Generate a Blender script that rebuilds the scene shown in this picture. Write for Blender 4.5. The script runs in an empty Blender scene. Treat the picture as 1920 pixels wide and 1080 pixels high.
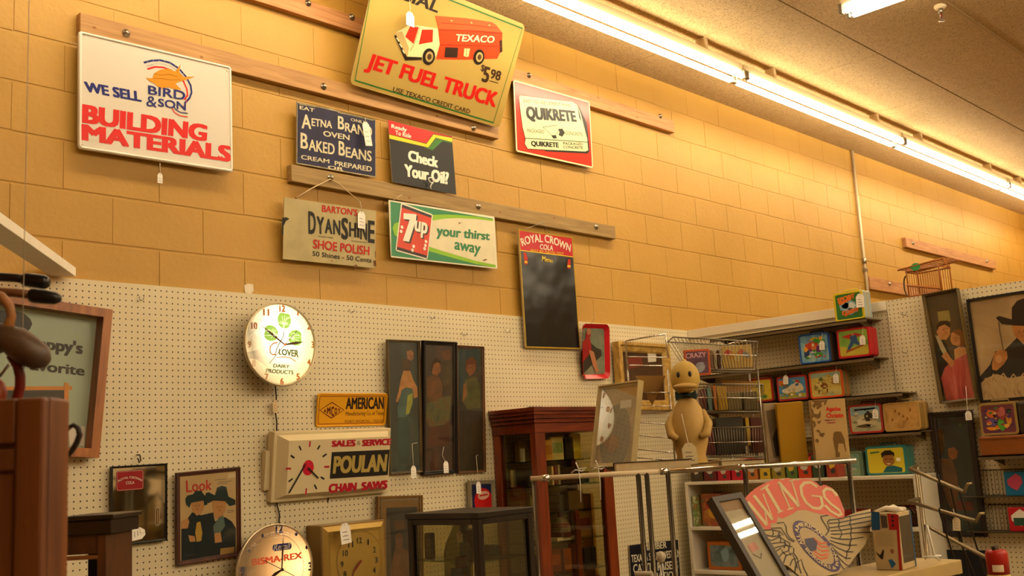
import bpy, bmesh, math, random
from mathutils import Vector, Matrix, Euler
from mathutils.geometry import tessellate_polygon
R = math.radians
random.seed(7)
SC = bpy.context.scene
COL = SC.collection

# ------------------------------------------------------------------ camera, world, exposure
cam_data = bpy.data.cameras.new('camera')
cam = bpy.data.objects.new('camera', cam_data)
COL.objects.link(cam)
cam_data.sensor_width = 36.0
cam_data.lens = 36.0 * 1965.4 / 1920.0
cam_data.clip_start = 0.05
cam.location = (0, 0, 1.646)
_yaw, _pitch, _roll = R(43.5419), R(9.2818), R(-3.2384)
_f = Vector((math.cos(_yaw) * math.cos(_pitch), math.sin(_yaw) * math.cos(_pitch), math.sin(_pitch)))
_r0 = Vector((math.sin(_yaw), -math.cos(_yaw), 0))
_u0 = _r0.cross(_f)
_r = _r0 * math.cos(_roll) + _u0 * math.sin(_roll)
_u = _u0 * math.cos(_roll) - _r0 * math.sin(_roll)
cam.rotation_euler = Matrix((_r, _u, -_f)).transposed().to_euler()
SC.camera = cam
cam_data.dof.use_dof = True
cam_data.dof.focus_distance = 4.8
cam_data.dof.aperture_fstop = 9.0

world = bpy.data.worlds.new('world')
SC.world = world
world.use_nodes = True
world.node_tree.nodes['Background'].inputs[0].default_value = (1.0, 0.8, 0.6, 1)
world.node_tree.nodes['Background'].inputs[1].default_value = 0.03

SC.view_settings.view_transform = 'Standard'
SC.view_settings.look = 'None'
SC.view_settings.exposure = 0.0
SC.view_settings.gamma = 1.0
SC.view_settings.use_curve_mapping = False
SC.cycles.use_denoising = True
SC.cycles.max_bounces = 8
SC.cycles.transparent_max_bounces = 16
SC.cycles.sample_clamp_indirect = 6.0
SC.cycles.caustics_reflective = False
SC.cycles.caustics_refractive = False

TUBE_COLOR = (1.0, 0.83, 0.56)
TUBE_POWER = 32.0
FILL_POWER = 40.0

# ------------------------------------------------------------------ materials
def lin(h):
    h = h.lstrip('#')
    out = []
    for i in (0, 2, 4):
        c = int(h[i:i + 2], 16) / 255.0
        out.append(c / 12.92 if c <= 0.04045 else ((c + 0.055) / 1.055) ** 2.4)
    return (*out, 1.0)

MATS = {}
def new_mat(name):
    m = bpy.data.materials.new(name)
    m.use_nodes = True
    return m, m.node_tree.nodes, m.node_tree.links, m.node_tree.nodes['Principled BSDF']

def plain(hexcol, rough=0.5, metal=0.0, vary=0.0, scale=20.0, name=None):
    """flat colour broken up by a little procedural noise"""
    key = (hexcol, rough, metal, vary, scale)
    if key in MATS:
        return MATS[key]
    m, n, l, b = new_mat(name or 'paint_' + hexcol.strip('#'))
    b.inputs['Roughness'].default_value = rough
    b.inputs['Metallic'].default_value = metal
    b.inputs['Specular IOR Level'].default_value = 0.3
    c = lin(hexcol)
    if vary > 0:
        tc = n.new('ShaderNodeTexCoord'); nz = n.new('ShaderNodeTexNoise'); rp = n.new('ShaderNodeValToRGB')
        nz.inputs['Scale'].default_value = scale; nz.inputs['Detail'].default_value = 4
        rp.color_ramp.elements[0].position = 0.3; rp.color_ramp.elements[1].position = 0.7
        rp.color_ramp.elements[0].color = tuple(v * (1 - vary) for v in c[:3]) + (1,)
        rp.color_ramp.elements[1].color = tuple(min(1, v * (1 + vary)) for v in c[:3]) + (1,)
        l.new(tc.outputs['Object'], nz.inputs['Vector']); l.new(nz.outputs['Fac'], rp.inputs['Fac'])
        l.new(rp.outputs['Color'], b.inputs['Base Color'])
    else:
        b.inputs['Base Color'].default_value = c
    MATS[key] = m
    return m

def wood(name, c1, c2, stretch=(1.5, 14, 14), rough=0.45, scale=3.0):
    if name in MATS:
        return MATS[name]
    m, n, l, b = new_mat(name)
    tc = n.new('ShaderNodeTexCoord'); mp = n.new('ShaderNodeMapping'); nz = n.new('ShaderNodeTexNoise'); rp = n.new('ShaderNodeValToRGB')
    mp.inputs['Scale'].default_value = stretch
    nz.inputs['Scale'].default_value = scale; nz.inputs['Detail'].default_value = 8; nz.inputs['Distortion'].default_value = 0.8
    rp.color_ramp.elements[0].position = 0.32; rp.color_ramp.elements[1].position = 0.72
    rp.color_ramp.elements[0].color = lin(c1); rp.color_ramp.elements[1].color = lin(c2)
    l.new(tc.outputs['Object'], mp.inputs['Vector']); l.new(mp.outputs['Vector'], nz.inputs['Vector'])
    l.new(nz.outputs['Fac'], rp.inputs['Fac']); l.new(rp.outputs['Color'], b.inputs['Base Color'])
    b.inputs['Roughness'].default_value = rough
    bp = n.new('ShaderNodeBump'); bp.inputs['Strength'].default_value = 0.12; bp.inputs['Distance'].default_value = 0.004
    l.new(nz.outputs['Fac'], bp.inputs['Height']); l.new(bp.outputs['Normal'], b.inputs['Normal'])
    MATS[name] = m
    return m

def painting(name, cols, scale=6.0, stretch=(1, 1, 1), rough=0.4):
    """mottled brushwork ground in several colours"""
    if name in MATS:
        return MATS[name]
    m, n, l, b = new_mat(name)
    tc = n.new('ShaderNodeTexCoord'); mp = n.new('ShaderNodeMapping'); nz = n.new('ShaderNodeTexNoise'); rp = n.new('ShaderNodeValToRGB')
    mp.inputs['Scale'].default_value = stretch
    nz.inputs['Scale'].default_value = scale; nz.inputs['Detail'].default_value = 5; nz.inputs['Distortion'].default_value = 1.2
    el = rp.color_ramp.elements
    while len(el) < len(cols):
        el.new(0.5)
    for i, c in enumerate(cols):
        el[i].position = 0.3 + 0.4 * i / max(1, len(cols) - 1)
        el[i].color = lin(c)
    l.new(tc.outputs['Object'], mp.inputs['Vector']); l.new(mp.outputs['Vector'], nz.inputs['Vector'])
    l.new(nz.outputs['Fac'], rp.inputs['Fac']); l.new(rp.outputs['Color'], b.inputs['Base Color'])
    b.inputs['Roughness'].default_value = rough
    MATS[name] = m
    return m

def glass(name='clear_glass', refl=0.10, tint='#ffffff', rough=0.02):
    if name in MATS:
        return MATS[name]
    m, n, l, b = new_mat(name)
    out = n['Material Output']
    tr = n.new('ShaderNodeBsdfTransparent'); gl = n.new('ShaderNodeBsdfGlossy'); mx = n.new('ShaderNodeMixShader'); fr = n.new('ShaderNodeLayerWeight')
    tr.inputs['Color'].default_value = lin(tint)
    gl.inputs['Roughness'].default_value = rough
    fr.inputs['Blend'].default_value = 0.5
    pw = n.new('ShaderNodeMath'); pw.operation = 'POWER'; pw.inputs[1].default_value = 3.0
    ma = n.new('ShaderNodeMath'); ma.operation = 'MULTIPLY_ADD'; ma.inputs[1].default_value = 0.8; ma.inputs[2].default_value = refl * 0.5
    l.new(fr.outputs['Facing'], pw.inputs[0]); l.new(pw.outputs[0], ma.inputs[0])
    l.new(ma.outputs[0], mx.inputs['Fac']); l.new(tr.outputs['BSDF'], mx.inputs[1]); l.new(gl.outputs['BSDF'], mx.inputs[2])
    l.new(mx.outputs['Shader'], out.inputs['Surface'])
    n.remove(b)
    MATS[name] = m
    return m

def glow(name, color, strength, base='#ffffff'):
    if name in MATS:
        return MATS[name]
    m, n, l, b = new_mat(name)
    b.inputs['Base Color'].default_value = lin(base)
    b.inputs['Emission Color'].default_value = (*color, 1)
    b.inputs['Emission Strength'].default_value = strength
    MATS[name] = m
    return m

def ink(hexcol, rough=0.35):
    return plain(hexcol, rough)

def pegboard(name, axis, h0, z0):
    m, n, l, b = new_mat(name)
    def math_(op, a, bb=None):
        nd = n.new('ShaderNodeMath'); nd.operation = op
        for i, v in enumerate((a, bb)):
            if v is None: continue
            if isinstance(v, (int, float)): nd.inputs[i].default_value = v
            else: l.new(v, nd.inputs[i])
        return nd.outputs[0]
    ge = n.new('ShaderNodeNewGeometry'); sp = n.new('ShaderNodeSeparateXYZ')
    l.new(ge.outputs['Position'], sp.inputs[0])
    d = []
    for o, c0 in ((sp.outputs[axis], h0), (sp.outputs['Z'], z0)):
        v = math_('FRACT', math_('ADD', math_('DIVIDE', math_('SUBTRACT', o, c0), 0.0254), 100.5))
        v = math_('SUBTRACT', v, 0.5)
        d.append(math_('MULTIPLY', v, v))
    r2 = math_('ADD', d[0], d[1])
    hole = math_('LESS_THAN', r2, 0.0165)
    nz = n.new('ShaderNodeTexNoise'); nz.inputs['Scale'].default_value = 2.2; nz.inputs['Detail'].default_value = 5
    l.new(ge.outputs['Position'], nz.inputs['Vector'])
    rp = n.new('ShaderNodeValToRGB')
    rp.color_ramp.elements[0].position = 0.3; rp.color_ramp.elements[1].position = 0.7
    rp.color_ramp.elements[0].color = lin('#cdc09c'); rp.color_ramp.elements[1].color = lin('#d8cbaa')
    l.new(nz.outputs['Fac'], rp.inputs['Fac'])
    mx = n.new('ShaderNodeMix'); mx.data_type = 'RGBA'
    l.new(hole, mx.inputs[0]); l.new(rp.outputs['Color'], mx.inputs[6])
    mx.inputs[7].default_value = lin('#2a1c0c')
    l.new(mx.outputs[2], b.inputs['Base Color'])
    b.inputs['Roughness'].default_value = 0.5
    return m

def block_paint():
    m, n, l, b = new_mat('orange_block_paint')
    tc = n.new('ShaderNodeNewGeometry')
    nz = n.new('ShaderNodeTexNoise'); nz.inputs['Scale'].default_value = 1.3; nz.inputs['Detail'].default_value = 6
    rp = n.new('ShaderNodeValToRGB')
    rp.color_ramp.elements[0].position = 0.3; rp.color_ramp.elements[1].position = 0.7
    rp.color_ramp.elements[0].color = lin('#ad8330'); rp.color_ramp.elements[1].color = lin('#b88d3a')
    l.new(tc.outputs['Position'], nz.inputs['Vector']); l.new(nz.outputs['Fac'], rp.inputs['Fac'])
    l.new(rp.outputs['Color'], b.inputs['Base Color'])
    b.inputs['Roughness'].default_value = 0.55
    n2 = n.new('ShaderNodeTexNoise'); n2.inputs['Scale'].default_value = 45; n2.inputs['Detail'].default_value = 6
    n3 = n.new('ShaderNodeTexNoise'); n3.inputs['Scale'].default_value = 7; n3.inputs['Detail'].default_value = 3
    ad = n.new('ShaderNodeMath'); ad.operation = 'MULTIPLY_ADD'; ad.inputs[1].default_value = 1.5
    l.new(tc.outputs['Position'], n2.inputs['Vector']); l.new(tc.outputs['Position'], n3.inputs['Vector'])
    l.new(n3.outputs['Fac'], ad.inputs[0]); l.new(n2.outputs['Fac'], ad.inputs[2])
    bp = n.new('ShaderNodeBump'); bp.inputs['Strength'].default_value = 0.22; bp.inputs['Distance'].default_value = 0.01
    l.new(ad.outputs[0], bp.inputs['Height']); l.new(bp.outputs['Normal'], b.inputs['Normal'])
    return m

def ceiling_board():
    m, n, l, b = new_mat('ceiling_board')
    ge = n.new('ShaderNodeNewGeometry')
    vo = n.new('ShaderNodeTexNoise'); vo.inputs['Scale'].default_value = 130; vo.inputs['Detail'].default_value = 3
    rp = n.new('ShaderNodeValToRGB')
    rp.color_ramp.elements[0].position = 0.36; rp.color_ramp.elements[1].position = 0.52
    rp.color_ramp.elements[0].color = lin('#876d45'); rp.color_ramp.elements[1].color = lin('#b29667')
    l.new(ge.outputs['Position'], vo.inputs['Vector']); l.new(vo.outputs['Fac'], rp.inputs['Fac'])
    l.new(rp.outputs['Color'], b.inputs['Base Color'])
    b.inputs['Roughness'].default_value = 0.9
    bp = n.new('ShaderNodeBump'); bp.inputs['Strength'].default_value = 0.35; bp.inputs['Distance'].default_value = 0.004
    l.new(vo.outputs['Fac'], bp.inputs['Height']); l.new(bp.outputs['Normal'], b.inputs['Normal'])
    return m

CHROME = plain('#d8d4cc', 0.18, 1.0, name='chrome')
STEEL = plain('#a39d90', 0.32, 1.0, name='zinc_steel')
DARKWIRE = plain('#7d7360', 0.4, 0.8, name='aged_wire')
GLASS = glass()
WHITE_METAL = plain('#d9d2c2', 0.45, name='white_enamel')
TAGPAPER = plain('#efe9dd', 0.7, vary=0.04, name='tag_paper')
STRING = plain('#e8ddc8', 0.8, name='tag_string')
PINE = wood('pine_lumber', '#966a35', '#b4884e', stretch=(1.2, 20, 20), rough=0.6)
OLDPINE = wood('weathered_pine', '#86693c', '#a38752', stretch=(1.2, 20, 20), rough=0.65)
REDWOOD = wood('reddish_lumber', '#a06a3c', '#c08c58', stretch=(1.2, 18, 18), rough=0.6)
CHERRY = wood('cherry_wood', '#59200a', '#82360f', stretch=(12, 12, 1.2), rough=0.3)
CHERRYH = wood('cherry_wood_level', '#501c09', '#7a310e', stretch=(1.2, 12, 12), rough=0.3)
OAK = wood('oak_frame_wood', '#7a4212', '#a86626', stretch=(10, 10, 1.5), rough=0.4)
DARKWOOD = wood('dark_walnut', '#140a05', '#231309', stretch=(8, 8, 1.2), rough=0.35)
BROWNPLY = wood('brown_cabinet_wood', '#4a2107', '#77410f', stretch=(10, 10, 1.0), rough=0.5)
GOLDWOOD = wood('antique_gold_leaf', '#8e6c28', '#c6a052', stretch=(6, 6, 6), rough=0.4)
BLACKWOOD = plain('#17120e', 0.35, vary=0.2, name='black_frame_lacquer')

# ------------------------------------------------------------------ mesh builder
_glyphs = {}
def glyph_mesh(text, bold):
    key = (text, round(bold, 4))
    if key not in _glyphs:
        cu = bpy.data.curves.new('type', 'FONT'); cu.body = text; cu.offset = bold; cu.resolution_u = 3
        ob = bpy.data.objects.new('type', cu); COL.objects.link(ob)
        dg = bpy.context.evaluated_depsgraph_get()
        me = bpy.data.meshes.new_from_object(ob.evaluated_get(dg))
        vs = [(v.co.x, v.co.y) for v in me.vertices]
        fs = [tuple(p.vertices) for p in me.polygons]
        bpy.data.objects.remove(ob); bpy.data.curves.remove(cu); bpy.data.meshes.remove(me)
        x0 = min(v[0] for v in vs); x1 = max(v[0] for v in vs); y0 = min(v[1] for v in vs); y1 = max(v[1] for v in vs)
        _glyphs[key] = ([((x - x0) / (x1 - x0), (y - y0) / (y1 - y0)) for x, y in vs], fs, (x1 - x0) / (y1 - y0))
    return _glyphs[key]

def heavy(text, bold):
    """heavier lettering: the light face struck several times, slightly shifted"""
    vs, fs, asp = glyph_mesh(text, 0.0)
    if bold <= 0.004: return [(a, b, 0.0) for a, b in vs], fs
    d = bold * 1.05
    hx, hz = d / asp, d * 0.55
    ov, of = [], []
    for n, (dx, dz) in enumerate(((0, 0), (-1, -1), (1, -1), (-1, 1), (1, 1))):
        k = len(ov)
        ov += [((a + dx * hx + hx) / (1 + 2 * hx), (b + dz * hz + hz) / (1 + 2 * hz), -0.00012 * n) for a, b in vs]
        of += [tuple(k + i for i in f) for f in fs]
    return ov, of

class Mesh:
    """collects shapes into one mesh; local x right, y into the wall, z up"""
    def __init__(s):
        s.v = []; s.f = []; s.m = []; s.sm = []; s.mats = []
    def mi(s, mat):
        if mat not in s.mats: s.mats.append(mat)
        return s.mats.index(mat)
    def add(s, vs, fs, mat, smooth=False):
        b = len(s.v); k = s.mi(mat)
        s.v += [tuple(v) for v in vs]
        for f in fs:
            s.f.append(tuple(b + i for i in f)); s.m.append(k); s.sm.append(smooth)
        return s
    def box(s, x0, x1, y0, y1, z0, z1, mat, bev=0.0):
        if x0 > x1: x0, x1 = x1, x0
        if y0 > y1: y0, y1 = y1, y0
        if z0 > z1: z0, z1 = z1, z0
        if bev <= 0:
            vs = [(x, y, z) for z in (z0, z1) for y in (y0, y1) for x in (x0, x1)]
            return s.add(vs, [(0, 2, 3, 1), (4, 5, 7, 6), (0, 1, 5, 4), (2, 6, 7, 3), (0, 4, 6, 2), (1, 3, 7, 5)], mat)
        bm = bmesh.new()
        bmesh.ops.create_cube(bm, size=1.0)
        for v in bm.verts:
            v.co = Vector(((x0 + x1) / 2 + v.co.x * (x1 - x0), (y0 + y1) / 2 + v.co.y * (y1 - y0), (z0 + z1) / 2 + v.co.z * (z1 - z0)))
        bmesh.ops.bevel(bm, geom=bm.edges[:], offset=min(bev, 0.45 * min(x1 - x0, y1 - y0, z1 - z0)), segments=2, affect='EDGES', profile=0.5)
        bm.verts.index_update()
        s.add([v.co for v in bm.verts], [[v.index for v in f.verts] for f in bm.faces], mat)
        bm.free()
        return s
    def poly(s, pts, y, mat):
        vs = [Vector((p[0], 0, p[1])) for p in pts]
        tris = tessellate_polygon([[Vector((p[0], p[1], 0)) for p in pts]])
        out = []
        for t in tris:
            a, b, c = (pts[i] for i in t)
            cr = (b[0] - a[0]) * (c[1] - a[1]) - (b[1] - a[1]) * (c[0] - a[0])
            out.append(tuple(t) if cr > 0 else tuple(reversed(t)))
        return s.add([(v.x, y, v.z) for v in vs], out, mat)
    def rect(s, x0, x1, z0, z1, y, mat):
        return s.poly([(x0, z0), (x1, z0), (x1, z1), (x0, z1)], y, mat)
    def stroke(s, pts, w, y, mat, closed=False):
        n = len(pts); L = []; Rr = []
        for i in range(n):
            a = pts[i - 1] if (i > 0 or closed) else pts[i]
            b = pts[(i + 1) % n] if (i < n - 1 or closed) else pts[i]
            dx, dz = b[0] - a[0], b[1] - a[1]; d = math.hypot(dx, dz) or 1
            nx, nz = -dz / d * w / 2, dx / d * w / 2
            L.append((pts[i][0] + nx, y, pts[i][1] + nz)); Rr.append((pts[i][0] - nx, y, pts[i][1] - nz))
        k = n if closed else n - 1
        fs = [(i, n + i, n + (i + 1) % n, (i + 1) % n) for i in range(k)]
        return s.add(L + Rr, fs, mat)
    def disc(s, cx, cz, rx, rz, y, mat, n=28, rot=0.0):
        c, q = math.cos(rot), math.sin(rot)
        pts = []
        for i in range(n):
            a = 2 * math.pi * i / n; px, pz = rx * math.cos(a), rz * math.sin(a)
            pts.append((cx + px * c - pz * q, y, cz + px * q + pz * c))
        return s.add(pts, [tuple(range(n))], mat)
    def ring(s, cx, cz, rx, rz, w, y, mat, n=40):
        pts = [(cx + rx * math.cos(2 * math.pi * i / n), cz + rz * math.sin(2 * math.pi * i / n)) for i in range(n)]
        return s.stroke(pts, w, y, mat, True)
    def text(s, txt, quad, y, mat, bold=0.0):
        """quad: top left, top right, bottom right, bottom left of the lettering"""
        vs, fs = heavy(txt, bold)
        tl, tr, br, bl = quad
        out = []
        for a, b, e in vs:
            t = (tl[0] + (tr[0] - tl[0]) * a, tl[1] + (tr[1] - tl[1]) * a)
            q = (bl[0] + (br[0] - bl[0]) * a, bl[1] + (br[1] - bl[1]) * a)
            out.append((q[0] + (t[0] - q[0]) * b, y + e, q[1] + (t[1] - q[1]) * b))
        return s.add(out, fs, mat)
    def arctext(s, txt, path, h, y, mat, bold=0.0):
        vs, fs = heavy(txt, bold)
        seg = [0.0]
        for i in range(1, len(path)):
            seg.append(seg[-1] + math.hypot(path[i][0] - path[i - 1][0], path[i][1] - path[i - 1][1]))
        out = []
        for a, b, e in vs:
            d = a * seg[-1]; i = 1
            while i < len(path) - 1 and seg[i] < d: i += 1
            t = (d - seg[i - 1]) / (seg[i] - seg[i - 1])
            dx, dz = path[i][0] - path[i - 1][0], path[i][1] - path[i - 1][1]; k = math.hypot(dx, dz)
            out.append((path[i - 1][0] + dx * t - dz / k * h * b, y + e, path[i - 1][1] + dz * t + dx / k * h * b))
        return s.add(out, fs, mat)
    def prism(s, pts, y0, y1, mat, side=None):
        a = sum(pts[i - 1][0] * pts[i][1] - pts[i][0] * pts[i - 1][1] for i in range(len(pts)))
        if a < 0: pts = pts[::-1]
        s.poly(pts, y0, mat)
        n = len(pts)
        tris = tessellate_polygon([[Vector((p[0], p[1], 0)) for p in pts]])
        back = []
        for t in tris:
            p, q, r = (pts[i] for i in t)
            cr = (q[0] - p[0]) * (r[1] - p[1]) - (q[1] - p[1]) * (r[0] - p[0])
            back.append(tuple(t) if cr < 0 else tuple(reversed(t)))
        s.add([(p[0], y1, p[1]) for p in pts], back, side or mat)
        vs = [(p[0], y0, p[1]) for p in pts] + [(p[0], y1, p[1]) for p in pts]
        return s.add(vs, [(i, n + i, n + (i + 1) % n, (i + 1) % n) for i in range(n)], side or mat)
    def tube(s, pts, r, mat, n=8, cap=True, closed=False):
        pts = [Vector(p) for p in pts]; k = len(pts)
        rs = r if isinstance(r, (list, tuple)) else [r] * k
        rings = []; prev = None
        for i in range(k):
            a = pts[i - 1] if (i > 0 or closed) else pts[i]
            b = pts[(i + 1) % k] if (i < k - 1 or closed) else pts[i]
            t = (b - a).normalized() if (b - a).length > 1e-9 else Vector((0, 0, 1))
            ref = prev if prev is not None else (Vector((0, 0, 1)) if abs(t.z) < 0.9 else Vector((1, 0, 0)))
            nx = (ref - t * ref.dot(t)).normalized(); prev = nx
            ny = t.cross(nx)
            rings.append([pts[i] + (nx * math.cos(2 * math.pi * j / n) + ny * math.sin(2 * math.pi * j / n)) * rs[i] for j in range(n)])
        vs = [v for q in rings for v in q]; fs = []
        for i in range(k if closed else k - 1):
            for j in range(n):
                a = i * n + j; b = i * n + (j + 1) % n; c = ((i + 1) % k) * n + (j + 1) % n; d = ((i + 1) % k) * n + j
                fs.append((a, b, c, d))
        if cap and not closed:
            fs.append(tuple(reversed(range(n)))); fs.append(tuple((k - 1) * n + j for j in range(n)))
        return s.add(vs, fs, mat, True)
    def lathe(s, prof, mat, n=24, axis='z', o=(0, 0, 0)):
        """prof: (radius, height) from bottom to top, turned about z (or y)"""
        vs = []
        for r, h in prof:
            for j in range(n):
                a = 2 * math.pi * j / n
                p = (r * math.cos(a), r * math.sin(a), h) if axis == 'z' else (r * math.cos(a), h, r * math.sin(a))
                vs.append((p[0] + o[0], p[1] + o[1], p[2] + o[2]))
        fs = []
        for i in range(len(prof) - 1):
            for j in range(n):
                q = (i * n + j, i * n + (j + 1) % n, (i + 1) * n + (j + 1) % n, (i + 1) * n + j)
                fs.append(q if axis == 'z' else tuple(reversed(q)))
        if prof[0][0] > 1e-6: fs.append(tuple(range(n)) if axis != 'z' else tuple(reversed(range(n))))
        k = (len(prof) - 1) * n
        if prof[-1][0] > 1e-6: fs.append(tuple(k + j for j in range(n)) if axis == 'z' else tuple(reversed([k + j for j in range(n)])))
        return s.add(vs, fs, mat, True)
    def blob(s, c, r, mat, n=14, m=9, rot=None):
        vs = []
        for i in range(m + 1):
            t = math.pi * i / m
            for j in range(n):
                a = 2 * math.pi * j / n
                p = Vector((r[0] * math.sin(t) * math.cos(a), r[1] * math.sin(t) * math.sin(a), r[2] * math.cos(t)))
                if rot: p = rot @ p
                vs.append(Vector(c) + p)
        fs = [(i * n + j, (i + 1) * n + j, (i + 1) * n + (j + 1) % n, i * n + (j + 1) % n) for i in range(m) for j in range(n)]
        return s.add(vs, fs, mat, True)
    def done(s, name, parent=None, loc=(0, 0, 0), rot=(0, 0, 0)):
        me = bpy.data.meshes.new(name)
        me.from_pydata(s.v, [], s.f)
        for m in s.mats: me.materials.append(m)
        me.polygons.foreach_set('material_index', s.m)
        me.polygons.foreach_set('use_smooth', s.sm)
        me.update()
        o = bpy.data.objects.new(name, me); COL.objects.link(o)
        o.location = loc; o.rotation_euler = rot
        if parent: o.parent = parent
        return o

def tag(o, label, cat, group=None):
    o['label'] = label; o['category'] = cat
    if group: o['group'] = group
    return o
def struct(o, label=None, cat=None):
    o['kind'] = 'structure'
    if label: o['label'] = label
    if cat: o['category'] = cat
    return o
def euler(ang):
    """(yaw, tilt, roll) in degrees: turned about the vertical, leaned, then rolled in its own plane"""
    return (Matrix.Rotation(R(ang[0]), 3, 'Z') @ Matrix.Rotation(R(ang[1]), 3, 'X') @ Matrix.Rotation(R(ang[2]), 3, 'Y')).to_euler()
def thing(name, label, cat, loc=(0, 0, 0), ang=(0, 0, 0), group=None):
    o = bpy.data.objects.new(name, None); COL.objects.link(o)
    o.empty_display_size = 0.1
    o.location = loc; o.rotation_euler = euler(ang)
    return tag(o, label, cat, group)
def posed(m, name, pose, label, cat, group=None):
    o = m.done(name, None, pose[0], euler(pose[1]))
    return tag(o, label, cat, group)
def rounded(w, h, r, n=5):
    pts = []
    for cx, cz, a0 in ((w / 2 - r, h / 2 - r, 0), (-w / 2 + r, h / 2 - r, 90), (-w / 2 + r, -h / 2 + r, 180), (w / 2 - r, -h / 2 + r, 270)):
        for i in range(n + 1):
            a = R(a0 + 90 * i / n); pts.append((cx + r * math.cos(a), cz + r * math.sin(a)))
    return pts
def rq(x0, x1, z0, z1):
    return [(x0, z1), (x1, z1), (x1, z0), (x0, z0)]
def frame_mesh(w, h, bw, y0, y1, mat, lip=0.0, profile=True):
    """picture frame: four mitred rails with a raised outer edge"""
    m = Mesh()
    W, H = w / 2, h / 2
    steps = [(0, y1), (0, y0), (bw * 0.3, y0), (bw * 0.45, y0 + (y1 - y0) * 0.25), (bw * 0.85, y0 + (y1 - y0) * 0.3), (bw, y0 + (y1 - y0) * 0.45), (bw, y1)]
    if not profile: steps = [(0, y1), (0, y0), (bw, y0), (bw, y1)]
    vs = []
    for d, y in steps:
        vs += [(-W + d, y, -H + d), (W - d, y, -H + d), (W - d, y, H - d), (-W + d, y, H - d)]
    fs = []
    for i in range(len(steps) - 1):
        for j in range(4):
            a, b = i * 4 + j, i * 4 + (j + 1) % 4
            fs.append((a, b, b + 4, a + 4))
    return m.add(vs, fs, mat)

# ================================================================== the setting
WALLY, PEG, PX_ = 4.03, 4.015, 5.93
CEIL = 4.204
def build_room():
    # painted block wall: raised blocks in running bond over the joint plane
    bp = block_paint()
    m = Mesh()
    m.box(-4.0, 13.4, WALLY + 0.0022, WALLY + 0.2, 0, CEIL, bp)
    rnd = random.Random(3)
    step, z00 = 0.2022, 2.594 - 0.2022 * 12
    k = 0
    while True:
        z0 = z00 + step * k; z1 = z0 + step
        if z0 > CEIL - 0.02: break
        zt = min(z1, CEIL)
        if zt > 2.1:
            x = 1.904 + (0.2032 if k % 2 else 0.0) - 0.4064 * 15
            while x < 13.3:
                g, b = 0.0022, 0.0042
                dy = rnd.uniform(0, 0.0008); j = rnd.uniform(-0.0015, 0.0015)
                xa, xb, za, zb = x + .0009 + j, x + 0.4064 - .0009 + j, z0 + g + j, zt - g
                yf = WALLY - dy
                vs = [(xa, WALLY + 0.004, za), (xb, WALLY + 0.004, za), (xb, WALLY + 0.004, zb), (xa, WALLY + 0.004, zb),
                      (xa + .0012, yf, za + b), (xb - .0012, yf, za + b), (xb - .0012, yf, zb - b), (xa + .0012, yf, zb - b)]
                m.add(vs, [(4, 5, 6, 7), (0, 1, 5, 4), (1, 2, 6, 5), (2, 3, 7, 6), (3, 0, 4, 7)], bp)
                x += 0.4064
        k += 1
    # bare patch where the paint has flaked
    flake = plain('#d9cdb4', 0.8, vary=0.1, name='bare_plaster')
    m.poly([(2.5096,2.4774),(2.5287,2.4862),(2.5561,2.4861),(2.5583,2.4547),(2.5443,2.4415),(2.5144,2.4441)], WALLY - 0.003, flake)
    struct(m.done('wall_left'), 'orange painted concrete block wall', 'wall')

    m = Mesh(); pm = pegboard('pegboard_long', 'X', 1.777, 2.419)
    m.box(-2.0, PX_, PEG, WALLY + 0.003, 0, 2.44, pm)
    struct(m.done('trim_1'), 'cream pegboard panelling along the lower wall', 'pegboard')

    m = Mesh(); pm2 = pegboard('pegboard_cross', 'Y', 2.655, 2.41)
    m.box(PX_, PX_ + 0.09, -1.2, PEG, 0, 2.441, pm2)
    cap = plain('#ddd3bd', 0.5, name='cream_trim_paint')
    m.box(PX_ - 0.010, PX_, 2.62, PEG - 0.001, 2.385, 2.441, cap, 0.002)
    m.box(PX_ - 0.005, PX_, 2.62, PEG - 0.001, 2.377, 2.385, plain('#b9ac90', 0.6))
    m.box(PX_ - 0.001, PX_, 2.619, 2.6215, 0.3, 2.44, plain('#4a3a22', 0.7))
    struct(m.done('wall_right'), 'cream pegboard partition standing out from the block wall', 'partition')

    m = Mesh(); cb = ceiling_board(); gapm = plain('#5a4326', 0.9, name='seam_shadow')
    m.box(-4, 13.4, -7, WALLY + 0.2, CEIL + 0.012, CEIL + 0.1, gapm)
    xs = [5.43 - 1.222 * 8 + 1.222 * i for i in range(17)]
    ys = [WALLY, 2.79, 1.57, 0.35, -0.87, -2.09, -3.31, -4.53, -5.75, -6.97]
    for i in range(len(xs) - 1):
        for j in range(len(ys) - 1):
            y1 = ys[j] + (0.0 if j else 0.01); y0 = ys[j + 1]
            m.box(xs[i] + 0.002, xs[i + 1] - 0.002, y0 + 0.0045, y1 - 0.0045, CEIL, CEIL + 0.02, cb, 0.0015)
    struct(m.done('ceiling'), 'tan textured ceiling boards with dark seams', 'ceiling')

    m = Mesh(); m.box(-4, 13.4, -7, WALLY + 0.2, -0.1, 0, plain('#8d7f6a', 0.4, vary=0.15, scale=3, name='floor_vinyl'))
    struct(m.done('floor'), 'worn vinyl floor', 'floor')
    wp = plain('#d9a550', 0.6, name='end_wall_paint')
    m = Mesh(); m.box(13.2, 13.4, -7, WALLY + 0.19, 0, CEIL, wp)
    struct(m.done('wall_far'), 'orange end wall beyond the partition', 'wall')
    m = Mesh(); m.box(-4.2, -4, -7, WALLY + 0.19, 0, CEIL, wp)
    struct(m.done('wall_near'), 'orange wall behind the viewer', 'wall')
    m = Mesh(); m.box(-4, 13.4, -7.2, -7, 0, CEIL, plain('#cdbb98', 0.6, name='far_side_paint'))
    struct(m.done('wall_back'), 'pale wall on the other side of the store', 'wall')
build_room()

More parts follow.
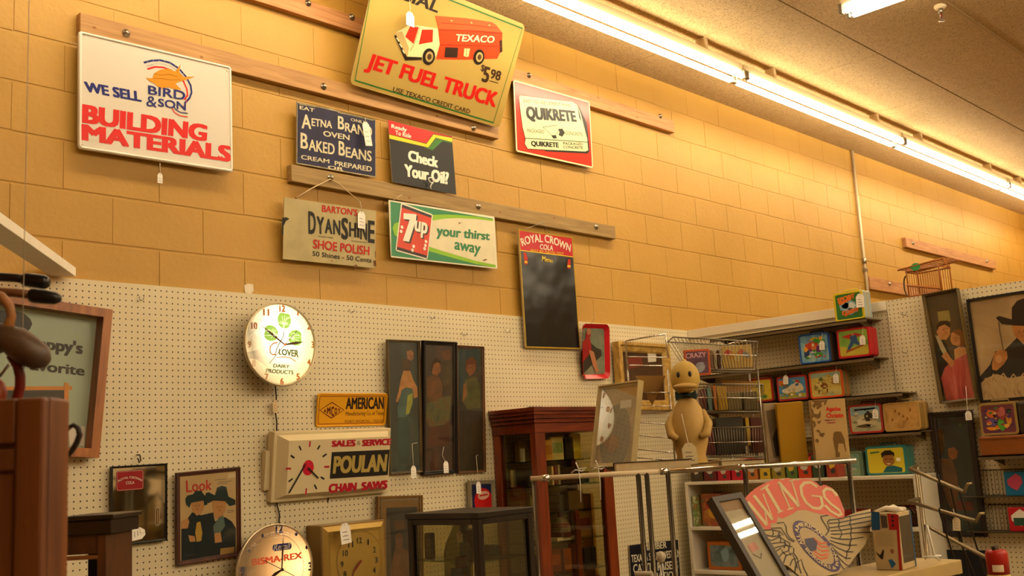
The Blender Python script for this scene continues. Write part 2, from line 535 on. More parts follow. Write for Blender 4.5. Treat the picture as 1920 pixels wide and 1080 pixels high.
# ================================================================== lamps
TUBE = glow('fluorescent_tube', TUBE_COLOR, TUBE_POWER)
FILL_TUBE = glow('fluorescent_tube_fill', TUBE_COLOR, FILL_POWER)
FIX_PAINT = plain('#d8c7a2', 0.5, name='fixture_enamel')
def make_fixture(label, loc, ang, group, length=2.44, lamp=None):
    """open strip fixture: channel on stems, two bare tubes in end sockets; runs along local x"""
    t = thing('fluorescent_fixture', label, 'ceiling light', loc, ang, group)
    m = Mesh()
    m.box(0.01, length - 0.01, -0.040, 0.040, -0.055, 0.0, FIX_PAINT, 0.006)
    chan = m.done('channel', t)
    for x in (0.42, length - 0.42):
        b = Mesh(); b.box(x - 0.014, x + 0.014, -0.036, 0.036, 0.0, CEIL - loc[2], FIX_PAINT)
        b.done('stem', t)
    for y in (-0.045, 0.045):
        tb = Mesh(); tb.tube([(0.045, y, -0.095), (length - 0.045, y, -0.095)], 0.019, lamp or TUBE, 12)
        tb.done('tube', t)
        for x in (0.018, length - 0.018):
            sk = Mesh()
            sk.box(x - 0.011, x + 0.011, y - 0.016, y + 0.016, -0.112, -0.05, STEEL, 0.004)
            sk.tube([(x - 0.014, y, -0.095), (x + 0.014, y, -0.095)], 0.014, STEEL, 10)
            sk.done('socket', chan)
    return t
ROW_Z = 4.13
for x0, lab in ((1.0, 'twin tube strip light of the wall row, above the white building materials sign'),
                (3.44, 'bare twin tube strip light of the wall row, nearest, beside the tilted truck sign'),
                (5.88, 'bare twin tube strip light of the wall row, left of the conduit top'),
                (8.32, 'bare twin tube strip light of the wall row, past the conduit top'),
                (10.75, 'farthest bare twin tube strip light of the wall row, at the end wall')):
    make_fixture(lab, (x0, 3.415, ROW_Z), (0, 0, 0), 'strip lights along the block wall')
make_fixture('bare tube strip light at the top edge, running out from the middle of the ceiling', (5.45, 2.47, ROW_Z + 0.0), (-90, 0, 0), None)
for j, y in enumerate((-0.7, -2.7, -4.7)):  # unseen rows added to brighten the lower walls, nearest one placed for a reflection
    for i in range(4):
        make_fixture('unseen strip light added for fill over the store floor, behind the viewer', (-0.3 + 2.6 * i, y, ROW_Z), (0, 0, 0), 'added fill lights over the store floor', lamp=FILL_TUBE)

# ================================================================== fixings on the block wall
def lumber(name, x0, x1, z0, z1, mat, label, bolts, face=3.992, group=None):
    t = thing(name, label, 'wood strip', ((x0 + x1) / 2, WALLY, (z0 + z1) / 2), group=group)
    m = Mesh(); L = (x1 - x0) / 2; h = (z1 - z0) / 2
    m.box(-L, L, face - WALLY, 0.0, -h, h, mat, 0.003)
    knot = plain('#8a5e2e', 0.7, name='wood_knot')
    rnd = random.Random(int(x0 * 100))
    for i in range(int(L * 3)):
        kx = rnd.uniform(-L, L); m.disc(kx, rnd.uniform(-h * .7, h * .7), 0.009, 0.006, face - WALLY - 0.0004, knot, 12)
    m.done('plank', t)
    for x, z in bolts:
        b = Mesh()
        b.lathe([(0.017, 0.0), (0.017, -0.003), (0.011, -0.004), (0.011, -0.010), (0.008, -0.013), (0.006, -0.016), (0.0, -0.016)], STEEL, 12, 'y')
        b.done('bolt', t, (x - (x0 + x1) / 2, face - WALLY - 0.0005, z - (z0 + z1) / 2))
    return t
def xz(pts): return [(p[0], p[2]) for p in pts]
lumber('wood_strip', 1.745, 4.163, 3.453, 3.540, PINE, 'long pine strip behind the white building materials sign and the truck sign', xz([(1.94,3.99,3.5),(2.947,3.99,3.493),(3.961,3.99,3.479)]))
lumber('wood_strip', 1.9, 5.937, 3.830, 3.917, REDWOOD, 'topmost pine strip, passing behind the truck sign at the top edge', xz([(2.868,3.99,3.902),(3.134,3.99,3.904),(4.45,3.99,3.902),(5.773,3.99,3.916)]))
lumber('wood_strip', 2.750, 5.182, 2.985, 3.068, OLDPINE, 'weathered pine strip from which the shoe polish sign and menu board hang', xz([(2.973,3.99,3.037),(3.967,3.99,3.03),(4.988,3.99,3.041)]))
lumber('wood_strip', 9.63, 11.96, 3.415, 3.510, REDWOOD, 'short reddish strip high on the wall right of the conduit', xz([(9.781,3.99,3.467),(11.68,3.99,3.477)]))
lumber('wood_strip', 8.76, 11.2, 2.945, 3.055, REDWOOD, 'reddish strip low on the wall, starting at the conduit behind the partition', xz([(9.152,3.99,3.023)]))

t = thing('conduit', 'thin metal conduit running down the block wall from the ceiling', 'pipe', (8.737, 4.012, 0))
m = Mesh(); m.tube([(0, 0, 2.3), (0, 0, CEIL)], 0.0125, plain('#cfc0a0', 0.45, 0.3, name='conduit_paint'), 10); m.done('pipe', t)
m = Mesh(); m.box(-0.022, 0.022, -0.016, 0.018, 3.10, 3.13, STEEL, 0.003); m.done('strap', t)
m = Mesh(); m.tube([(0, 0, 3.17), (0, 0, 3.22)], 0.0165, STEEL, 10); m.done('coupling', t)

t = thing('fire_sprinkler', 'small pendent sprinkler head under the ceiling', 'sprinkler', (6.19, 2.19, CEIL))
m = Mesh(); m.lathe([(0.028, -0.022), (0.036, -0.012), (0.036, 0.0)], FIX_PAINT, 16); m.done('escutcheon', t)
m = Mesh(); m.lathe([(0.012, -0.05), (0.014, -0.022)], STEEL, 10)
for sx in (-1, 1): m.tube([(0.012 * sx, 0, -0.045), (0.022 * sx, 0, -0.065), (0.006 * sx, 0, -0.095)], 0.004, STEEL, 6)
m.lathe([(0.020, -0.099), (0.020, -0.096)], STEEL, 14); m.done('head', t)
m = Mesh(); m.tube([(0, 0, -0.05), (0, 0, -0.09)], 0.004, plain('#b02a14', 0.3), 6); m.done('bulb', t)
m = Mesh(); m.box(5.3, 9.6, 2.135, 2.155, CEIL - 0.006, CEIL + 0.001, plain('#9c8258', 0.8)); struct(m.done('trim_2'), 'narrow batten along a ceiling seam', 'batten')

# ================================================================== price tags and pegboard hooks
def price_tag(label, loc, w, h, ang=(0, 0, 0), string=None, card=None, marks=True, group='paper price tags'):
    """string: list of offsets (x, y, z) from the punched hole; card hangs below the hole"""
    t = thing('price_tag', label, 'price tag', loc, ang, group)
    m = Mesh(); c = w * 0.28
    pts = [(-w / 2, -h), (w / 2, -h), (w / 2, -c), (w / 2 - c, 0.004), (-w / 2 + c, 0.004), (-w / 2, -c)]
    m.prism(pts, -0.0006, 0.0006, card or TAGPAPER)
    m.disc(0, -0.004, 0.0022, 0.0022, -0.0009, plain('#8c8170', 0.8), 10)
    if marks:
        pen = plain('#5d5a58', 0.8, name='pencil_marks')
        for i in range(3):
            z = -h * (0.4 + 0.2 * i)
            m.stroke([(-w * 0.3, z), (-w * 0.1, z + 0.001), (w * 0.05, z - 0.001), (w * (0.15 + 0.07 * i), z)], w * 0.05, -0.0009, pen)
    m.done('card', t)
    if string:
        s = Mesh(); s.tube([(0, -0.001, -0.003)] + string, 0.0011, STRING, 5); s.done('string', t)
    return t
def hook(loc, length=0.035, ang=(0, 0, 0), label='', mat=None):
    t = thing('pegboard_hook', label, 'hook', loc, ang, 'empty pegboard hooks')
    m = Mesh()
    m.tube([(0, 0.0, 0.012), (0, -0.004, 0.012), (0, -0.006, 0.004), (0, -0.012, -0.006), (0, -length, -0.004), (0, -length - 0.006, 0.008)], 0.0021, mat or STEEL, 6)
    m.done('wire', t)
    return t
for (p, lab) in zip([(2.01,4.012,2.374),(3.077,4.012,2.39),(3.815,4.012,2.313),(3.59,4.012,2.389),(4.146,4.012,2.346)], ('empty wire hook near the pegboard top right of the orange framed poster', 'empty wire hook right of the round green clover clock',
        'empty wire hook above the third tall picture', 'empty wire hook above the first two tall pictures', 'empty wire hook left of the black menu board')):
    hook(p, 0.035, label=lab)
for (p, lab) in zip([(5.927,2.505,2.344),(5.927,2.524,2.129)], ('upper empty wire hook on the partition left of the dancing couple picture', 'lower empty wire hook on the partition left of the dancing couple picture')):
    hook(p, 0.07, (-90, 0, 0), lab)

# ================================================================== tin signs
EDGE = plain('#b9a888', 0.6, 0.3, name='worn_tin_edge')
def plate(w, h, mat, t=0.006, r=0.0, rim=None, rimw=0.006):
    m = Mesh()
    m.prism(rounded(w, h, r) if r else rq(-w / 2, w / 2, -h / 2, h / 2), 0.0, t, mat, EDGE)
    if rim:
        m.stroke(rounded(w - rimw, h - rimw, max(r, 0.004)), rimw, -0.0004, rim, True)
    return m
Y1, Y2, Y3, Y4, Y5 = -0.0008, -0.0014, -0.0020, -0.0026, -0.0032

# --- white building materials sign
pose = ((2.082,3.977,3.211),(0,1.56,-1.14),.694,.488); w, h = pose[2:]
CREAMWHITE = plain('#d6cec0', 0.32, vary=0.03, scale=4, name='white_sign_enamel')
m = Mesh()
m.prism(rounded(w, h, 0.012), 0.0, 0.012, CREAMWHITE, plain('#cfc3ac', 0.4))
m.tube([(x, -0.001, z) for x, z in rounded(w - 0.012, h - 0.012, 0.012)], 0.005, plain('#f3ecdf', 0.3, name='white_sign_rim'), 8, closed=True)
RED, BLUE, GOLD = ink('#d3170f'), ink('#1a2170'), ink('#cf8a13')
m.text('WE SELL', [(-.3264,.0373),(-.0835,.0413),(-.0806,-.0028),(-.319,-.0057)], Y1, BLUE, 0.065)
m.text('BUILDING', [(-.3319,-.0576),(.2256,-.0482),(.2194,-.1246),(-.3332,-.1364)], Y1, RED, 0.075)
m.text('MATERIALS', [(-.3346,-.1403),(.3423,-.125),(.3383,-.1996),(-.3344,-.2082)], Y1, RED, 0.075)
m.stroke([(-.0702,.171),(-.0367,.187),(.0037,.1984),(.0487,.1973),(.09,.1808),(.1232,.1511),(.1456,.1157),(.1494,.0845),(.139,.0568),(.1177,.032)], 0.0085, Y1, BLUE)
for p in [(-.0527,.1788),(-.027,.1892),(-.0012,.1965),(.0249,.1983),(.0495,.1959),(.0726,.1874),(.0941,.1769),(.1123,.1609),(.1273,.1424)]: m.disc(p[0], p[1], 0.0018, 0.0018, Y2, CREAMWHITE, 5)
m.stroke([(-.0545,.1464),(-.0208,.1631),(.0157,.1695),(.0525,.1648),(.0855,.1512),(.112,.1264),(.1268,.0959),(.1298,.0686),(.1161,.046)], 0.0075, Y1, RED)
m.arctext('COMING TO YOU WITH AMERICAN PRIDE', [(-.056,.157),(-.0207,.1749),(.0158,.1821),(.0526,.1791),(.0856,.1655),(.1122,.144)], 0.004, Y1, BLUE, 0.0)
m.poly([(-.0611,.1062),(-.0323,.1106),(-.0242,.1342),(.0034,.1558),(.0402,.1685),(.0732,.1629),(.0994,.202),(.0906,.1634),(.1105,.1469),(.1665,.1603),(.1323,.1402),(.0852,.1177),(.0726,.1088),(.1015,.0869),(.0724,.0826),(.0395,.0862),(.0028,.071),(-.0229,.0892),(-.0468,.0951)], Y2, GOLD)
m.stroke([(-.0242,.1342),(.0032,.1306),(.0441,.1456),(.0854,.1416)], 0.0016, Y3, ink('#9a5a08'))
m.stroke([(-.0275,.1101),(.0112,.1182),(.0521,.1204),(.0953,.1317)], 0.0016, Y3, ink('#9a5a08'))
m.text('BIRD', [(-.0517,.0755),(.1199,.0834),(.1178,.0431),(-.0519,.0383)], Y3, BLUE, 0.02)
m.text('&', [(-.0599,.0289),(-.012,.0321),(-.0123,-.0146),(-.0601,-.0159)], Y3, BLUE, 0.0)
m.text('SON', [(-.0072,.0276),(.121,.0342),(.1206,-.0024),(-.0075,-.0067)], Y3, BLUE, 0.02)
m.stroke([(.0551,-.002),(.0673,-.0201),(.092,-.0298),(.1296,-.0293)], 0.004, Y3, RED)
m.stroke([(.0634,.0075),(.0757,-.0076),(.0963,-.0148),(.1297,-.0134)], 0.004, Y3, BLUE)
m.stroke([(.1095,.0479),(.1262,.048),(.1176,.0224),(.1024,.0101)], 0.003, Y3, RED)
for p in [(-.3254,.2297),(.325,.2184),(.3388,-.2214),(-.3315,-.2274)]: m.disc(p[0], p[1], 0.004, 0.004, Y1, EDGE, 10)
posed(m, 'tin_sign', pose, 'large white sign with blue WE SELL and red BUILDING MATERIALS lettering', 'sign')
p = [(2.08,3.97,2.907),(2.08,3.97,2.954)]
price_tag('small white tag hanging below the white building materials sign', p[0], 0.022, 0.04, string=[(0, 0, 0.03), (0.0, 0, p[1][2] - p[0][2])])

# --- navy baked beans sign
pose = ((3.02,3.99,3.231),(0,3.9,-.87),.477,.301); w, h = pose[2:]
NAVY = plain('#1f1e3e', 0.5, vary=0.35, scale=14, name='worn_navy_enamel')
OFF = plain('#d9cfae', 0.5, vary=0.12, scale=40, name='worn_cream_lettering')
m = plate(w, h, NAVY, 0.004)
m.stroke(rq(-w / 2 + 0.003, w / 2 - 0.003, -h / 2 + 0.003, h / 2 - 0.003), 0.006, Y1, plain('#a79c7c', 0.6, vary=0.3, scale=30), True)
m.text('EAT', [(-.2218,.1333),(-.1352,.1342),(-.1372,.1172),(-.2217,.116)], Y1, OFF, 0.02)
m.text('ONLY', [(.0797,.128),(.1797,.128),(.1785,.1132),(.0796,.1136)], Y1, OFF, 0.01)
m.text('A', [(-.2126,.0953),(-.1556,.0971),(-.1554,.031),(-.2103,.0248)], Y1, OFF, 0.03)
m.text('ETNA', [(-.1535,.0853),(-.0325,.0915),(-.0336,.0559),(-.1534,.047)], Y1, OFF, 0.03)
m.text('B', [(.0016,.1244),(.0404,.1262),(.0404,.0599),(.0016,.0603)], Y1, OFF, 0.03)
m.text('RAND', [(.0447,.0983),(.2135,.1084),(.2133,.0507),(.0447,.0553)], Y1, OFF, 0.03)
m.text('OVEN', [(-.0862,.0361),(.073,.0404),(.0718,.0133),(-.0851,.009)], Y1, OFF, 0.03)
m.text('B', [(-.2162,.0039),(-.1737,.0026),(-.1735,-.0726),(-.2159,-.0709)], Y1, OFF, 0.03)
m.text('AKED', [(-.1696,-.0201),(-.0176,-.0193),(-.0176,-.0741),(-.1694,-.0754)], Y1, OFF, 0.03)
m.text('B', [(.0059,.0005),(.0446,-.0002),(.0446,-.0715),(.0059,-.0705)], Y1, OFF, 0.03)
m.text('EANS', [(.0489,-.0227),(.2107,-.0183),(.2104,-.073),(.0489,-.0744)], Y1, OFF, 0.03)
m.text('CREAM', [(-.2137,-.1031),(-.0493,-.1011),(-.0493,-.1212),(-.2127,-.1244)], Y1, OFF, 0.03)
m.text('PREPARED', [(-.0176,-.1032),(.2126,-.0982),(.2102,-.1249),(-.0176,-.1253)], Y1, OFF, 0.03)
m.text('OR', [(-.0577,-.1313),(.0359,-.1288),(.0348,-.1459),(-.0577,-.1479)], Y1, OFF, 0.03)
for q in ([(-.2269,.1462),(-.1864,.1471),(-.0198,.1561),(-.0198,.1507),(-.1558,.1408),(-.2248,.1379)], [(.0016,.1494),(.1327,.1504),(.2342,.1489),(.2228,.1395),(.1327,.1413),(.0038,.1391)]):
    m.poly(q, Y1, plain('#8f8566', 0.7, vary=0.3, scale=40))
posed(m, 'tin_sign', pose, 'navy blue sign with worn cream lettering BAKED BEANS, leaning on a pine strip', 'sign')
p = [(3.169,3.955,3.343)]
price_tag('long white tag over the top right corner of the navy sign', p[0], 0.043, 0.118, (0, 0, -9), [(0.004, 0, 0.02), (0.01, 0.01, 0.028)])

# --- check your oil sign
pose = ((3.577,3.992,3.238),(0,-2.48,.19),.445,.331); w, h = pose[2:]
m = plate(w, h, plain('#100f0b', 0.4, name='black_sign_enamel'), 0.004)
m.poly([(-.2246,.1666),(.2232,.1617),(.2229,.1585),(.0851,.154),(.0286,.0892),(-.2235,.0915)], Y1, ink('#c8170f'))
m.poly([(-.2237,.0886),(.0295,.0854),(.086,.1501),(.2226,.1554),(.2203,.1325),(.1011,.134),(.0417,.0678),(-.2231,.0666)], Y1, ink('#e8c818'))
m.poly([(.044,.0663),(.1034,.1314),(.2201,.1304),(.2195,.1253),(.1489,.123),(.071,.0573),(.0062,.0632)], Y1, ink('#2f6a1e'))
OFFW = ink('#ece5d2')
m.text('Ready', [(-.2048,.1493),(-.0994,.1492),(-.1044,.1188),(-.2071,.1208)], Y2, OFFW, 0.03)
m.text('To Ride', [(-.1811,.1192),(-.0726,.1211),(-.0772,.0956),(-.1831,.0956)], Y2, OFFW, 0.03)
m.text('Check', [(-.1024,.0284),(.1099,.0255),(.1002,-.037),(-.1075,-.0317)], Y2, OFFW, 0.075)
m.text('Your Oil?', [(-.1359,-.0541),(.1788,-.0476),(.1666,-.1195),(-.1368,-.1215)], Y2, OFFW, 0.075)
posed(m, 'tin_sign', pose, 'black sign with red, yellow and green bands asking Check Your Oil?', 'sign')
t = thing('plastic_tie', 'looped white plastic tie hanging in front of the black oil sign', 'tie', [(3.606,3.97,3.118)][0])
m = Mesh(); m.tube([(0.02 * math.cos(a) * (1 + .2 * math.sin(3 * a)), -0.004, 0.014 * math.sin(a)) for a in [i * .5 for i in range(12)]] + [(0.0, -.006, -.02), (-.012, -.008, -.035), (-.008, -.006, -.05)], 0.003, plain('#e9e4d8', .4), 6); m.done('loop', t)

# --- tilted truck sign
pose = ((3.617,3.842,3.788),(0,23.44,1.13),1.065,.592); w, h = pose[2:]
TINY = plain('#b89c54', 0.3, 0.15, vary=0.05, scale=3, name='yellow_tin')
m = Mesh()
m.prism(rounded(w, h, 0.03), 0.0, 0.004, TINY, EDGE)
m.stroke([(-.5062,-.2725),(.4742,-.2771),(.5138,.2712),(-.538,.2653)], 0.009, Y1, ink('#2c6a2b'), True)
JR, BRN, ORG = ink('#c8170d'), ink('#3a2312'), ink('#d23c12')
m.text('SPECIAL', [(-.552,.2303),(-.0894,.246),(-.102,.1808),(-.5659,.1806)], Y1, ink('#20150c'), 0.04)
m.text('JET FUEL TRUCK', [(-.4547,-.1202),(.4618,-.1075),(.4596,-.219),(-.4701,-.2205)], Y1, JR, 0.05)
m.text('USE TEXACO CREDIT CARD', [(-.2639,-.2471),(.2841,-.2438),(.2844,-.2688),(-.2659,-.2717)], Y1, BRN, 0.02)
m.text('$', [(.2821,.01),(.3097,.01),(.3125,-.03),(.2865,-.0305)], Y1, BRN, 0.02)
m.text('5', [(.303,.0054),(.3547,.0084),(.3626,-.0786),(.3105,-.0802)], Y1, BRN, 0.05)
m.text('98', [(.3617,.0042),(.4422,.0083),(.4442,-.0458),(.3662,-.0487)], Y1, BRN, 0.04)
m.stroke([(.3681,-.0622),(.4377,-.0595)], 0.005, Y1, BRN)
m.poly([(-.113,.1646),(.0956,.2108),(.2802,.2417),(.3167,.2363),(.3757,.2081),(.3992,.1218),(.385,.0661),(.1654,.0038),(-.0361,-.046),(-.036,.0318),(-.0687,.105)], Y1, ORG)
m.poly([(-.113,.1646),(.0956,.2108),(.2802,.2417),(.3167,.2363),(.3683,.2091),(.1399,.1579),(-.0649,.1051)], Y2, ink('#dd5326'))
for q in ([(-.0672,.1044),(.1526,.1595),(.3741,.2047)], [(-.036,.0318),(.178,.0849),(.394,.1364)], [(-.0617,.1417),(.1309,.1843),(.3351,.2236)]):
    m.stroke(q, 0.003, Y3, ink('#8d2208'))
for q in ([(.0024,.1711)], [(.1395,.1983)], [(.267,.2204)]):
    m.disc(q[0][0], q[0][1], 0.007, 0.004, Y4, ink('#c8a86a'), 10)
m.text('TEXACO', [(.0559,.1146),(.3277,.1772),(.3308,.1404),(.0592,.0773)], Y3, ink('#f4e7b8'), 0.03)
m.poly([(.0051,.0304),(.0916,.0504),(.101,-.0012),(.0145,-.0216)], Y3, ink('#2e1a10'))
m.poly([(.1339,.0577),(.1733,.0671),(.1771,.0243),(.1605,.0181),(.1416,.019)], Y3, ink('#e3c58a'))
m.stroke([(.1509,.0583),(.1599,.0238)], 0.003, Y4, ink('#b23012'))
m.poly([(-.3317,.0167),(-.2936,.0455),(-.2594,.0769),(-.1701,.0927),(-.0758,.1077),(-.0366,.0335),(-.0406,-.032),(-.1166,-.0676),(-.2226,-.0949),(-.2786,-.0605),(-.3284,-.0133)], Y2, ink('#e9d39a'))
m.poly([(-.3317,.0167),(-.2954,.0322),(-.2289,-.0363),(-.224,-.0906),(-.2786,-.0605),(-.3284,-.0133)], Y3, ink('#b99f66'))
m.poly([(-.2679,.0122),(-.2529,.0714),(-.1976,.0795),(-.2064,-.0081)], Y3, ink('#c4280c'))
m.poly([(-.1717,-.0025),(-.1742,.0748),(-.104,.0943),(-.0868,.0333),(-.1417,.0111)], Y3, ink('#c4280c'))
m.stroke([(-.2556,.0762),(-.1914,.083),(-.203,-.0109),(-.2171,-.0471)], 0.003, Y4, ink('#7a5c2c'))
m.poly([(-.3368,-.0011),(-.3271,.0052),(-.2294,-.0808),(-.1316,-.0593),(-.13,-.072),(-.2329,-.1003)], Y4, ink('#241408'))
for q in ([(-.3208,-.0076),(-.3004,-.0204)], [(-.2937,-.0305),(-.274,-.0445)], [(-.266,-.0553),(-.2475,-.0689)]): m.stroke(q, 0.006, Y5, ink('#e8d9a8'))
for q in ([(-.0892,-.0446),(-.0476,-.0338)], [(.2496,.0411),(.2898,.0515)]):
    r = q[1][0] - q[0][0]
    m.disc(q[0][0], q[0][1], r, r * 1.02, Y4, ink('#1d120a')); m.disc(q[0][0] + .003, q[0][1], r * .62, r * .66, Y5, ink('#b49b62')); m.disc(q[0][0] + .003, q[0][1], r * .35, r * .38, Y5 - .0005, ink('#4a3418'))
m.poly([(.3683,.1614),(.3837,.1735),(.4083,.1122),(.3927,.1001)], Y3, ink('#3c1c0c'))
posed(m, 'tin_sign', pose, 'big yellow sign with a red tanker truck, tilted out from the wall', 'sign')
p = [(3.324,3.76,3.9)]
price_tag('white tag hanging over the word at the top of the tilted truck sign', p[0], 0.052, 0.072, (0, 0, 2), [(-.002, -.004, .03), (-.004, 0, .09)])

# --- cement mix sign
pose = ((4.651,3.988,3.629),(0,2.26,-1.19),.698,.431); w, h = pose[2:]
m = plate(w, h, plain('#c23a2c', 0.22, name='red_gloss_sign'), 0.005, 0.01, plain('#e6dcae', 0.4), 0.009)
BAG, INK = ink('#dfdfae'), ink('#22200f')
m.poly([(.2283,.1768),(.3099,.0714),(.3235,-.1097),(.3011,-.1291),(-.0871,-.1754),(-.1059,-.1718),(.2777,-.119),(.307,-.0985)], Y1, INK)
m.poly([(-.3098,.1182),(-.2939,.131),(.1811,.1827),(.2227,.1701),(.2548,.1188),(.3052,-.0326),(.3098,-.1072),(.2775,-.1213),(-.2498,-.1855),(-.2756,-.1597),(-.2676,-.1285),(-.2879,-.0655),(-.3043,.0601)], Y2, BAG)
m.stroke([(-.3098,.1182),(-.2939,.131),(.1811,.1827),(.2227,.1701),(.2548,.1188),(.3052,-.0326),(.3098,-.1072),(.2775,-.1213),(-.2498,-.1855),(-.2756,-.1597),(-.2676,-.1285),(-.2879,-.0655),(-.3043,.0601)], 0.003, Y3, INK, True)
m.stroke([(-.2704,-.1246),(-.0044,-.0921),(.3052,-.0554)], 0.004, Y3, INK)
m.poly([(.2223,.1654),(.2469,.106),(.2573,.0622),(.2356,.0925)], Y3, INK)
m.text('EASY TO USE CEMENT MIXES', [(-.269,.1142),(.1594,.1627),(.1647,.1433),(-.2689,.0916)], Y3, INK, 0.0)
m.text('QUIKRETE', [(-.2548,.0737),(.1973,.1266),(.215,.0456),(-.2515,-.0206)], Y3, INK, 0.07)
m.text('PACKAGED', [(-.2481,-.063),(-.0974,-.046),(-.0988,-.067),(-.2465,-.0853)], Y3, INK, 0.0)
m.text('CONCRETE', [(.0925,-.0205),(.2558,-.002),(.2627,-.0236),(.0943,-.0414)], Y3, INK, 0.0)
m.text('QUIKRETE', [(-.2218,-.1317),(.0274,-.1024),(.028,-.1399),(-.2211,-.1682)], Y3, INK, 0.06)
m.text('PACKAGED', [(.0708,-.0921),(.2576,-.0677),(.2581,-.0835),(.0711,-.1098)], Y3, INK, 0.01)
m.text('CONCRETE', [(.0691,-.1157),(.2576,-.0904),(.258,-.1073),(.0695,-.1323)], Y3, INK, 0.01)
m.stroke([(-.109,-.0305),(.022,.0054),(.0403,-.0137),(-.0034,-.0787),(-.109,-.0305)], 0.003, Y3, INK)
m.poly([(.0302,-.0177),(.0702,-.0086),(.0917,-.0318),(.0631,-.0611),(.0308,-.0553),(.042,-.0357)], Y3, INK)
m.poly([(-.035,-.0685),(.0044,-.0597),(.0161,-.0777),(-.0201,-.0858)], Y3, INK)
posed(m, 'tin_sign', pose, 'glossy red sign showing a pale bag of packaged concrete', 'sign')

# --- shoe polish sign
pose = ((2.96,3.98,2.755),(0,5.57,-.69),.536,.286); w, h = pose[2:]
m = plate(w, h, plain('#b5a77a', 0.6, vary=0.14, scale=9, name='aged_cream_tin'), 0.004)
DK, DR = ink('#26241f', 0.6), ink('#b8241c', 0.6)
m.text("BARTON'S", [(-.0583,.134),(.1537,.137),(.1498,.1038),(-.0589,.0997)], Y1, DR, 0.04)
def graded(txt, heights, quad):
    tl, tr, br, bl = quad
    ws = [0.42 if c == 'I' else 1.0 for c in txt]; tot = sum(ws); run = 0.0
    for c, wd, (top, bot) in zip(txt, ws, heights):
        a, b = run / tot + 0.006, (run + wd) / tot - 0.006; run += wd
        def at(t, v): 
            x = tl[0] + (tr[0] - tl[0]) * t, tl[1] + (tr[1] - tl[1]) * t
            y = bl[0] + (br[0] - bl[0]) * t, bl[1] + (br[1] - bl[1]) * t
            return (x[0] + (y[0] - x[0]) * v, x[1] + (y[1] - x[1]) * v)
        m.text(c, [at(a, top), at(b, top), at(b, bot), at(a, bot)], Y1, DK, 0.05)
graded('DYANSHINE', [(0, .95), (.16, .9), (.2, .84), (.2, .84), (.05, 1), (.2, .84), (.2, .84), (.16, .9), (0, 1)], [(-.1386,.0938),(.2625,.0906),(.2633,-.0204),(-.1341,-.0179)])
m.text('SHOE POLISH', [(-.1049,-.0355),(.2302,-.0388),(.2296,-.0832),(-.1052,-.0791)], Y1, DR, 0.04)
m.text('50 Shines - 50 Cents', [(-.107,-.0913),(.2441,-.0946),(.243,-.1175),(-.1071,-.1154)], Y1, DK, 0.02)
m.text('TRADE MARK', [(-.0778,-.0158),(.0107,-.0141),(.0109,-.0215),(-.0776,-.0231)], Y1, DK, 0.0)
m.text('REGISTERED', [(.1201,-.018),(.2123,-.0177),(.2124,-.0241),(.1203,-.0243)], Y1, DK, 0.0)
rust = plain('#6d4a2a', 0.8, vary=0.3, scale=30, name='rust_stain')
m.poly([(-.2778,.0458),(-.2572,.0512),(-.2376,.0463),(-.2567,.0334),(-.2698,.0083),(-.27,-.0331),(-.2768,-.0338)], Y1, plain('#2c2a22', 0.7))
for q in ([(.254,-.1077),(.2699,-.1025),(.2738,-.1353),(.2593,-.1314)], [(-.0014,-.1269),(.0098,-.1284),(.0047,-.1338)], [(.1353,-.1415),(.1507,-.134),(.1603,-.147),(.1433,-.1508)], [(-.2168,.1515),(-.197,.1493),(-.2067,.1408)], [(.2642,-.0598),(.269,-.0593),(.2697,-.0924),(.2665,-.0927)]):
    m.poly(q, Y2, rust)
posed(m, 'tin_sign', pose, 'aged cream sign lettered SHOE POLISH, hung by two cords from the weathered strip', 'sign')
t = thing('twine_hanger', 'cord holding up the aged shoe polish sign, forming a peak at the bolt', 'cord', [(2.958,3.975,3.023)][0])
base = Vector([(2.958,3.975,3.023)][0])
m = Mesh(); m.tube([Vector(p) - base for p in [(2.763,3.975,2.903),(2.851,3.975,2.962),(2.958,3.975,3.023),(3.011,3.975,3.008),(3.08,3.975,2.967),(3.138,3.975,2.932)]], 0.003, plain('#cdb48a', 0.8, name='twine'), 6); m.done('twine', t)
p = [(3.13,3.96,2.88)]
price_tag('white tag hanging on the cord of the shoe polish sign', p[0], 0.045, 0.082, (0, 0, 2), [(-.001, 0, .03), (-.004, .008, .055)])

# --- green and white soda sign
pose = ((3.702,3.982,2.832),(0,.63,-.83),.758,.295); w, h = pose[2:]
m = plate(w, h, plain('#e2dcc4', 0.45, vary=0.06, scale=12, name='aged_white_tin'), 0.004, 0.006)
GRN, LIME, CRM = ink('#2b7d4e'), ink('#84b722'), plain('#ddd5b4', 0.45, vary=0.07, scale=10)
m.poly([(-.3683,.1401),(.3648,.1347),(.3662,-.1407),(-.3758,-.1399)], Y1, GRN)
m.poly([(-.3623,.0041),(-.3476,.0288),(-.2961,.0478),(-.0881,.1039),(.0079,.1164),(.1014,.1245),(.2359,.1315),(.3654,.1304),(.366,-.1307),(.3662,-.1407),(.2163,-.1342),(.0845,-.12),(-.1174,-.0938),(-.3021,-.059),(-.3508,-.0295)], Y2, LIME)
m.poly([(-.1037,.0693),(.0064,.094),(.1003,.1075),(.2349,.1171),(.3646,.1201),(.3652,-.1271),(.2175,-.1179),(.0859,-.0998),(-.0236,-.0853),(-.13,-.0679)], Y3, CRM)
m.poly([(-.2995,.1394),(-.2875,.1408),(-.0924,.1075),(-.0848,.1001),(-.1357,-.1318),(-.1449,-.1393),(-.3419,-.1127),(-.349,-.1055)], Y4, ink('#e9e3cd'))
m.poly([(-.293,.1341),(-.0929,.0992),(-.1428,-.1331),(-.3424,-.1062)], Y5, ink('#2a1c14'))
